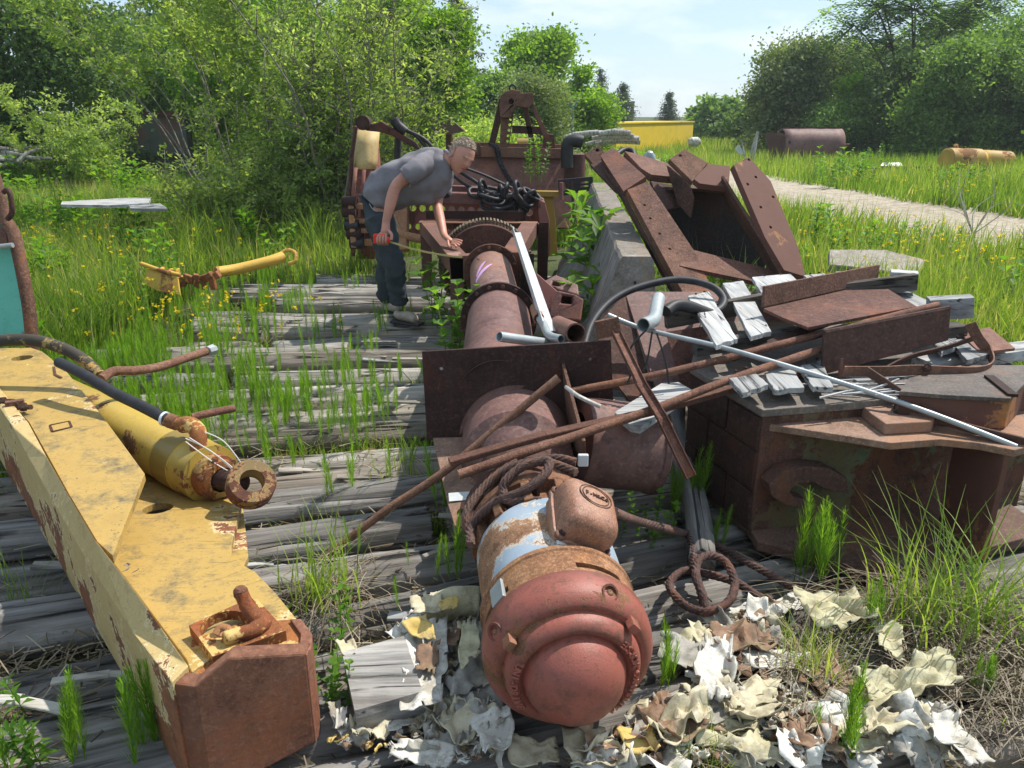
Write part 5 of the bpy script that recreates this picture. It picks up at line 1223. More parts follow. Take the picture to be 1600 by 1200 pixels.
# side plates on the left face with seams between them
dl = (q2-q1); dl.z = 0; dn = Vector((-dl.normalized().y, dl.normalized().x, 0)); dn = dn if dn.x < 0 else -dn
rows_ = [(.395, .525, (0, .42, 1.0)), (.225, .385, (0, .66, 1.0)), (.05, .215, (0, .35, .8, 1.0))]
for z0, z1, cs in rows_:
    for i in range(len(cs)-1):
        a = q1+dl*(cs[i]+.012)+dn*.004; b = q1+dl*(cs[i+1]-.012)+dn*.004
        a.z = b.z = 0; mm = MB(); mm.bar(Vector((a.x, a.y, (z0+z1)/2)), Vector((b.x, b.y, (z0+z1)/2)), .016, z1-z0); mm.obj('side_plate', M['rust_dark'], blk, bevel=.004)
# upper ledge and lower flange that stand out in front
ZL = .50
led = [(1194, 662), (1264, 672), (1330, 682), (1392, 692), (1470, 686), (1530, 692), (1585, 703), (1640, 690), (1640, 640), (1450, 622), (1194, 640)]
lp = [G(a, b, ZL) for a, b in led[:8]]+[Vector((2.2, 2.9, 0)), Vector((2.0, 3.1, 0)), Vector((q1.x+.02, q1.y+.14, 0))]
prism('upper_ledge', [(p.x, p.y) for p in lp], ZL, ZL-.028, M['rust_ledge'], blk, bevel=.004)
low = [G(a, b, .05) for a, b in ((1184, 846), (1230, 858), (1285, 872), (1330, 882), (1392, 888), (1450, 880), (1520, 862), (1640, 830))]
low += [Vector((2.1, 3.0, 0)), Vector((q1.x, q1.y+.15, 0))]
prism('lower_flange', [(p.x, p.y) for p in low], .05, .008, M['rust_ledge2'], blk, [(Vector((*G(1378, 856, .05).xy, .05)), .036)], bevel=.004)
# right return plate of the recess
ra = G(1583, 705, ZL); rb_ = ra+Vector((-.02, .30, 0))
mm = MB(); mm.box(((ra.x+.0), ra.y+.17, .262), (.022, .30, .42)); mm.obj('end_web', M['ochre_rust'], blk, bevel=.003)
# lug on the ledge with a hole
lug = [(1346, 632), (1360, 645), (1384, 662), (1458, 658), (1462, 650), (1452, 636), (1400, 624)]
lg = [G(a, b, ZL+.045) for a, b in lug]
prism('lug', [(p.x, p.y) for p in lg], ZL+.045, ZL+.001, M['rust_ledge'], blk, [(G(1409, 644, ZL+.045), .030)], bevel=.004)
# raised pad on the right, stepped
pad = [(1406, 611), (1480, 617), (1579, 622), (1604, 596), (1640, 590), (1640, 570), (1500, 570), (1420, 590)]
pd = [G(a, b, .63) for a, b in pad]; prism('raised_pad', [(p.x, p.y) for p in pd], .63, .612, M['rust_grey'], blk, bevel=.004)
pd2 = [G(a, b, .545) for a, b in ((1335, 665), (1470, 650), (1600, 655), (1640, 650), (1640, 600), (1440, 620))]
pk = [Vector((p.x, p.y+.03, 0)) for p in pd]; prism('pad_riser', [(p.x+.01, p.y+.012) for p in pd], .6115, ZL+.001, M['ochre_rust'], blk, bevel=.004)
mm = MB(); mm.bar(G(1545, 588, .634), G(1583, 618, .634), .035, .012); mm.obj('groove_strip', M['rust_dark'], blk)
rs = [(1467, 668), (1520, 655), (1600, 650), (1640, 655), (1640, 690), (1560, 686)]
# hook-shaped ring welded in the recess
fy = q1.y; hp = []
def frontp(px, py, d=0.0):      # point on the recessed front face
    n0 = Vector((q1.x, q1.y, 0)); e = Vector((q5.x, q5.y, 0))-n0; r_ = ray(px, py); nn = Vector((e.y, -e.x, 0)).normalized()
    c0 = Vector((0, 0, CAMZ)); t = (n0+nn*d-c0).dot(nn)/r_.dot(nn); return c0+r_*t
outer = [(1330, 770), (1325, 748), (1300, 733), (1262, 730), (1225, 738), (1203, 758), (1205, 778), (1225, 792), (1255, 798), (1290, 793), (1325, 800)]
inner = [(1262, 786), (1240, 780), (1232, 768), (1242, 757), (1270, 752), (1300, 756), (1310, 768)]
plate('lifting_hook', [frontp(a, b, .075) for a, b in [(1328, 772), (1322, 746), (1296, 732), (1260, 729), (1224, 737), (1202, 757), (1206, 776), (1228, 790), (1262, 797), (1264, 784), (1240, 777), (1234, 767), (1246, 758), (1272, 754), (1290, 766)]], .07, M['rust_dark'], blk, bevel=.004)  # dark rust, chosen also to carry the recess shade
# broken timber lying along the block's left foot
log(G(1090, 880, .06), G(1062, 640, .16)+Vector((0, .1, 0)), .055, .05, M['log_dark'], 91.3, None, 'timber_post', ns=40, nr=20)
o = COL.objects['timber_post']; o['label'] = 'grey half-rotten post lying between the big drum and the block'; o['category'] = 'post'

# ------------------------------------------------------------------ sheet-steel chute behind the pallet
ch = thing('steel_chute', 'dusty rusty sheet-steel chute behind the pallet planks', 'chute', (.95, 4.2, 0))
plate('face_panel', [W(975, 463, 4.15), W(1190, 432, 4.05), W(1245, 470, 3.95), W(1240, 560, 3.85), W(1080, 640, 3.60), W(1022, 610, 3.65)], .012, M['rust_pipe'], ch, nrm=(0, -.6, .8), bevel=.001)
plate('side_panel', [W(975, 463, 4.15), W(1022, 610, 3.65), W(985, 640, 3.62), W(935, 560, 3.75), W(935, 505, 3.95)], .012, M['rust_dark'], ch, bevel=.001)
plate('lower_panel', [W(1040, 520, 3.62), W(1140, 505, 3.60), W(1180, 600, 3.42), W(1075, 640, 3.38)], .012, M['rust'], ch, bevel=.001)

# ------------------------------------------------------------------ broken pallet on the block
pal = thing('broken_pallet', 'broken grey wooden pallet lying on the rusty block', 'pallet', (1.4, 3.5, .58))
def plank(cs, zt, th=.022, mat='pale_wood_y', name='plank', seed=0):
    """four corners in photograph pixels at height zt: far-left, far-right, near-right, near-left"""
    r = random.Random(seed); c = [G(a, b, z) for (a, b), z in zip(cs, zt if isinstance(zt, tuple) else (zt,)*4)]
    a, b, d, e = c; n = 8; pts = [a+(b-a)*(i/6)+Vector((0, r.uniform(-.006, .006), 0)) for i in range(7)]
    pts += [b+(d-b)*(i/n)+Vector((r.uniform(-.003, .003), 0, 0)) for i in range(1, n)]
    pts += [d+(e-d)*(i/6)+Vector((0, r.uniform(-.008, .008), 0)) for i in range(7)]
    pts += [e+(a-e)*(i/n)+Vector((r.uniform(-.003, .003), 0, 0)) for i in range(1, n)]
    o = plate(name, pts[::-1], th, M[mat], pal, nrm=(0, 0, 1), bevel=.0015, seg=1)
    for (u, v) in ((.3, .06), (.72, .05), (.35, .9), (.7, .92)):
        q = (a.lerp(b, u)).lerp(e.lerp(d, u), v); vv, ff = lathe_geo(q+Vector((0, 0, -.004)), (0, 0, 1), [(0, .006), (.007, .006), (.008, .001)], 7); mesh('nail_head', vv, ff, M['rust_dark'], o)
    return o
zt = (.70, .70, .665, .665)
plank([(1075, 457), (1108, 450), (1152, 535), (1118, 545)], (.735, .735, .70, .70), seed=1)
plank([(1130, 437), (1162, 433), (1205, 525), (1172, 532)], (.74, .74, .70, .70), seed=2)
plank([(1175, 430), (1235, 425), (1270, 462), (1195, 470)], (.74, .74, .72, .72), seed=3)
plank([(1256, 427), (1288, 424), (1300, 440), (1270, 446)], (.74, .74, .72, .72), seed=4)
plank([(1306, 418), (1350, 415), (1455, 480), (1418, 490)], (.74, .74, .69, .69), seed=5)
plank([(1137, 580), (1175, 570), (1200, 608), (1160, 622)], (.66, .66, .62, .62), seed=6)
plank([(1195, 575), (1238, 563), (1255, 612), (1210, 618)], (.65, .65, .61, .61), seed=7)
plank([(1250, 565), (1285, 555), (1300, 612), (1270, 612)], (.65, .65, .61, .61), seed=8)
plank([(1440, 500), (1470, 495), (1500, 545), (1470, 560)], (.69, .69, .64, .64), seed=9)
plank([(1485, 525), (1515, 520), (1545, 560), (1510, 570)], (.68, .68, .64, .64), seed=10)
mm = MB()
def stringer(a, b, w, h, mat, label=None, nm='stringer'):
    o = beam(nm, None, None, a, b, w, h, M[mat], rnd.random()*9, pal); return o
stringer(W(1040, 500, 3.72), W(1200, 470, 3.80), .045, .085, 'wood_dark'); stringer(W(1200, 470, 3.80), W(1430, 440, 3.9), .045, .085, 'wood_dark')
stringer(W(1390, 437, 4.0), W(1432, 440, 3.95), .09, .10, 'pale_wood'); stringer(W(1450, 482, 3.55), W(1518, 478, 3.5), .09, .10, 'pale_wood')
stringer(W(1085, 545, 3.25), W(1260, 520, 3.35), .06, .06, 'wood_dark'); stringer(W(1235, 620, 2.88), W(1350, 603, 2.98), .09, .035, 'pale_wood'); stringer(W(1330, 596, 3.0), W(1460, 590, 3.1), .07, .03, 'pale_wood')
stringer(W(1440, 570, 3.15), W(1620, 545, 3.3), .12, .05, 'pale_wood'); stringer(W(1300, 540, 3.2), W(1500, 515, 3.35), .09, .06, 'wood_dark')
# splinters
for i in range(16):
    a = G(rnd.uniform(1230, 1420), rnd.uniform(596, 622), .60); mmm = MB(); d = Vector((rnd.uniform(.08, .22), rnd.uniform(-.02, .05), rnd.uniform(0, .02))); mmm.bar(a, a+d, .008, .006); mmm.obj('splinter', M['pale_wood'], pal)

# steel angles and plates piled on the pallet
def lsec(name, label, a0, a1, b0, b1, th, mat):
    """a0-a1: fold line; b0-b1: free edge of the standing leg; plus the lying leg via c"""
rp = thing('steel_angle', 'wide rusty steel angle with upright rear flange lying on the pallet', 'steel angle', G(1290, 470, .76))
f0, f1 = G(1193, 480, .77), G(1372, 440, .77); t0, t1 = f0+Vector((0, .01, .095)), f1+Vector((0, .01, .088)); n0, n1 = G(1262, 513, .76), G(1432, 480, .76)
plate('upright_flange', [f0, f1, t1, t0], .014, M['rust'], rp, bevel=.002); plate('lying_flange', [f0, Vector(f0).lerp(n0, .5)+Vector((-.01, 0, 0)), n0, n1, f1][::1], .014, M['rust'], rp, nrm=(0, 0, 1), bevel=.002)
rp2 = thing('steel_angle', 'rusty steel angle standing on edge at the front of the pallet', 'steel angle', G(1380, 560, .62))
u0, u1, u2, u3 = W(1284, 586, 2.98), W(1482, 532, 3.15), W(1486, 478, 3.17), W(1289, 516, 3.0)
plate('face_plate', [u0, u1, u2, u3], .014, M['rust_dark'], rp2, bevel=.002)
plate('back_leg', [u3, u2, u2+Vector((.0, .10, -.05)), u3+Vector((0, .10, -.05))], .012, M['rust_dark'], rp2, bevel=.002)
plate('end_tab', [W(1312, 590, 2.93), W(1318, 588, 2.93), W(1318, 560, 2.95), W(1314, 560, 2.95)], .02, M['rust'], rp2)
solo(plate('scrap_plate', [G(1500, 525, .66), G(1545, 515, .66), G(1585, 548, .65), G(1530, 555, .65)], .012, M['rust']), 'small rusty plate corner behind the bent strap', 'plate')
# bent strap with a bolt
def strap(name, pts, w, th, mat, label, up=(0, 0, 1), parent=None):
    P = smooth_path(pts, 8); vs = []
    for i, p in enumerate(P):
        d = (P[min(i+1, len(P)-1)]-P[max(i-1, 0)]).normalized(); u = Vector(up); u = (u-d*u.dot(d)).normalized(); x = d.cross(u)
        for s, t in ((-1, -1), (1, -1), (1, 1), (-1, 1)): vs.append(p+u*s*w/2+x*t*th/2)
    n = len(P); fs = [(i*4+k, i*4+(k+1) % 4, i*4+4+(k+1) % 4, i*4+4+k) for i in range(n-1) for k in range(4)]+[(3, 2, 1, 0), (n*4-4, n*4-3, n*4-2, n*4-1)]
    o = mesh(name, vs, fs, mat, parent); autos(o, 40); return solo(o, label, 'strap') if label else o
st = thing('bent_strap', 'bent rusty steel strap with a bolt curling round at the right of the pile', 'strap', G(1450, 575, .62))
strap('strap_bend', [W(1318, 580, 2.90), W(1380, 580, 2.90), W(1430, 578, 2.90), W(1480, 580, 2.90), W(1530, 580, 2.92), W(1550, 570, 3.0), W(1545, 550, 3.08), W(1528, 528, 3.12), W(1516, 505, 3.14)], .045, .006, M['rust'], None, (0, -.2, 1), st)
strap('strap_bend', [W(1375, 580, 3.0), W(1420, 558, 3.05), W(1470, 545, 3.1), W(1525, 528, 3.16)], .035, .006, M['rust_dark'], None, (0, -.6, .8), st)
v, f = lathe_geo(W(1448, 575, 2.89), (0, -1, .25), [(0, .018), (.006, .018), (.006, .011), (.018, .011), (.019, .001)], 6); mesh('bolt', v, f, M['rust'], st)
strap('flat_strap', [W(1352, 578, 2.87), W(1400, 610, 2.78), W(1450, 645, 2.66), W(1500, 665, 2.60), W(1590, 688, 2.50), W(1640, 700, 2.46)], .04, .006, M['rust_dark'], 'long rusty strap sloping down beside the thin tube over the block', (.2, -.55, .8))
# ------------------------------------------------------------------ yellow beam with side wall, lower left
ybm = thing('yellow_beam', 'large worn yellow steel beam with rusty box end, lower left', 'machine beam', (-.95, 2.1, 0))
ZW = .345; ZU = .322; ZLp = .262
outer_px = [(-190, 440), (-60, 586), (20, 667), (44, 714), (78, 775), (128, 862), (209, 989), (268, 1066)]
inner_px = [(-150, 440), (-30, 570), (44, 660), (72, 712), (105, 770), (148, 842), (216, 930), (294, 1040)]
def zw(py): return float(np.interp(py, [440, 600, 870, 1066], [.455, .43, .385, .345]))
def shell(name, top, zb, mat, parent, **k):
    """solid from an almost level outline down to zb (a number, or a drop below each corner)"""
    P = [Vector(p) for p in top]; n = len(P); Q_ = [Vector((p.x, p.y, zb if zb >= 0 else p.z+zb)) for p in P]
    ar = sum(P[i].x*P[(i+1) % n].y-P[(i+1) % n].x*P[i].y for i in range(n))
    if ar < 0: P.reverse(); Q_.reverse()
    fs = [tuple(t) for t in tessellate_polygon([[Vector((p.x, p.y, 0)) for p in P]])]
    fs = [t if ((P[t[1]]-P[t[0]]).cross(P[t[2]]-P[t[0]])).z > 0 else t[::-1] for t in fs]
    fs += [tuple(i+n for i in reversed(t)) for t in fs]+[((i+1) % n, i, i+n, (i+1) % n+n) for i in range(n)]
    return mesh(name, P+Q_, fs, mat, parent, **k)
def GZ(pts, f): return [G(a, b, f(b)) for a, b in pts]
_wa, _wb = G(20, 667, zw(667)), G(268, 1066, .345); _wn = Vector((_wb.y-_wa.y, _wa.x-_wb.x, 0)); _wc = Vector((0, 0, CAMZ))
def onw(px, py): r_ = ray(px, py); return _wc+r_*((_wa-_wc).dot(_wn)/r_.dot(_wn))
_oz = [onw(a, b) for a, b in outer_px[2:]]; _far = _wa+(_wa-_wb)*.9; _far.z = _wa.z
wall = shell('side_wall', [_far]+_oz+GZ(inner_px[::-1], zw), .0, M['yellow_rim'], ybm, bevel=.003)
ulo = lambda y: zw(y)-.02
shell('upper_plate', GZ([(-140, 455), (-40, 572), (92, 566), (160, 650), (226, 740), (176, 868), (152, 846), (108, 772), (75, 712), (46, 660), (-28, 571)], ulo), -.028, M['yellow'], ybm, bevel=.003)
eo = lambda y: .40
plate('pin_ear', GZ([(-70, 580), (-60, 552), (-10, 544), (48, 543), (66, 549), (80, 560), (86, 566), (84, 571)], eo), .04, M['yellow'], ybm, [(G(34, 559, .40), .05)], nrm=(0, 0, 1), bevel=.003)
zl_ = lambda y: float(np.interp(y, [700, 960, 1100], [.135, .262, .27]))
lowp = [(152, 848), (216, 930), (292, 1038), (300, 1060), (352, 1022), (480, 1012), (484, 1000), (470, 975), (430, 925), (398, 893), (378, 882), (362, 868), (362, 850), (380, 770), (330, 745), (240, 720), (170, 740), (140, 800)]
def lowplate(name, px, drop, th, mat, holes=()):
    pts = [G(a, b, zl_(b)+drop) for a, b in px]
    return plate(name, pts, th, mat, ybm, holes, nrm=(0, .106, 1), bevel=.003)
lowplate('lower_plate', lowp, 0, .03, M['yellow'], [(G(246, 792, zl_(792)), .055)])
lowplate('fringe_plate', [(378, 780), (384, 830), (388, 870), (378, 892), (345, 880), (340, 800)], -.045, .025, M['yellow'])
# box end
bx_px = [(268, 1068), (300, 1074), (322, 1052), (356, 1024), (400, 1020), (480, 1018), (487, 1000), (486, 990)]
bxo = [G(a, b, .30) for a, b in bx_px]
fz = [G(268, 1068, ZW), G(300, 1072, ZW), G(322, 1050, .335), G(356, 1024, .31), G(480, 1018, .30)]
th = .03
_a, _b = G(302, 1073, .335), G(478, 1021, .292); _n = Vector((_b.y-_a.y, _a.x-_b.x, 0)); _c = Vector((0, 0, CAMZ))
def onf(px, py): r_ = ray(px, py); return _c+r_*((_a-_c).dot(_n)/r_.dot(_n))
front = [(G(268, 1068, .335)), G(302, 1073, .335), onf(356, 1028), G(478, 1021, .292)]
inn = [p+Vector((0, .035, 0)) for p in front]
vs = []
for p, q in zip(front, inn): vs += [p, Vector((p.x, p.y, .0)), Vector((q.x, q.y+.01, p.z+.002)), Vector((q.x, q.y+.01, 0))]
fs = []
for i in range(3):
    a, b = i*4, i*4+4
    fs += [(a, b, b+1, a+1), (a+2, a+3, b+3, b+2), (a, a+2, b+2, b), (a+1, b+1, b+3, a+3)]
fs += [(0, 1, 3, 2), (12, 14, 15, 13)]
mesh('end_face', vs, fs, M['rust_face'], ybm, bevel=.006)
sd = [G(478, 1021, .292), G(486, 1008, .29), G(487, 990, .288), G(470, 968, .285)]
plate('end_side', [Vector((p.x, p.y, .288)) for p in sd]+[Vector((p.x, p.y, .0)) for p in sd[::-1]], .02, M['rust_face'], ybm, bevel=.003) if False else None
vs = []
for p in sd: vs += [Vector((p.x+.001, p.y, .288)), Vector((p.x+.001, p.y, 0)), Vector((p.x-.03, p.y, .288)), Vector((p.x-.03, p.y, 0))]
fs = []
for i in range(3):
    a, b = i*4, i*4+4; fs += [(a, a+1, b+1, b), (a+2, b+2, b+3, a+3), (a, b, b+2, a+2), (a+1, a+3, b+3, b+1)]
fs += [(0, 2, 3, 1), (12, 13, 15, 14)]
mesh('end_side', vs, fs, M['rust_face'], ybm, bevel=.003)
prism('end_top', [(p.x, p.y) for p in GP([(292, 1040), (302, 1062), (356, 1024), (480, 1018), (486, 1004), (484, 990), (462, 968), (380, 972), (300, 1000)], ZLp+.012)], ZLp+.014, ZLp+.001, M['yellow_worn'], ybm, bevel=.003)
# hook block on the box top
zb = ZLp+.014
pp = [(296, 976), (372, 942), (400, 930), (448, 986), (440, 990), (330, 1030), (318, 1018)]
prism('hook_base', [(p.x, p.y) for p in GP([(295, 977), (375, 941), (402, 935), (447, 985), (332, 1026)], zb+.032)], zb+.032, zb+.001, M['yellow_worn'], ybm, [(G(350, 976, zb+.032), .062)], bevel=.004)
v, f = tube_geo(smooth_path([G(376, 925, zb+.105), G(385, 944, zb+.075), G(400, 964, zb+.055), G(412, 972, zb+.045), G(395, 985, zb+.045), G(370, 992, zb+.048), G(350, 998, zb+.05)], 5), [.019]*5+[.021]*5+[.022]*5+[.022]*5+[.02]*5+[.019]*5+[.016], 14); autos(mesh('hook', v, f, M['yellow_worn'], ybm), 60)
lathe('hook_tip', G(376, 925, zb+.105), (0, .1, 1), [(-.01, .019), (.006, .019), (.014, .013), (.017, .001)], M['rust_orange'], ybm, 16)
v, f = tube_geo(smooth_path([G(348, 990, zb+.06), G(352, 998, zb+.04), G(343, 1012, zb+.01), G(335, 1025, zb)], 4), .008, 10); autos(mesh('pin', v, f, M['rust_orange'], ybm), 60)
v, f = tube_geo(smooth_path([G(338, 992, zb+.05), G(345, 982, zb+.06), G(356, 984, zb+.06), G(358, 996, zb+.05)], 4), .012, 10); autos(mesh('pin_loop', v, f, M['rust_orange'], ybm), 60)
# bolted clamp on the upper plate at the left
for (a, b, s) in ((22, 630, 1), (8, 627, .9), (40, 636, .8)):
    v, f = lathe_geo(G(a, b, zw(630)+.005), (1, -.3, .1), [(-.03, .012), (-.018, .012), (-.018, .02), (-.006, .02), (-.006, .012), (.03, .012)], 6); mesh('clamp_bolt', v, f, M['rust'], ybm)
mm = MB(); mm.box(G(24, 634, zw(634)-.005), (.07, .03, .05), Matrix.Rotation(.5, 3, 'Z')); mm.obj('clamp', M['rust'], ybm, bevel=.004)
mm = MB(); pts = [(78, 664), (108, 658), (112, 667), (82, 674)]
for i in range(4): mm.bar(G(*pts[i], zw(667)-.018), G(*pts[(i+1) % 4], zw(667)-.018), .008, .002)
mm.obj('weld_mark', M['rust_rod'], ybm)
mm = MB(); q = [G(84, 573, zw(580)-.018), G(86, 585, zw(580)-.018), G(96, 590, zw(580)-.018)]
for i in range(2): mm.bar(q[i], q[i+1], .012, .002)
mm.obj('weld_mark', M['rust_rod'], ybm)
# leaves and a stone left on the lower plate
for i, (a, b, s) in enumerate(((205, 882, .02), (212, 893, .016), (198, 890, .015))):
    v = [G(a, b, ZLp+.004)+Vector((rnd.uniform(-1, 1)*s, rnd.uniform(-1, 1)*s, rnd.uniform(0, .5)*s)) for _ in range(5)]; 
    tag(mesh('dead_leaf', v, [(0, 1, 2, 3), (0, 3, 4)], M['bark_pale'], loc=G(a, b, ZLp-.01)), 'curled dead leaf on the lower yellow plate', 'leaf', 'dead leaves on the yellow plate')
# ------------------------------------------------------------------ hydraulic cylinder lying on it
ZC = .40
cy = thing('hydraulic_cylinder', 'yellow hydraulic cylinder with a rusty rod eye lying on the yellow beam', 'hydraulic cylinder', (-1.1, 2.6, .26))
c0 = W(72, 612, 3.78); c1 = W(330, 741, 2.76); ca_ = (c1-c0).normalized(); LC = (c1-c0).length
lathe('barrel', c0, ca_, [(0, .10), (.0, .115), (LC-.26, .115), (LC-.258, .122), (LC-.13, .122), (LC-.128, .118), (LC, .118), (LC+.004, .10), (LC+.004, .05)], M['yellow_cyl'], cy, 48, False)
gl = lathe('gland', c0+ca_*(LC+.003), ca_, [(0, .05), (0, .088), (.012, .092), (.05, .090), (.052, .078), (.075, .075), (.08, .05)], M['yellow_worn'], cy, 20, False)
for k in range(6):
    x = ca_.orthogonal().normalized(); y = ca_.cross(x); a = k*math.pi/3; v, f = lathe_geo(c0+ca_*(LC+.05)+(x*math.cos(a)+y*math.sin(a))*.078, ca_, [(0, .013), (.02, .013), (.021, .001)], 6); mesh('gland_bolt', v, f, M['rust_orange'], gl)
r0 = c0+ca_*(LC+.07); eye = W(392, 757, 2.62)
lathe('rod', r0, (eye-r0), [(0, .042), ((eye-r0).length-.055, .040)], M['rust'], cy, 24)
eax = Vector((.42, -.55, .72)).normalized()
lathe('rod_eye', eye-eax*.035, eax, [(0, .046), (0, .085), (.006, .090), (.064, .090), (.07, .085), (.07, .046), (.035, .044), (0, .046)], M['eye_rust'], cy, 40, False)
fit = None
v, f = tube_geo(smooth_path([W(285, 664, 2.85), W(298, 664, 2.83), W(309, 674, 2.8), W(310, 690, 2.78), W(310, 705, 2.77)], 4), .033, 16); autos(mesh('port_elbow', v, f, M['yellow_worn'], cy), 60)
lathe('hose_collar', W(258, 655, 2.88), W(285, 664, 2.85)-W(258, 655, 2.88), [(0, .027), (.02, .027), (.021, .030), (.06, .030), (.061, .024), (.085, .024)], M['rust_orange'], cy, 20)
lathe('hose_ring', W(256, 654, 2.885), W(285, 664, 2.85)-W(258, 655, 2.88), [(0, .030), (.012, .030)], M['white_clip'], cy, 20)
tube('hydraulic_hose', [W(92, 566, 3.25), W(130, 585, 3.15), W(175, 612, 3.05), W(220, 634, 2.95), W(262, 656, 2.87)], .0235, M['hose'], cy, 16, 6)
for pts in ([(290, 685), (330, 705), (372, 742), (382, 745)], [(296, 684), (345, 716), (385, 750)], [(320, 675), (350, 690), (378, 725)], [(290, 690), (330, 720), (360, 738)]):
    tube('string', [W(a, b, 2.72-.0012*(a-290)*.3) for a, b in pts], .0022, M['string'], cy, 6, 5)
rod('worn_hose', [W(-80, 556, 3.4), W(-20, 536, 3.42), W(40, 531, 3.42), W(90, 541, 3.40), W(130, 562, 3.36), W(156, 588, 3.28)], .028, M['hose_worn'], 'thick black and yellow worn hose arching over the beam', 'hose', wob=.04, n=16)
bp_ = thing('bent_tube', 'bent rusty pipe with a capped end lying on the logs', 'pipe', W(250, 575, 3.6))
tube('pipe_run', [W(158, 592, 3.22), W(178, 580, 3.3), W(210, 579, 3.4), W(250, 573, 3.55), W(295, 558, 3.75), W(326, 548, 3.9)], [.021]*6, M['rust_rod'], bp_, 14, 6)
lathe('end_cap', W(324, 549, 3.88), W(326, 548, 3.9)-W(295, 558, 3.75), [(0, .026), (.045, .030), (.05, .02), (.06, .022)], M['galv'], bp_, 8)
rod('short_bar', [W(300, 652, 3.05), W(330, 645, 3.1), W(366, 638, 3.17)], .017, M['rust_rod'], 'short rusty bar end poking out behind the cylinder', 'bar', sm=3)

# ------------------------------------------------------------------ teal cab side at the left edge
cab = thing('teal_cab', 'turquoise machine cab side with rusty rounded edge, cut by the left picture edge', 'cab', (-3.0, 4.3, 0))
def W2(px, py, D=4.3): return W(px, py, D)
plate('side_panel', [W2(-260, 530), W2(34, 540, 4.1), W2(26, 480, 4.15), W2(20, 425, 4.2), W2(12, 385, 4.25), W2(-260, 380, 4.5)], .03, M['teal'], cab, nrm=(.3, -1, .1), bevel=.003)
plate('worn_band', [W2(-260, 381, 4.49), W2(12, 387, 4.24), W2(8, 356, 4.26), W2(-260, 350, 4.5)], .04, M['rust'], cab, bevel=.004)
strapv = [W2(8, 345, 4.27), W2(20, 362, 4.26), W2(28, 392, 4.23), W2(36, 430, 4.19), W2(45, 480, 4.14), W2(50, 528, 4.1), W2(52, 560, 4.08)]
v, f = tube_geo(smooth_path(strapv, 5), .034, 12); autos(mesh('edge_post', v, f, M['rust'], cab), 60)
plate('window_glass', [W2(-260, 350, 4.5), W2(8, 357, 4.27), W2(-4, 280, 4.32), W2(-260, 230, 4.55)], .01, M['teal_dark'], cab)
v, f = tube_geo([W2(10, 350, 4.26), W2(2, 315, 4.28), W2(-8, 275, 4.3), W2(-20, 240, 4.33)], .03, 8); autos(mesh('window_post', v, f, M['rust'], cab), 60)
v, f = tube_geo(smooth_path([W2(6, 300, 4.2), W2(14, 298, 4.18), W2(19, 330, 4.17), W2(12, 342, 4.19)], 4), .014, 8); autos(mesh('hinge_bar', v, f, M['rust_dark'], cab), 60)
v, f = tube_geo([W2(-60, 392, 4.2), W2(12, 384, 4.17), W2(20, 383, 4.17)], .014, 8); autos(mesh('handle', v, f, M['galv'], cab), 60)
# ------------------------------------------------------------------ yellow pipe in the grass
yp = thing('yellow_boom_part', 'rusty yellow pipe with broken bracket lying in the grass', 'machine part', W(320, 420, 7.0))
tube('pipe', [W(335, 410, 6.9), W(370, 405, 7.05), (W(420, 393, 7.2)), W(440, 386, 7.3)], .05, M['yellow_old'], yp, 16, 3)
v, f = tube_geo(smooth_path([W(432, 386, 7.3), W(446, 376, 7.35), W(460, 380, 7.3), W(460, 393, 7.25), W(450, 397, 7.25)], 4), .018, 8); autos(mesh('ring', v, f, M['yellow_old'], yp), 60)
mm = MB()
rb2 = random.Random(4)
for i in range(16):
    mm.box(W(238+i*6.6, 418+rb2.uniform(-9, 8)+(4 if i > 5 else 0), 6.8+rb2.uniform(-.05, .1)), (rb2.uniform(.04, .10), rb2.uniform(.03, .08), rb2.uniform(.05, .13)), Matrix.Rotation(rb2.uniform(-.6, .6), 3, 'Y') @ Matrix.Rotation(rb2.uniform(-.6, .6), 3, 'Z'))
mm.obj('bracket', M['yellow_old'], yp, bevel=.008)
tube('thin_bar', [W(218, 396, 6.75), W(250, 407, 6.7), W(280, 414, 6.7)], .02, M['yellow_old'], yp, 8, 2)
plate('fin', [W(228, 404, 6.75), W(278, 418, 6.7), W(280, 446, 6.6), W(245, 440, 6.65), W(224, 428, 6.7)], .02, M['yellow_old'], yp, bevel=.004)
yp.location.z -= .09
# grey boards in the grass
solo(plate('grey_board', [W(96, 312, 9.2), W(190, 306, 9.6), W(236, 304, 9.7), W(232, 320, 9.0), W(170, 325, 8.8), W(96, 324, 8.9)], .03, M['pale_wood'], nrm=(0, 0, 1)), 'broken pale board lying in the grass left of the thicket', 'board')
solo(plate('grey_board', [W(200, 316, 9.0), W(250, 312, 9.1), W(262, 328, 8.6), W(205, 333, 8.6)], .03, M['pale_wood'], nrm=(0, 0, 1)), 'small grey board just right of the broken pale board', 'board')
# pale dead branches heap
br = thing('dead_branches', 'heap of bleached dead branches at the left picture edge', 'branches', at(40, 16))
rb3 = random.Random(12)
for i in range(13):
    a = W(rb3.uniform(-60, 30), rb3.uniform(232, 254), 16+rb3.uniform(-.5, .6)); b = W(rb3.uniform(40, 98), rb3.uniform(228, 256), 16+rb3.uniform(-.5, .6))
    tube('branch', [a, a.lerp(b, .4)+Vector((0, 0, rb3.uniform(-.1, .15))), b], [.05, .04, .02], M['pale_wood_z'], br, 7, 3)
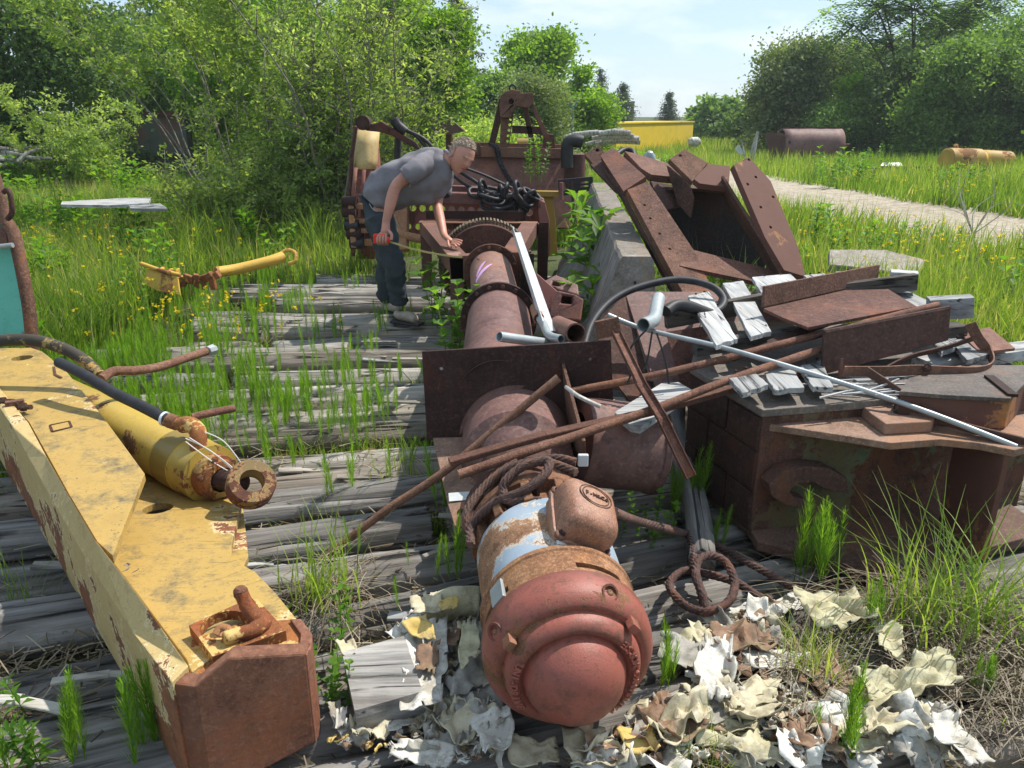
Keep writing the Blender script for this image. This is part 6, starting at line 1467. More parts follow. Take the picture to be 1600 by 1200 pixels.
# dark teal bin behind
tb = thing('teal_bin', 'dark greenish steel bin with rusty rim half hidden by the willow thicket', 'bin', at(245, 19))
bl, brr = at(186, 19), at(296, 19.3); ht = hz(178, 19); bl.x = W(192, 215, 19).x; brr.x = W(292, 215, 19.3).x
plate('front_panel', [bl+Vector((.1, 0, 0)), brr, brr+Vector((0, 0, ht)), bl+Vector((0, 0, ht))], .05, M['dark_bin'], tb)
mm = MB(); mm.bar(bl+Vector((0, -.05, ht+.02)), brr+Vector((0, -.05, ht)), .10, .12); mm.obj('top_rim', M['rust'], tb, bevel=.01)
mm = MB(); mm.bar(bl+Vector((.05, -.06, 0)), bl+Vector((-.03, -.06, ht)), .12, .1, (1, 0, 0)); mm.obj('corner_post', M['rust'], tb, bevel=.01)
mm = MB(); mm.bar(bl+Vector((.1, -.06, ht*.42)), brr+Vector((0, -.06, ht*.42)), .05, .06); mm.obj('stiffener', M['dark_bin'], tb, bevel=.005)
mm = MB(); mm.box(bl.lerp(brr, .5)+Vector((0, .8, ht*.45)), (1.1, .06, ht*.9)); mm.obj('rear_panel', M['dark_bin'], tb)
mm = MB(); mm.box(bl+Vector((.05, .4, ht*.45)), (.06, .7, ht*.9)); mm.obj('side_panel', M['dark_bin'], tb)
# ------------------------------------------------------------------ concrete barrier
bar = thing('concrete_barrier', 'weathered concrete barrier running away behind the bolted pipe', 'barrier', (.8, 6.4, 0))
def bsec(t):
    c = Vector((.745, 4.6, 0)).lerp(Vector((.93, 8.3, 0)), t); h = .80+.13*t; return [(c.x-.44, c.y, 0), (c.x-.42, c.y, .10), (c.x-.26, c.y, .34), (c.x-.10, c.y, h-.02), (c.x-.085, c.y, h), (c.x+.085, c.y, h), (c.x+.10, c.y, h-.02), (c.x+.17, c.y, .28), (c.x+.30, c.y, .08), (c.x+.30, c.y, 0)]
for nm, rng_, mt in (('cap', (4, 5), 'concrete'), ('body', None, 'concrete_side_shaded')):
    vs = []; fs = []; n = 40
    for i in range(n+1):
        for j, p in enumerate(bsec(i/n)):
            q = Vector(p); q += Vector((noise.noise(q*6)*.014, 0, noise.noise(q*9+Vector((3, 0, 0)))*.010)); vs.append(q)
    m10 = 10
    ks = [3, 4, 5] if nm == 'cap' else [0, 1, 2, 6, 7, 8]
    fs = [(i*m10+k, (i+1)*m10+k, (i+1)*m10+k+1, i*m10+k+1) for i in range(n) for k in ks]
    if nm == 'cap': fs += [tuple(range(9, -1, -1))]
    mesh(nm, vs, fs, M[mt], bar)
mm = MB(); mm.box((.745, 4.592, .60), (.012, .01, .10)); mm.obj('slot', M['hose'], bar)  # black bar on the end face imitates the shade in a slot
# red oxide casting beside it
cw = thing('counterweight', 'two-tone red and tan cast block with square hole by the barrier', 'casting', W(880, 490, 4.9))
def hexa(name, px, D, dep, mat, parent, holes=(), **k):
    P = [W(a, b, D) for a, b in px]; return plate(name, P, dep, mat, parent, holes, nrm=(0, -1, .0) if False else None, **k)
plate('cast_body', [W(857, 496, 4.55), W(908, 500, 4.5), W(912, 468, 4.6), W(900, 462, 4.62), W(872, 452, 4.6), (W(859, 478, 4.56))], .30, M['rust_shear'], cw, [[W(876, 472, 4.56), W(894, 474, 4.56), W(895, 462, 4.58), W(879, 460, 4.58)]], nrm=(0, -1, .55), bevel=.01)
plate('red_side', [W(840, 444, 4.95), W(842, 462, 4.8), W(857, 488, 4.57), W(870, 453, 4.62), W(846, 434, 4.95)], .05, M['red_machine'], cw, nrm=(-.5, -.7, .6), bevel=.006)
plate('rear_lobe', [W(846, 436, 5.0), W(872, 450, 4.95), W(905, 458, 4.9), W(903, 446, 5.0), W(868, 436, 5.1)], .12, M['rust_pipe'], cw, [[W(862, 442, 4.98), W(874, 446, 4.98), W(874, 440, 5.02), W(864, 438, 5.02)]], nrm=(0, -.5, .85), bevel=.01)

# ------------------------------------------------------------------ rusty brackets leaning on the barrier
bk = thing('rusty_chute', 'heavy rusty bent-plate chute leaning on the concrete barrier', 'steel chute', (1.1, 5.3, 0))
def slab(name, pts, t, mat, parent, holes=(), **k):
    """outline in photograph pixels with a distance for each corner"""
    return plate(name, [W(a, b, d) for a, b, d in pts], t, M[mat], parent, holes, bevel=k.pop('bevel', .003), **k)
slab('arm_top', [(940, 252, 6.0), (960, 238, 6.05), (1011, 286, 5.45), (976, 307, 5.35)], .045, 'rust', bk)
c_ = [W(a, b, d) for a, b, d in ((1003, 330, 5.25), (1012, 351, 5.15), (1025, 377, 5.05), (1040, 402, 4.95))]
slab('arm_lower', [(976, 307, 5.35), (1011, 286, 5.45), (1078, 405, 4.98), (1120, 480, 4.6), (1080, 495, 4.5), (1034, 412, 4.85)], .045, 'rust', bk, [(c_[0], .010), (c_[1], .010), (c_[2], .010), (c_[3], .010)])
slab('arm_side', [(940, 252, 6.0), (976, 307, 5.35), (1034, 412, 4.85), (1080, 495, 4.5), (1080, 500, 4.62), (1028, 412, 5.0), (972, 309, 5.5), (944, 268, 5.95)], .02, 'rust_dark', bk)
slab('end_plate', [(913, 246, 6.1), (936, 232, 6.15), (945, 246, 6.1), (943, 256, 6.05), (930, 268, 6.0), (925, 262, 6.05)], .045, 'rust', bk, [(W(933, 241, 6.12), .014)])
slab('end_web', [(922, 262, 6.05), (938, 252, 6.05), (965, 290, 5.7), (975, 308, 5.5), (960, 300, 5.6)], .03, 'rust_dark', bk)
slab('cross_top', [(972, 250, 6.0), (990, 252, 6.0), (1052, 265, 5.9), (1058, 290, 5.6), (1015, 283, 5.5), (1000, 270, 5.6)], .05, 'rust', bk)
slab('cross_face', [(1012, 287, 5.45), (1058, 291, 5.6), (1062, 325, 5.5), (1035, 330, 5.3)], .02, 'rust_dark', bk)
slab('v_plate', [(1042, 258, 5.5), (1068, 237, 5.55), (1102, 264, 5.5), (1080, 288, 5.35)], .045, 'rust', bk, [(W(1060, 251, 5.52), .010)])
slab('v_side', [(1042, 258, 5.5), (1080, 288, 5.35), (1085, 310, 5.3), (1080, 340, 5.3), (1062, 318, 5.4)], .02, 'rust_dark', bk)
slab('trough', [(1082, 288, 5.35), (1102, 264, 5.5), (1138, 268, 5.5), (1136, 300, 5.3), (1090, 296, 5.32)], .045, 'ochre_rust', bk)
slab('right_plate', [(1134, 272, 5.3), (1170, 245, 5.35), (1196, 292, 5.3), (1240, 395, 4.95), (1250, 440, 4.8), (1222, 425, 4.75), (1190, 375, 4.9)], .045, 'ochre_rust', bk, [(W(1168, 252, 5.34), .010), (W(1178, 280, 5.25), .010), (W(1160, 297, 5.2), .010), (W(1179, 334, 5.1), .010), (W(1200, 316, 5.2), .010), (W(1195, 364, 5.0), .010)])
slab('right_side', [(1134, 272, 5.3), (1190, 375, 4.9), (1222, 425, 4.75), (1222, 440, 4.85), (1185, 390, 5.1), (1150, 335, 5.35), (1130, 300, 5.45)], .02, 'rust_dark', bk)
slab('void_shade_panel', [(1008, 288, 5.95), (1140, 292, 5.95), (1232, 430, 5.95), (1060, 430, 5.95)], .02, 'void_shade', bk)  # panel coloured as the dark void behind the plates
slab('shade_hood', [(1020, 290, 5.5), (1135, 298, 5.35), (1140, 292, 5.95), (1010, 288, 5.95)], .02, 'rust_dark', bk)  # added cover, put in to shade the hollow
slab('floor_plate', [(1062, 415, 5.05), (1222, 432, 4.9), (1230, 430, 5.9), (1060, 425, 5.9)], .02, 'void_shade', bk)  # floor carries the same painted void shade
slab('bottom_bar', [(1060, 392, 5.0), (1220, 430, 4.9), (1240, 460, 4.75), (1060, 420, 4.8)], .03, 'rust', bk)
solo(tube('dark_hose', [W(962, 243, 6.3), W(975, 234, 6.4), (W(988, 236, 6.4)), W(992, 250, 6.3)], .022, M['hose'], None, 8, 4), 'dark hose loop behind the chute arm top', 'hose')
solo(lathe('blue_cap', W(1013, 256, 6.6), (0, -.5, 1), [(0, .06), (.04, .058), (.08, .045), (.11, .02), (.115, .001)], M['galv'], None, 20), 'pale blue-grey dome cap behind the chute', 'cap')

# ------------------------------------------------------------------ old machine behind the man
mc = thing('old_crawler', 'faded red machine with holed frame plate and worn yellow curved blade behind the man', 'machine', W(700, 420, 8.4))
bl_o = [(553, 200), (592, 202), (596, 260), (596, 330), (592, 402), (575, 405), (552, 400), (547, 330), (549, 260)]
vs = []; 
prof_b = [(598, .02), (575, .0), (556, -.05)]
rows = [(196, .25), (225, .12), (260, .03), (300, 0), (340, .0), (385, .08), (405, .15)]
for y_, dd in rows:
    xl = np.interp(y_, [196, 300, 405], [556, 547, 560]); xr = np.interp(y_, [196, 300, 405], [590, 598, 600])
    for u in range(7): t = u/6; vs.append(W(xl+(xr-xl)*t, y_, 8.3+dd+.12*math.sin(math.pi*t)*-1))
n7 = 7; fs = [(i*n7+k, (i+1)*n7+k, (i+1)*n7+k+1, i*n7+k+1) for i in range(len(rows)-1) for k in range(n7-1)]
o = mesh('curved_blade', vs, fs, M['red_machine'], mc, smooth=True); md = o.modifiers.new('s', 'SOLIDIFY'); md.thickness = .05
vs = [v+Vector((0, -.035, 0)) for v in [W(np.interp(y_, [196, 300], [557, 549])+(40-0)*t*.98, y_, 8.3+dd-.12*math.sin(math.pi*t)) for y_, dd in ((203, .21), (225, .12), (250, .05), (264, .025)) for t in (0.03, .2, .4, .6, .8, .97)]]
o = mesh('worn_patch', vs, [(i*6+k, (i+1)*6+k, (i+1)*6+k+1, i*6+k+1) for i in range(3) for k in range(5)], M['yellow_worn'] if False else M['yellow_rim'], mc, smooth=True); md = o.modifiers.new('s', 'SOLIDIFY'); md.thickness = .008
v, f = tube_geo([W(x_, y_, 8.25) for x_, y_ in ((556, 198), (549, 250), (546, 320), (552, 400))], .022, 8); autos(mesh('blade_edge', v, f, M['rust_dark'], mc), 60)
for k in range(3):
    v, f = tube_geo([W(556+k*13, 262+k*3, 8.12), W(552+k*14, 300, 8.08), W(553+k*14, 395, 8.15)], .02, 6); mesh('blade_rib', v, f, M['red_machine'], mc, smooth=True)
for k, (a, b) in enumerate(((536, 330), (540, 352), (543, 365), (548, 380), (536, 316))):
    lathe('roller', W(a, b, 8.0), (1, -.1, 0), [(0, .04), (.0, .06), (.14, .06), (.14, .03)], M['chain'] if k % 2 else M['rust_dark'], mc, 14)
mm = MB()
for y_, h_ in ((322, 10), (345, 8), (360, 8), (378, 12)): mm.box(W(575, y_, 8.05), (.36, .10, h_/1200*8*.9))
mm.box(W(600, 352, 8.1), (.14, .10, .5)); mm.box(W(552, 352, 8.0), (.06, .12, .45)); mm.obj('track_frame', M['rust_orange'], mc, bevel=.01)
slab('lower_beam', [(600, 350, 8.1), (620, 325, 8.1), (640, 320, 8.1), (640, 395, 7.9), (600, 395, 7.9)], .1, 'rust_orange', mc, bevel=.01)
v, f = tube_geo(smooth_path([W(616, 340, 8.0), W(622, 362, 7.9), W(650, 372, 7.9), W(690, 376, 7.9)], 5), .045, 8); autos(mesh('guard_bar', v, f, M['rust_orange'], mc), 60)
hl = []
for i in range(13):
    hl.append((W(645+i*15.2, 325+i*.6, 8.2), .036, 16))
for i in range(13): hl.append((W(638+i*15.5, 354+i*.2, 8.2), .033, 16))
plate('holed_plate', [W(604, 312, 8.2), W(850, 318, 8.2), W(856, 330, 8.2), W(856, 372, 8.2), W(604, 372, 8.2)], .03, M['red_machine'], mc, hl, nrm=(0, -1, 0))
slab('top_rail', [(632, 296, 8.15), (838, 303, 8.15), (850, 310, 8.15), (850, 322, 8.15), (632, 312, 8.15)], .18, 'rust_shear', mc, bevel=.01)
slab('upper_rail', [(632, 286, 8.3), (790, 292, 8.3), (800, 300, 8.3), (632, 296, 8.3)], .1, 'rust_shear', mc, bevel=.01)
slab('right_guard', [(838, 306, 8.1), (850, 312, 8.1), (857, 340, 8.1), (858, 380, 8.1), (850, 425, 8.1), (840, 425, 8.1), (846, 370, 8.1), (840, 330, 8.1)], .25, 'red_machine', mc, bevel=.01)
slab('arm', [(563, 196, 8.2), (570, 184, 8.2), (585, 194, 8.2), (598, 189, 8.2), (622, 205, 8.2), (650, 222, 8.2), (660, 236, 8.2), (640, 226, 8.2), (615, 212, 8.2), (595, 206, 8.2), (575, 204, 8.2)], .09, 'rust_dark', mc, bevel=.01)
lathe('arm_knuckle', W(568, 192, 8.1), (0, 1, 0), [(-.05, .02), (-.05, .07), (.12, .07), (.12, .02)], M['rust_dark'], mc, 18)
v, f = tube_geo([W(622, 205, 8.3), W(621, 240, 8.3), W(620, 300, 8.3)], .035, 10); autos(mesh('post', v, f, M['chain'], mc), 60)
for pts, r_ in (([(628, 200), (650, 212), (668, 232), (690, 250)], .02), ([(615, 198), (640, 206), (668, 222), (700, 262)], .02), ([(615, 186), (622, 196), (634, 206)], .05), ([(702, 258), (740, 282), (770, 300), (800, 302)], .018), ([(725, 262), (760, 275), (800, 294)], .014), ([(700, 268), (730, 290), (760, 300), (790, 300)], .016)):
    v, f = tube_geo(smooth_path([W(a, b, 8.15) for a, b in pts], 5), r_, 8); autos(mesh('hydraulic_line', v, f, M['chain'], mc), 60)
# chain heap
cn = thing('chain_heap', 'heap of heavy black chain hanging over the holed machine plate', 'chain', W(800, 330, 7.95))
def link(c, d, u, ln, r_, parent):
    c = Vector(c); d = Vector(d).normalized(); u = Vector(u); u = (u-d*u.dot(d)).normalized(); P = []
    for k in range(20):
        a = 2*math.pi*k/20; x = math.cos(a); y = math.sin(a); P.append(c+d*(x*ln*.30+(ln*.22 if x > 0.05 else -ln*.22 if x < -.05 else 0))+u*y*ln*.30)
    P += [P[0]]; v, f = tube_geo(P, r_, 8, False); return mesh('chain_link', v, f, M['chain'], parent, smooth=True)
cr2 = random.Random(9)
L_px = [(756, 297), (772, 299), (790, 303), (806, 306), (820, 309), (812, 318), (803, 312), (790, 316), (772, 312), (768, 322), (784, 326), (776, 332), (792, 330), (804, 328), (816, 328), (824, 322), (826, 312), (782, 306), (764, 306), (798, 320), (786, 318), (810, 300), (748, 302), (831, 304)]
for i, (a, b) in enumerate(L_px): link(W(a, b, 7.92+cr2.uniform(-.1, .06)), (cr2.uniform(-1, 1), cr2.uniform(-.3, .3), cr2.uniform(-1, 1)), (cr2.uniform(-.5, .5), -1, cr2.uniform(-1, 1)), .20, .020, cn)
for pts in ([(768, 300), (772, 322), (790, 338), (800, 330)], [(826, 300), (834, 308), (826, 322), (818, 334)]):
    v, f = tube_geo(smooth_path([W(a, b, 7.88) for a, b in pts], 5), .024, 8); autos(mesh('steel_loop', v, f, M['chain'], cn), 60)

# bucket with A-frame
bu = thing('grab_bucket', 'rusty purple-brown bucket body with tall A-frame head behind the machine', 'bucket', W(815, 360, 10.0))
DB = 10.0
slab('body_front', [(700, 246, DB), (878, 248, DB), (893, 300, DB-.3), (893, 360, DB-.4), (700, 360, DB-.4)], .06, 'rust_shear', bu, bevel=.01)
slab('rim', [(742, 228, DB-.05), (878, 232, DB-.05), (878, 247, DB-.05), (742, 244, DB-.05)], .12, 'rust', bu, bevel=.01)
slab('body_side', [(878, 234, DB), (884, 232, DB+.9), (895, 300, DB+.8), (893, 360, DB-.3), (893, 300, DB-.25)], .05, 'rust_dark', bu, bevel=.005)
slab('rear_rim', [(742, 222, DB+.9), (884, 226, DB+.9), (884, 240, DB+.9), (742, 240, DB+.9)], .06, 'rust', bu)
slab('dark_hopper', [(716, 226, DB-.1), (750, 223, DB-.1), (752, 242, DB-.1), (716, 242, DB-.1)], .1, 'rust_dark', bu, bevel=.01)
af = thing('a_frame', 'tall rusty A-frame hoist head with holed leg standing in the bucket', 'hoist head', W(815, 235, DB+.3))
slab('head_plate', [(783, 150, DB), (790, 143, DB), (800, 140, DB), (812, 142, DB), (815, 146, DB), (832, 145, DB), (834, 162, DB), (826, 168, DB), (815, 168, DB), (806, 166, DB), (802, 176, DB), (798, 184, DB), (782, 184, DB), (780, 165, DB)], .14, 'rust', af, [(W(799, 159, DB), .03)], bevel=.01)
hh = [(W(799-t*1.2, 178+t*8.5, DB-.03), .018, 10) for t in range(6)]
slab('holed_leg', [(783, 160, DB-.03), (804, 170, DB-.03), (795, 229, DB-.03), (781, 229, DB-.03)], .04, 'rust', af, hh)
slab('outer_leg', [(780, 155, DB+.2), (786, 150, DB+.2), (784, 185, DB+.2), (774, 224, DB+.2), (764, 224, DB+.2)], .12, 'rust_dark', af, bevel=.01)
slab('right_leg', [(826, 160, DB), (833, 162, DB), (866, 230, DB), (856, 231, DB)], .10, 'rust', af, bevel=.01)
slab('inner_leg', [(816, 166, DB+.3), (824, 166, DB+.3), (836, 228, DB+.3), (828, 228, DB+.3)], .10, 'rust_dark', af, bevel=.01)
slab('cross_bar', [(800, 196, DB+.25), (848, 198, DB+.25), (848, 210, DB+.25), (800, 208, DB+.25)], .05, 'rust_dark', af)
slab('foot_block', [(850, 208, DB+.1), (864, 210, DB+.1), (866, 230, DB+.1), (848, 230, DB+.1)], .2, 'rust_dark', af)
v, f = tube_geo([W(801+5*math.cos(a), 138+5*math.sin(a)*1.1, DB) for a in [i*math.pi/6 for i in range(13)]], .012, 8, False); mesh('lifting_ring', v, f, M['chain'], af, smooth=True)
lathe('pin', W(799, 159, DB-.08), (0, 1, 0), [(0, .045), (.25, .045)], M['rust_dark'], af, 16); lathe('pin', W(829, 152, DB-.08), (0, 1, 0), [(0, .045), (.25, .045)], M['rust_dark'], af, 16)
ct = thing('hanging_chain', 'thin rusty chain hanging down the bucket front', 'chain', W(785, 290, DB-.15))
cp = smooth_path([W(768, 226, DB-.15), W(776, 232, DB-.2), W(780, 250, DB-.2), W(788, 268, DB-.25), W(800, 288, DB-.3)], 5)
for i in range(len(cp)-1): link(cp[i], cp[i+1]-cp[i], (1, 0, 0) if i % 2 else (0, -1, .2), .075, .011, ct)
solo(lathe('yellow_roll', W(808, 226, 12), (1, 0, 0), [(0, .09), (.25, .09)], M['yellow_old'], None, 16), 'small yellow roller seen over the bucket rim', 'roller')
solo(hollow('elbow_pipe', [W(910, 222, 9.6), W(898, 220, 9.6), W(888, 224, 9.6), W(886, 240, 9.6), W(886, 262, 9.6)], .075, .012, M['hose'], None, 16, 4), 'black elbow pipe standing right of the bucket', 'pipe')
solo(lathe('rusty_drum', W(897, 300, 9.8), (0, 0, 1), [(0, .13), (.45, .13), (.46, .11)], M['rust_shear'], None, 24), 'small rusty cylinder behind the black elbow pipe', 'cylinder')
sb = thing('slotted_bracket', 'dark grey slotted steel bracket between bucket and barrier', 'bracket', W(900, 300, 8.9))
S = lambda a, b: W(a, b, 8.9)
plate('slotted_plate', [S(872, 281), S(926, 276), S(928, 300), S(905, 298), S(882, 306), S(873, 300)], .05, M['chain'], sb, [[S(880, 285), S(888, 284), S(888, 297), S(880, 298)], [S(892, 284), S(896, 283), S(896, 297), S(892, 297)], [S(907, 284), S(920, 283), S(920, 286), S(907, 287)], [S(907, 290), S(920, 289), S(920, 292), S(907, 293)]], nrm=(0, -1, 0))
tube('bracket_pin', [W(877, 285, 8.75), W(877, 312, 8.75)], .022, M['rust_shear'], sb, 8)
ys = thing('yellow_stand', 'faded yellow steel stand between machine and barrier', 'stand', W(860, 400, 9.0))
mm = MB(); mm.bar(W(828, 302, 9.0), W(880, 303, 9.0), .12, .06); mm.obj('stand_beam', M['yellow_old'], ys, bevel=.005)
mm = MB(); mm.bar(W(855, 306, 9.05), W(862, 400, 9.05), .12, .14); mm.obj('stand_post', M['yellow_old'], ys, bevel=.005)

# ------------------------------------------------------------------ farther things
yb = thing('yellow_bin', 'long bright yellow steel container at the far end of the yard', 'container', at(1020, 38))
a, b = at(962, 33.5), at(1081, 41.5); hgt = 1.25; d_ = (b-a).normalized(); RM = Matrix((d_, Vector((-d_.y, d_.x, 0)), Vector((0, 0, 1)))).transposed(); cc = (a+b)/2+RM @ Vector((0, .9, 0))
mm = MB(); mm.box(cc+Vector((0, 0, hgt/2)), ((b-a).length, 1.8, hgt), RM); mm.obj('bin_body', M['yellow_far'], yb, bevel=.02)
mm = MB(); mm.box(cc+Vector((0, 0, hgt+.03)), ((b-a).length+.08, 1.88, .06), RM); mm.obj('bin_rim', M['yellow_far'], yb)
tag(lathe('white_barrel', at(1075, 35)+Vector((0, 0, .5)), (1, .2, 0), [(0, .12), (.1, .2), (.4, .2), (.5, .12)], M['vinyl_white'], None, 20, loc=at(1075, 35)), 'small white barrel before the right end of the yellow container', 'barrel')
lg = random.Random(31)
for i, (x0, y0, x1, y1) in enumerate(((862, 222, 935, 207), (935, 210, 985, 208), (925, 216, 990, 213), (940, 220, 998, 217), (930, 225, 1000, 222), (905, 213, 950, 210), (915, 226, 960, 222), (950, 214, 975, 205))):
    a, b = W(x0, y0, 21+i*.12), W(x1, y1, 21+i*.12); o = tube('cut_log', [a, a.lerp(b, .5)+Vector((0, 0, .05)), b], [.06, .08, .07], M['pale_wood_z'], None, 10, 2, wob=.3)
    solo(o, 'grey cut log heaped left of the yellow container', 'log', 'cut logs heaped beyond the barrier')
for i in range(5):
    a = at(930+i*14, 21.2); o = tube('cut_log', [a+Vector((-.5, 0, .2)), a+Vector((.5, 0, .22+.1*(i % 3)))], [.16, .15], M['bark'], None, 10); solo(o, 'grey cut log heaped left of the yellow container', 'log', 'cut logs heaped beyond the barrier')
up = thing('utility_pole', 'wooden utility pole far away by the bluish spruces', 'pole', at(986, 70))
tube('pole', [at(986, 70), at(986, 70)+Vector((0, 0, hz(158, 70)))], .16, M['bark_pale'], up, 8)
mm = MB(); mm.bar(W(980, 160, 70), W(992, 160, 70), .12, .14); mm.obj('crossarm', M['bark_pale'], up)
for k in range(2):
    v, f = tube_geo(smooth_path([W(986, 160+k*3, 70), W(930, 158+k*3, 74), W(860, 150+k*3, 80)], 4), .025, 4); mesh('wire', v, f, M['hose'], up)
dh = thing('dark_scoop', 'dark steel scoop standing up among the bushes left of the maple', 'scoop', at(892, 24))
plate('scoop_plate', [W(882, 158, 24), W(904, 157, 24), W(896, 172, 24), W(890, 170, 24)], .3, M['teal_dark'], dh); tube('scoop_post', [at(893, 24.1), W(893, 168, 24.1)], .06, M['teal_dark'], dh, 8)
dp = thing('grey_cab_roof', 'dark grey machine roof showing over the willow bush', 'machine part', at(720, 14.5))
plate('roof_panel', [W(675, 190, 12.9), W(708, 188, 12.9), W(728, 205, 12.9), W(700, 210, 12.9), W(675, 206, 12.9)], .2, M['dark_bin'], dp); tube('roof_post', [at(702, 13), W(702, 205, 13)], .06, M['rust_dark'], dp, 8)
# rusty tank on the right
tk = thing('rusty_tank', 'long rusty brown tank with open bent end in the grass on the right', 'tank', at(1265, 28))
a = at(1222, 28); b = at(1314, 28); rr_ = .60; vs = []; fs = []; n = 26
for i in range(9):
    for k in range(n):
        an = R(-70)+R(250)*k/(n-1); s = 1.0; 
        p = a.lerp(b, i/8)+Vector((0, -math.cos(an)*rr_*.95+.4, .55+math.sin(an)*rr_)); vs.append(p+Vector((0, .02*noise.noise(p*3), .02*noise.noise(p*2.5))))
fs = [(i*n+k, (i+1)*n+k, (i+1)*n+k+1, i*n+k+1) for i in range(8) for k in range(n-1)]
o = mesh('tank_shell', vs, fs, M['rust_pipe'], tk, smooth=True); md = o.modifiers.new('s', 'SOLIDIFY'); md.thickness = .03
mm = MB(); mm.bar(a+Vector((0, .4, 1.17)), b+Vector((0, .4, 1.17)), .06, .05); mm.obj('top_seam', M['rust_dark'], tk)
mm = MB(); mm.box(a+Vector((.12, -.18, .72)), (.07, .03, .08)); mm.obj('square_hole_shade', M['hose'], tk)  # black block on the shell imitates the shade of a square hole
plate('bent_sheet', [W(1196, 208, 28.6), W(1206, 206, 28.4), W(1226, 214, 28.0), W(1222, 222, 28.0), W(1222, 252, 27.8), W(1204, 250, 28.0)], .03, M['rust_dark'], tk, nrm=(-.4, -1, 0)); plate('open_end_shade', [a+Vector((.03, -.15, .1)), a+Vector((.03, .9, .1)), a+Vector((.03, .9, 1.05)), a+Vector((.03, -.1, .95))], .03, M['rust_dark'], tk)  # second plate closes the open end, its dark colour imitating inner shade
tube('outlet_pipe', [b+Vector((-.05, .2, .6)), b+Vector((.3, .2, .62))], .04, M['rust_dark'], tk, 8)
sp = thing('leaning_post', 'pale splintered post leaning left of the rusty tank', 'post', at(1180, 27.5)); tube('post', [at(1172, 27.5), W(1184, 205, 27.5)], [.12, .05], M['pale_wood_z'], sp, 7); tube('post_branch', [at(1166, 27.6), W(1158, 218, 27.6)], [.06, .02], M['pale_wood_z'], sp, 6); plate('sheet_scrap', [W(1148, 232, 27.2), W(1155, 226, 27.2), W(1162, 240, 27.2), W(1156, 243, 27.2)], .02, M['galv_white'], sp)
yt = thing('yellow_tank', 'dented yellow cylindrical tank with filler cap on dark beams at the right edge', 'tank', at(1520, 22))
ya, yb2 = W(1476, 250, 21), W(1576, 254, 21.4)
lathe('tank_barrel', ya, yb2-ya, [(0, .0), (.01, .26), (.05, .31), (1.0, .32), (1.04, .27), (1.12, .26), (1.18, .30), ((yb2-ya).length-.05, .29), ((yb2-ya).length, .22), ((yb2-ya).length+.01, 0)], M['yellow_old'], yt, 32, False)
tube('filler_neck', [W(1491, 242, 22), W(1491, 234, 22)], .06, M['yellow_old'], yt, 12); lathe('filler_cap', W(1493, 230, 21.95), (.3, -1, .3), [(0, .09), (.03, .09), (.04, .06)], M['yellow_old'], yt, 16)
for i, (x0, y0, x1, y1, w_) in enumerate(((1460, 266, 1610, 270, .16), (1350, 262, 1465, 264, .10), (1480, 278, 1560, 262, .14), (1500, 280, 1600, 282, .14), (1540, 262, 1545, 285, .1))):
    m_ = MB(); m_.bar(W(x0, y0, 21.6+.1*i), W(x1, y1, 21.6+.1*i), w_, w_*1.1); solo(m_.obj('dark_beam', M['rust_dark'], bevel=.01), ('dark beam lying under the yellow tank', 'long low rusty beam left of the yellow tank', 'slanting rusty beam before the yellow tank', 'rusty beam nearest the grass under the yellow tank', 'short upright rusty stub under the yellow tank')[i], 'beam')
solo(plate('grey_sheet', [W(1362, 270, 21.5), W(1378, 258, 22), W(1405, 258, 22), W(1424, 270, 21.5), W(1424, 274, 21.5), W(1362, 274, 21.5)], .05, M['galv_white'], nrm=(0, -.6, .8)), 'bent pale sheet between rusty tank and yellow tank', 'sheet')
solo(plate('tan_slab', [W(1295, 394, 7.1), W(1380, 398, 7.1), W(1445, 408, 6.9), W(1440, 420, 6.6), W(1370, 415, 6.7), W(1296, 412, 6.8)], .08, M['concrete'], nrm=(0, -.3, 1), bevel=.01), 'tan weathered slab lying in the grass behind the pallet', 'slab')
solo(plate('tan_board', [G(1462, 452, .06), G(1545, 462, .06), G(1548, 469, .06), G(1462, 461, .06)], .04, M['ochre_rust'], nrm=(0, 0, 1)), 'orange-brown board in the grass right of the pallet', 'board')
solo(plate('small_board', [G(1286, 292, .05), G(1316, 292, .05), G(1318, 296, .05), G(1288, 297, .05)], .05, M['pale_wood'], nrm=(0, 0, 1)), 'small pale board lying beside the dirt track', 'board')
# bare dead shrub in front of the yellow tank
ds = thing('dead_shrub', 'bare pale dead shrub in front of the yellow tank', 'shrub', at(1520, 11))
r4 = random.Random(8); base = at(1520, 11)
for k, (x_, y_) in enumerate(((1545, 255), (1560, 300), (1500, 270), (1475, 280), (1590, 296), (1530, 235), (1450, 320), (1600, 320))):
    e = W(x_, y_, 11+r4.uniform(-.5, .5)); mid = base.lerp(e, .5)+Vector((r4.uniform(-.2, .2), 0, r4.uniform(0, .2))); v, f = tube_geo(smooth_path([base, mid, e], 4), [.009, .008, .008, .007, .006, .005, .004, .003, .002], 5); mesh('twig', v, f, M['pale_wood_z'], ds)
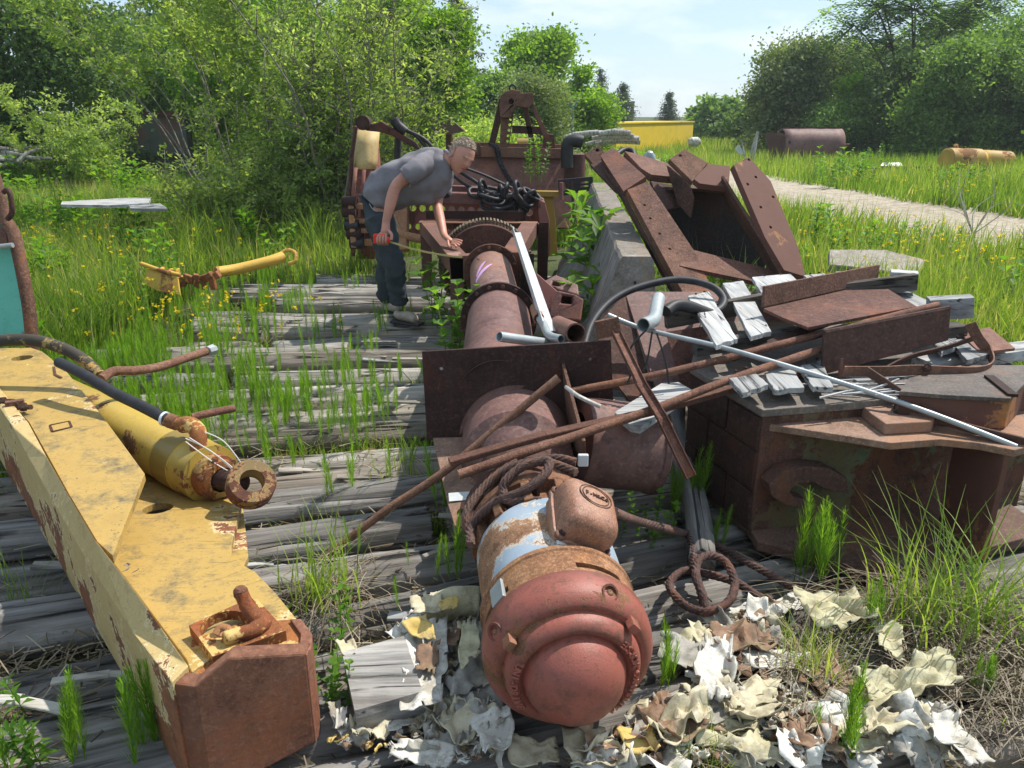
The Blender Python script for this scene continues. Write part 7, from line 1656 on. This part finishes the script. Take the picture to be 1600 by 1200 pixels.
# ------------------------------------------------------------------ the bending man
pm = thing('person', 'man bending forward in grey T-shirt and dark jeans, holding a red tape measure', 'person', (-.98, 6.2, 0))
def skin_mesh(points, edges, sub=2):
    """points: {name: (co, radius)}; returns vertices and faces of the grown surface"""
    keys = list(points); me = bpy.data.meshes.new('tmp'); me.from_pydata([tuple(points[k][0]) for k in keys], [(keys.index(a), keys.index(b)) for a, b in edges], [])
    o = bpy.data.objects.new('tmp', me); COL.objects.link(o)
    md = o.modifiers.new('k', 'SKIN'); md.use_smooth_shade = True
    for i, k in enumerate(keys):
        r = points[k][1]; v = me.skin_vertices[0].data[i]; v.radius = r if isinstance(r, tuple) else (r, r); v.use_root = (i == 0)
    o.modifiers.new('s', 'SUBSURF').levels = sub
    bpy.context.view_layer.update(); ev = o.evaluated_get(bpy.context.evaluated_depsgraph_get()); m2 = bpy.data.meshes.new_from_object(ev)
    vs = [v.co.copy() for v in m2.vertices]; fs = [tuple(p.vertices) for p in m2.polygons]
    bpy.data.objects.remove(o); bpy.data.meshes.remove(me); bpy.data.meshes.remove(m2); return vs, fs
ns, fs_, nel, nwr = W(658, 256, 6.02), W(690, 268, 6.42), W(617, 291, 5.98), W(603, 346, 5.92)
fel, fwr = W(683, 322, 6.30), W(694, 368, 6.02)
hipc = W(594, 312, 6.3)
pts = {'pel': (hipc, (.13, .14)), 'wst': (W(620, 292, 6.25), (.12, .14)), 'chs': (W(655, 268, 6.22), (.13, .16)), 'nk0': (W(682, 256, 6.18), (.085, .09)), 'nk1': (W(700, 250, 6.12), (.058, .06)), 'hd': (W(712, 246, 6.09), .06),
       'ns': (ns, .060), 'nu': (ns.lerp(nel, .5), .054), 'nel': (nel, .046), 'nf': (nel.lerp(nwr, .35), .050), 'nwr': (nwr, (.027, .032)), 'npl': (W(603, 360, 5.90), (.030, .040)), 'nkn': (W(599, 368, 5.88), (.020, .036)),
       'fs': (fs_, .06), 'fe': (fel, .042), 'ff': (fel.lerp(fwr, .4), .041), 'fw': (fwr, (.026, .031)), 'fp': (W(702, 375, 5.96), (.022, .036)), 'fk': (W(708, 378, 5.93), (.017, .034)),
       'h1': (W(594, 330, 6.20), .08), 'k1': (W(615, 408, 6.10), .048), 'a1': (W(624, 480, 6.10), .035), 'h2': (W(600, 330, 6.40), .08), 'k2': (W(606, 405, 6.42), .048), 'a2': (W(604, 472, 6.42), .035)}
ed = [('pel', 'wst'), ('wst', 'chs'), ('chs', 'nk0'), ('nk0', 'nk1'), ('nk1', 'hd'), ('chs', 'ns'), ('ns', 'nu'), ('nu', 'nel'), ('nel', 'nf'), ('nf', 'nwr'), ('nwr', 'npl'), ('npl', 'nkn'), ('chs', 'fs'), ('fs', 'fe'), ('fe', 'ff'), ('ff', 'fw'), ('fw', 'fp'), ('fp', 'fk'),
      ('pel', 'h1'), ('h1', 'k1'), ('k1', 'a1'), ('pel', 'h2'), ('h2', 'k2'), ('k2', 'a2')]
bv, bf = skin_mesh(pts, ed)
def addg(v, f):
    global bv, bf
    n = len(bv); bv = bv+list(v); bf = bf+[tuple(i+n for i in q) for q in f]
def finger(P, r): v, f = tube_geo(smooth_path(P, 4), r if not isinstance(r, (int, float)) else r, 8); addg(v, f)
# right hand: fingers close over the red case, thumb on the near side
for i, (dx, ln) in enumerate(((-7, .9), (-3, 1.0), (1.5, 1.0), (6, .85))):
    finger([W(600+dx*.6, 364, 5.87+i*.004), W(597+dx, 371, 5.83), W(597+dx, 377+2*ln, 5.83), W(599+dx, 380+2*ln, 5.88)], .0105)
finger([W(607, 360, 5.87), W(612, 367, 5.83), W(611, 375, 5.82)], .012)
# left hand flat on the frame corner
for i, (ex, ey, dd) in enumerate(((722, 377, -.02), (721, 381, -.05), (718, 384, -.08), (713, 386, -.10))):
    finger([W(706, 375+i*2, 5.95-.02*i), W((706+ex)/2+1, (375+i*2+ey)/2-1, 5.90-.02*i), W(ex, ey, 5.88-.02*i)], .0095)
finger([W(700, 376, 5.93), W(701, 384, 5.88), W(705, 387, 5.86)], .0105)
# head
HC = W(721, 243, 6.08); hu = Vector((.50, -.12, .80)).normalized(); hf = Vector((.42, -.72, -.62)); hf = (hf-hu*hf.dot(hu)).normalized(); hr_ = hf.cross(hu).normalized()
def HP(r, f, u): return HC+(hr_*r+hf*f+hu*u)*1.10
def g(x, c, w): return math.exp(-((x-c)/w)**2)
vs = []; nu_, nv = 40, 34
for i in range(nv+1):
    ph = -math.pi/2+math.pi*i/nv
    for k in range(nu_):
        th = 2*math.pi*k/nu_; cf, cr_, cu_ = math.cos(ph)*math.cos(th), math.cos(ph)*math.sin(th), math.sin(ph)
        f_, r_, u_ = cf*.098, cr_*.077, cu_*.118
        low = max(0, -cu_); r_ *= 1-.30*low**1.3; f_ = f_*(1-.12*low)+(.012*low if cf > 0 else -.02*low*cf)
        if cf < 0: f_ *= 1.02; 
        if cf < 0 and cu_ < -.3: f_ *= .75
        if cf > 0:
            a = abs(cr_)
            f_ += .030*g(cr_, 0, .13)*g(cu_, -.20, .14)+.014*g(cr_, 0, .10)*g(cu_, .02, .15)         # nose
            f_ += .008*g(a, .26, .2)*g(cu_, .17, .09)                                        # brow
            f_ -= .012*g(a, .33, .13)*g(cu_, .04, .08)                                       # eye sockets
            f_ += .007*g(a, .45, .2)*g(cu_, -.22, .15)                                       # cheeks
            f_ += .006*g(cr_, 0, .2)*g(cu_, -.48, .06)-.004*g(cr_, 0, .25)*g(cu_, -.55, .02)+.004*g(cr_, 0, .2)*g(cu_, -.60, .05)
            f_ += .014*g(cr_, 0, .3)*g(cu_, -.85, .15)                                       # chin
        vs.append(HP(r_, f_, u_))
fs = [(i*nu_+k, i*nu_+(k+1) % nu_, (i+1)*nu_+(k+1) % nu_, (i+1)*nu_+k) for i in range(nv) for k in range(nu_)]
addg(vs, fs)
for s in (-1, 1):       # ears
    v, f = tube_geo([HP(s*.080, -.012+.018*math.sin(a), -.005+.032*math.cos(a)) for a in [i*math.pi/7 for i in range(-1, 9)]], .0075, 8); addg(v, f)
    v, f = lathe_geo(HP(s*.070, -.004, -.004), hr_*s, [(0, .025), (.010, .022), (.011, .001)], 12); addg(v, f)
body = mesh('body', bv, bf, M['skin'], pm, smooth=True)
for s in (-1, 1):
    v, f = lathe_geo(HP(s*.030, .074, .006), hf, [(0, .011), (.006, .009), (.009, .005), (.0095, .001)], 12); mesh('eye', v, f, M['eye_dark'], body, smooth=True)
    v, f = tube_geo([HP(s*.014, .094, .021), HP(s*.032, .092, .026), HP(s*.050, .078, .018)], [.004, .0045, .003], 6); mesh('eyebrow', v, f, M['hair'], body, smooth=True)
v, f = tube_geo([HP(-.024, .084, -.058), HP(0, .094, -.056), HP(.024, .084, -.058)], [.002, .0045, .002], 6); mesh('mouth', v, f, M['mouth'], body, smooth=True)
# short grey hair: cap plus locks
mmh = MB(); hr5 = random.Random(6)
vs = []; n1, n2 = 26, 12
for i in range(n2+1):
    ph = math.pi/2-(math.pi*.56)*i/n2
    for k in range(n1):
        th = 2*math.pi*k/n1; cf = math.cos(ph)*math.cos(th); lim = 1.0
        ph2 = ph if not (math.cos(th) > .1) else max(ph, R(28)+R(18)*math.cos(th)); cf, cr_, cu_ = math.cos(ph2)*math.cos(th), math.cos(ph2)*math.sin(th), math.sin(ph2)
        q = 1.035+.03*noise.noise(Vector((th*4, ph2*6, 0))); vs.append(HP(cr_*.077*q, cf*.098*q*(1.0 if cf > 0 else 1.03), cu_*.118*q))
mmh.add(vs, [(i*n1+k, (i+1)*n1+k, (i+1)*n1+(k+1) % n1, i*n1+(k+1) % n1) for i in range(n2) for k in range(n1)])
for _ in range(520):
    th = hr5.uniform(0, 6.28); ph = hr5.uniform(R(-8), R(88)); 
    if math.cos(th) > .1 and ph < R(30)+R(18)*math.cos(th): continue
    if ph < R(12) and math.cos(th) > -.1: continue
    cf, cr_, cu_ = math.cos(ph)*math.cos(th), math.cos(ph)*math.sin(th), math.sin(ph); p = HP(cr_*.078, cf*.1, cu_*.119); nn = (p-HC).normalized(); t_ = (nn.cross(hr_)*hr5.uniform(-1, 1)+hr_*hr5.uniform(-.6, .6)-hf*.3)
    e = p+nn*hr5.uniform(.004, .010)+t_.normalized()*hr5.uniform(.014, .03); mmh.tube([p, p.lerp(e, .5)+nn*.005, e], [.0035, .003, .001], 4, False)
mmh.obj('hair', M['hair'], body, smooth=True)
# T-shirt: lofted sections between a back point and a belly point
secs = [((567, 300), (602, 328), .145, 6.28), ((572, 287), (616, 326), .155, 6.27), ((584, 272), (634, 321), .158, 6.25), ((603, 257), (653, 318), .162, 6.24), ((627, 245), (677, 316), .168, 6.23), ((649, 238), (693, 306), .175, 6.22), ((669, 233), (704, 289), .17, 6.2), ((684, 233), (706, 274), .125, 6.17), ((692, 235), (705, 264), .08, 6.15)]
se2 = []
for i in range(len(secs)-1):
    for q in range(4):
        t = q/4; A, B = secs[i], secs[i+1]; se2.append((tuple(A[0][k]+(B[0][k]-A[0][k])*t for k in (0, 1)), tuple(A[1][k]+(B[1][k]-A[1][k])*t for k in (0, 1)), A[2]+(B[2]-A[2])*t, A[3]+(B[3]-A[3])*t))
secs = se2+[secs[-1]]
vs = []; nn_ = 64
for i, (a, b, w_, D_) in enumerate(secs):
    A_, B_ = W(*a, D_), W(*b, D_-.02); c = (A_+B_)/2; h = (A_-B_)/2
    for k in range(nn_):
        an = 2*math.pi*k/nn_; ca_2, sa_ = math.cos(an), math.sin(an); p = c+h*ca_2+Vector((0, 1, 0))*w_*sa_*(1 if abs(sa_) < 2 else 1)
        dr = noise.noise(p*6)*.012+noise.noise(Vector((p.x*17+p.z*5, p.y*7, p.z*4)))*.016+(1-abs(noise.noise(Vector((p.x*11-p.z*3, p.y*8, p.z*3+4)))*3.2))*.007; q = (p-c).normalized(); fold = .008*math.sin(an*6+i*.35); vs.append(p+q*(dr+fold*.7))
fs = [(i*nn_+k, i*nn_+(k+1) % nn_, (i+1)*nn_+(k+1) % nn_, (i+1)*nn_+k) for i in range(len(secs)-1) for k in range(nn_)]
shirt = mesh('shirt', vs, fs, M['shirt'], pm, smooth=True, sub=1); md = shirt.modifiers.new('s', 'SOLIDIFY'); md.thickness = .006
for P_, r_ in (([W(676, 252, 6.14), W(661, 258, 6.05), W(646, 268, 5.99), W(634, 277, 5.98)], [.088, .088, .082, .078]), ([W(690, 262, 6.32), W(692, 282, 6.40), W(689, 305, 6.36)], [.09, .085, .08])):
    P2_ = smooth_path(P_, 4); rl = [r_[0]+(r_[-1]-r_[0])*i/(len(P2_)-1)+.004*math.sin(i*2.1) for i in range(len(P2_))]
    v, f = tube_geo(P2_, rl, 20, False, wob=.10); o = mesh('sleeve', v, f, M['shirt'], shirt, smooth=True); md = o.modifiers.new('s', 'SOLIDIFY'); md.thickness = .005
v, f = tube_geo(smooth_path([W(634, 262, 5.98), W(645, 276, 5.93), W(640, 292, 5.96)], 4), .004, 6); mesh('sleeve_hem', v, f, M['shirt_trim'], shirt, smooth=True)
v, f = tube_geo(smooth_path([W(696, 235, 6.12), W(706, 244, 6.04), W(708, 262, 6.08)], 4), .012, 8); mesh('collar', v, f, M['shirt_trim'], shirt, smooth=True)
# jeans
jp = {'p': (W(590, 312, 6.3), (.17, .18)), 'b': (W(580, 322, 6.3), (.12, .15)), 'h1': (W(593, 345, 6.17), (.135, .13)), 'm1': (W(603, 378, 6.13), .110), 'k1': (W(614, 410, 6.10), .094), 'c1': (W(620, 445, 6.11), .085), 'a1': (W(625, 480, 6.10), .078),
      'h2': (W(598, 342, 6.42), (.125, .12)), 'k2': (W(606, 405, 6.42), .10), 'a2': (W(604, 476, 6.42), .09)}
v, f = skin_mesh(jp, [('p', 'b'), ('p', 'h1'), ('h1', 'm1'), ('m1', 'k1'), ('k1', 'c1'), ('c1', 'a1'), ('p', 'h2'), ('h2', 'k2'), ('k2', 'a2')])
v = [p+Vector((noise.noise(p*11), noise.noise(p*11+Vector((5, 0, 0))), 0))*.018+Vector((0, 0, 0)) for p in v]
for p in v:      # wrinkles bunching at knee and hem
    s = .010*math.sin(p.z*95+noise.noise(p*8)*5)*(1.0 if p.z < .75 else .4); c = Vector((-.95, 6.2, p.z)); q = (p-c); q.z = 0; p += q.normalized()*s
jeans = mesh('jeans', v, f, M['jeans'], pm, smooth=True)
v, f = tube_geo(smooth_path([W(577, 318, 6.14), W(582, 326, 6.12), W(590, 330, 6.10)], 3), .004, 6); mesh('pocket_seam', v, f, M['shirt_trim'], jeans)
for (a, b, d), (tx, ty, td) in (((624, 484, 6.10), (652, 499, 5.98)), ((604, 480, 6.42), (628, 490, 6.32))):
    an_, to = W(a, b, d), W(tx, ty, td); an_.z = .10; to.z = .045; hl_ = an_+(an_-to).normalized()*.06; hl_.z = .05
    v, f = skin_mesh({'a': (an_, (.052, .052)), 'h': (Vector((an_.x-.02, an_.y, .055)), (.05, .045)), 'm': (an_.lerp(to, .55)+Vector((0, 0, -.005)), (.050, .046)), 't': (to, (.046, .036))}, [('a', 'h'), ('h', 'm'), ('m', 't')])
    bo = mesh('boot', v, f, M['boot'], pm, smooth=True)
    dv = (to-an_); dv.z = 0; m_ = MB(); m_.bar(Vector((an_.x-.06, an_.y, .012)), Vector((to.x+.035, to.y, .012)), .10, .024, ); m_.obj('sole', M['hose'], bo, bevel=.01)
# red tape measure held in the hand, its blade running to the pipe
tm = thing('tape_measure', 'red tape measure with its yellow blade stretched to the pipe frame', 'tape measure', W(598, 372, 5.86))
m_ = MB(); m_.box(W(593, 373, 5.86), (.092, .05, .075)); m_.obj('case', M['red_plastic'], tm, bevel=.012, seg=3)
lathe('case_knob', W(605, 375, 5.84), (0, -1, 0), [(-.01, .024), (.012, .024), (.016, .018), (.016, .001)], M['red_plastic'], tm, 20)
b0, b1 = W(607, 377, 5.86), W(722, 402, 5.52); m_ = MB()
for i in range(8):
    p, q = b0.lerp(b1, i/8), b0.lerp(b1, (i+1)/8); s1, s2 = -.02*math.sin(math.pi*i/8), -.02*math.sin(math.pi*(i+1)/8); m_.bar(p+Vector((0, 0, s1)), q+Vector((0, 0, s2)), .003, .013)
m_.obj('blade', M['tape_blade'], tm)
# ------------------------------------------------------------------ torn vinyl and foam on the foreground logs
def scrap(name, label, pts, mat, res=16, amp=.03, curl=.3, seed=0, kind=None, z=0.02, thick=.003, group=None, cat='torn sheet', ragged=.08):
    """crumpled sheet over a plan outline: quad given by four plan points"""
    r = random.Random(seed); a, b, c, d = [Vector(p) for p in pts]; vs = []; n = res; of = Vector((seed*3.1, seed*1.7, 0))
    for i in range(n+1):
        for j in range(n+1):
            u, v = i/n, j/n; eu = u+ragged*.5*noise.noise(Vector((v*5, seed, 1)))*(abs(u-.5)*2)**3; ev = v+ragged*.5*noise.noise(Vector((u*5, seed, 7)))*(abs(v-.5)*2)**3
            p = (a.lerp(b, eu)).lerp(d.lerp(c, eu), ev); sc = 9; w = 1-abs(noise.noise(p*sc+of))*2.2; w2 = 1-abs(noise.noise(p*sc*2.3+of*2))*2.2
            h = amp*(w+.55*w2)+curl*amp*1.3*((abs(u-.5)*2)**4+(abs(v-.5)*2)**4)*(.3+1.4*abs(noise.noise(Vector((u*3, v*3, seed*1.1)))))
            vs.append(p+Vector((noise.noise(p*14+of)*amp*.8, noise.noise(p*13-of)*amp*.8, max(h, -.01)+z)))
    fs = [(i*(n+1)+j, (i+1)*(n+1)+j, (i+1)*(n+1)+j+1, i*(n+1)+j+1) for i in range(n) for j in range(n) if not (ragged and (i in (0, n-1) or j in (0, n-1)) and noise.noise(Vector((i*.7, j*.7, seed*2.2))) > .30)]
    o = mesh(name, vs, fs, M[mat], None, smooth=True); md = o.modifiers.new('s', 'SOLIDIFY'); md.thickness = thick
    autos(o, 45)
    if label: solo(o, label, cat, group)
    if kind: o['kind'] = kind
    return o
def Q(*p, z=0.0): return [G(a, b, z) for a, b in p]
scrap('vinyl_sheet', 'long grey-white vinyl sheet draped down left of the red dome', Q((632, 1020), (700, 985), (690, 1125), (628, 1150), z=.05), 'vinyl_white', 16, .022, .3, 1, z=.04)
scrap('vinyl_sheet', 'mottled grey sheet spread against the red dome side', Q((735, 985), (765, 1000), (790, 1090), (700, 1110), z=.04), 'vinyl_grey', 16, .02, .2, 2, z=.03)
scrap('vinyl_sheet', 'large stained grey-cream sheet under the left of the dome', Q((695, 1090), (770, 1060), (800, 1150), (730, 1180), z=.03), 'vinyl_grey', 18, .028, .3, 3, z=.02)
scrap('foam_strip', 'yellowish foam strip standing beside the motor lower left side', Q((716, 992), (748, 990), (752, 1060), (720, 1075), z=.08), 'foam', 12, .018, .2, 4, z=.05)
scrap('yellow_flap', 'bright yellow torn flap near the motor left side', Q((690, 965), (718, 962), (716, 982), (688, 985), z=.10), 'vinyl_yellow', 8, .014, .5, 5, z=.05)
scrap('yellow_flap', 'folded yellow strip on top of the torn sheets', Q((630, 1000), (668, 985), (684, 1030), (655, 1025), z=.08), 'vinyl_yellow', 9, .014, .4, 6, z=.05)
scrap('cream_flap', 'cream flap with yellow edge left of the motor', Q((640, 968), (690, 952), (690, 982), (645, 990), z=.07), 'vinyl_cream', 9, .02, .4, 7, z=.05)
scrap('brown_flap', 'brown underside of a torn sheet left of the dome', Q((655, 1040), (690, 1030), (682, 1085), (650, 1080), z=.06), 'vinyl_brown', 8, .014, .3, 8, z=.05)
scrap('dark_flap', 'dark brown pocket under the pale torn sheets', Q((690, 1005), (720, 995), (716, 1030), (692, 1030), z=.05), 'vinyl_brown', 8, .014, .2, 9, z=.03)
scrap('cream_rag', 'cream crumpled rag in front of the sawn timber block', Q((548, 1150), (612, 1135), (608, 1185), (556, 1188), z=.0), 'vinyl_cream', 12, .03, .7, 10, z=.02)
scrap('vinyl_rag', 'small white rag next to the cream crumpled rag', Q((522, 1135), (545, 1130), (550, 1158), (528, 1160), z=.02), 'vinyl_white', 8, .02, .6, 11)
scrap('vinyl_rag', 'pale flap sticking up at the edge of the sawn block', Q((528, 1025), (556, 1018), (560, 1045), (535, 1048), z=.06), 'vinyl_cream', 8, .014, .6, 12, z=.03)
# foam roll over the log behind the sheets
v, f = tube_geo(smooth_path([G(662, 958, .08), G(690, 945, .10), G(715, 938, .11), G(748, 942, .10)], 5), [.03, .035, .04, .045, .05]+[.052]*5+[.05]*6, 14, wob=.35)
solo(mesh('foam_roll', v, f, M['foam'], None, smooth=True), 'dirty cream foam roll lying behind the torn sheets by the motor', 'roll')
# right group
scrap('foam_batt', 'broad yellowish foam sheet at the right with green stains', Q((1330, 1085), (1475, 1050), (1495, 1105), (1350, 1135), z=.03), 'foam', 22, .03, .25, 20, z=.05, cat='foam sheet')
scrap('foam_batt', 'yellow foam sheet end under the sedge', Q((1235, 955), (1330, 945), (1375, 1000), (1270, 1010), z=.04), 'foam', 18, .03, .25, 21, z=.04, cat='foam sheet')
scrap('foam_batt', 'foam strip running down to the white edge at the right', Q((1350, 985), (1400, 1000), (1415, 1060), (1365, 1050), z=.04), 'foam', 14, .025, .3, 22, z=.04, cat='foam sheet')
scrap('vinyl_sheet', 'white vinyl fold standing up at the bottom right', Q((1450, 1140), (1495, 1150), (1500, 1200), (1455, 1200), z=.03), 'vinyl_white', 12, .03, .6, 23, z=.03)
scrap('vinyl_sheet', 'long cream folded sheet along the front of the foam', Q((1340, 1150), (1440, 1135), (1450, 1165), (1345, 1185), z=.03), 'vinyl_cream', 14, .03, .5, 24, z=.03)
scrap('vinyl_sheet', 'white folded sheet upright before the wire rope', Q((1165, 955), (1195, 958), (1195, 985), (1170, 985), z=.05), 'vinyl_white', 9, .02, .6, 25, z=.03)
scrap('vinyl_sheet', 'broad brownish torn sheet with dark hollow in the middle of the scraps', Q((1105, 1000), (1190, 985), (1210, 1035), (1110, 1035), z=.03), 'vinyl_brown', 14, .03, .4, 26, z=.02)
scrap('vinyl_sheet', 'white sheet with stained face in the middle of the scraps', Q((1095, 1020), (1150, 1030), (1140, 1125), (1080, 1110), z=.03), 'vinyl_white', 15, .03, .5, 27, z=.03)
scrap('vinyl_sheet', 'cream stained sheet right of the white one', Q((1145, 1085), (1215, 1075), (1215, 1120), (1140, 1130), z=.03), 'vinyl_cream', 13, .02, .3, 28, z=.03)
scrap('cream_fold', 'thick cream folded vinyl in front of the red dome', Q((1010, 1150), (1095, 1105), (1110, 1150), (1050, 1195), z=.03), 'vinyl_cream', 14, .04, .6, 29, z=.03)
scrap('yellow_fold', 'yellow edged fold at the bottom below the dome', Q((965, 1165), (1010, 1150), (1030, 1195), (985, 1205), z=.02), 'vinyl_yellow', 10, .03, .5, 30, z=.02)
scrap('vinyl_sheet', 'pale sheet on the log under the wire rope loops', Q((1130, 958), (1245, 935), (1260, 955), (1140, 985), z=.02), 'vinyl_white', 14, .02, .1, 31, z=.0)
scrap('vinyl_sheet', 'white sheet at the bottom edge left of the dome', Q((735, 1155), (790, 1140), (800, 1190), (745, 1200), z=.03), 'vinyl_white', 12, .03, .5, 32, z=.03)
scrap('vinyl_sheet', 'cream sheet at the bottom edge under the dome', Q((790, 1160), (870, 1165), (870, 1205), (800, 1205), z=.02), 'vinyl_cream', 12, .02, .3, 33, z=.0)
# the many small torn bits (past counting)
def bits(name, n, zone, mats, s0, s1, seed):
    r = random.Random(seed)
    for mat in mats:
        m = MB(); N_ = n//len(mats)
        for q in range(N_):
            for _ in range(40):
                px, py = zone(r)
                if px is not None: break
            p = G(px, py, 0); s = r.uniform(s0, s1)*(1.3 if mat == 'vinyl_white' else 1); az = r.uniform(0, 6.28); d = Vector((math.cos(az), math.sin(az), r.uniform(-.3, .9))).normalized(); e = d.orthogonal().normalized(); e.rotate(Quaternion(d, r.uniform(0, 6.28)))
            nn = d.cross(e); k = 6; vs = []; bend = r.uniform(-1.1, 1.1); of = r.uniform(0, 99)
            for i in range(k+1):
                for j in range(k+1):
                    u, v = i/k-.5, j/k-.5; w_ = s*r.uniform(.9, 1.1) if False else s
                    vs.append(p+d*(u*w_*1.5)+e*(v*w_*(1+.3*noise.noise(Vector((u*4, of, 0)))))+nn*(w_*(bend*(u*u)+.55*bend*v*v*(-1 if q % 2 else 1)+.35*noise.noise(Vector((u*3, v*3, of)))))+Vector((0, 0, r.uniform(.0, .0)+.045)))
            zz = min(v.z for v in vs); vs = [v+Vector((0, 0, max(0, -.02-zz))) for v in vs]
            m.add(vs, [(i*(k+1)+j, (i+1)*(k+1)+j, (i+1)*(k+1)+j+1, i*(k+1)+j+1) for i in range(k) for j in range(k) if not ((i, j) in ((0, 0), (k-1, k-1)) )])
        o = m.obj(name, M[mat], None, kind='stuff'); autos(o, 40); md = o.modifiers.new('s', 'SOLIDIFY'); md.thickness = .002
def inpoly(px, py, P):
    c = False
    for i in range(len(P)):
        (x1, y1), (x2, y2) = P[i-1], P[i]
        if (y1 > py) != (y2 > py) and px < (x2-x1)*(py-y1)/(y2-y1)+x1: c = not c
    return c
ZR = [(1090, 1000), (1170, 965), (1240, 950), (1250, 1040), (1330, 1100), (1480, 1120), (1500, 1200), (880, 1215), (960, 1160), (1060, 1110)]
ZL_ = [(640, 960), (720, 960), (730, 1040), (770, 1100), (800, 1200), (690, 1210), (520, 1180), (525, 1130), (610, 1130), (640, 1050)]
def zr(r):
    px, py = r.uniform(880, 1500), r.uniform(950, 1212); return (px, py) if inpoly(px, py, ZR) else (None, None)
def zl(r):
    px, py = r.uniform(520, 800), r.uniform(950, 1212); return (px, py) if inpoly(px, py, ZL_) else (None, None)
bits('vinyl_scraps', 110, zr, ('vinyl_white', 'vinyl_grey', 'vinyl_cream', 'vinyl_brown', 'vinyl_grey'), .03, .085, 5)
bits('vinyl_crumbs', 500, zr, ('vinyl_white', 'vinyl_grey', 'vinyl_cream', 'vinyl_brown', 'vinyl_brown'), .006, .03, 15)
bits('vinyl_scraps', 60, zl, ('vinyl_white', 'vinyl_cream', 'vinyl_grey', 'vinyl_grey'), .03, .07, 6)
bits('vinyl_crumbs', 300, zl, ('vinyl_white', 'vinyl_cream', 'vinyl_yellow', 'vinyl_brown', 'vinyl_grey'), .006, .025, 16)
# bark chips and twigs along the front
m = MB(); r = random.Random(44)
for i in range(420):
    px, py = r.uniform(-20, 1600), r.uniform(760, 1215); p = G(px, py, -.01)
    if noise.noise(Vector((px*.008, py*.012, 2))) < .0: continue
    d = Vector((r.gauss(0, 1), r.gauss(0, .7), r.gauss(0, .15))).normalized()*r.uniform(.015, .09); m.bar(p, p+d, r.uniform(.002, .012), r.uniform(.002, .005))
m.obj('bark_chips', M['bark'], None, kind='stuff')

sr9 = random.Random(19)
for i in range(30):
    for _ in range(60):
        px, py = (zr if i % 3 else zl)(sr9)
        if px is not None: break
    an = sr9.uniform(0, 6.28); c_ = G(px, py, 0); w_, h_ = sr9.uniform(.06, .12), sr9.uniform(.04, .08)
    ax_ = Vector((math.cos(an), math.sin(an), 0)); bx_ = Vector((-math.sin(an), math.cos(an), 0))
    scrap('torn_sheet', 'torn cream and white vinyl sheet lying in the litter heap', [c_-ax_*w_-bx_*h_, c_+ax_*w_-bx_*h_*sr9.uniform(.6, 1), c_+ax_*w_*sr9.uniform(.6, 1)+bx_*h_, c_-ax_*w_+bx_*h_], sr9.choice(['vinyl_cream', 'vinyl_white', 'vinyl_white', 'vinyl_brown', 'vinyl_grey', 'foam']), 12, sr9.uniform(.010, .030), sr9.uniform(.1, .9), 50+i, None, sr9.uniform(.02, .05), group='torn vinyl sheets in the litter heap')

# ------------------------------------------------------------------ light summer haze
mh = bpy.data.materials.new('haze_air'); mh.use_nodes = True; th_ = mh.node_tree; th_.nodes.clear()
pv = th_.nodes.new('ShaderNodeVolumePrincipled'); oo = th_.nodes.new('ShaderNodeOutputMaterial'); th_.links.new(pv.outputs[0], oo.inputs['Volume'])
pv.inputs['Color'].default_value = (0.86, 0.92, 0.96, 1); pv.inputs['Density'].default_value = 0.0009; pv.inputs['Anisotropy'].default_value = 0.25
m = MB(); m.box((0, 44, 5.6), (150, 110, 15.2)); o = m.obj('haze', mh, None, kind='stuff')
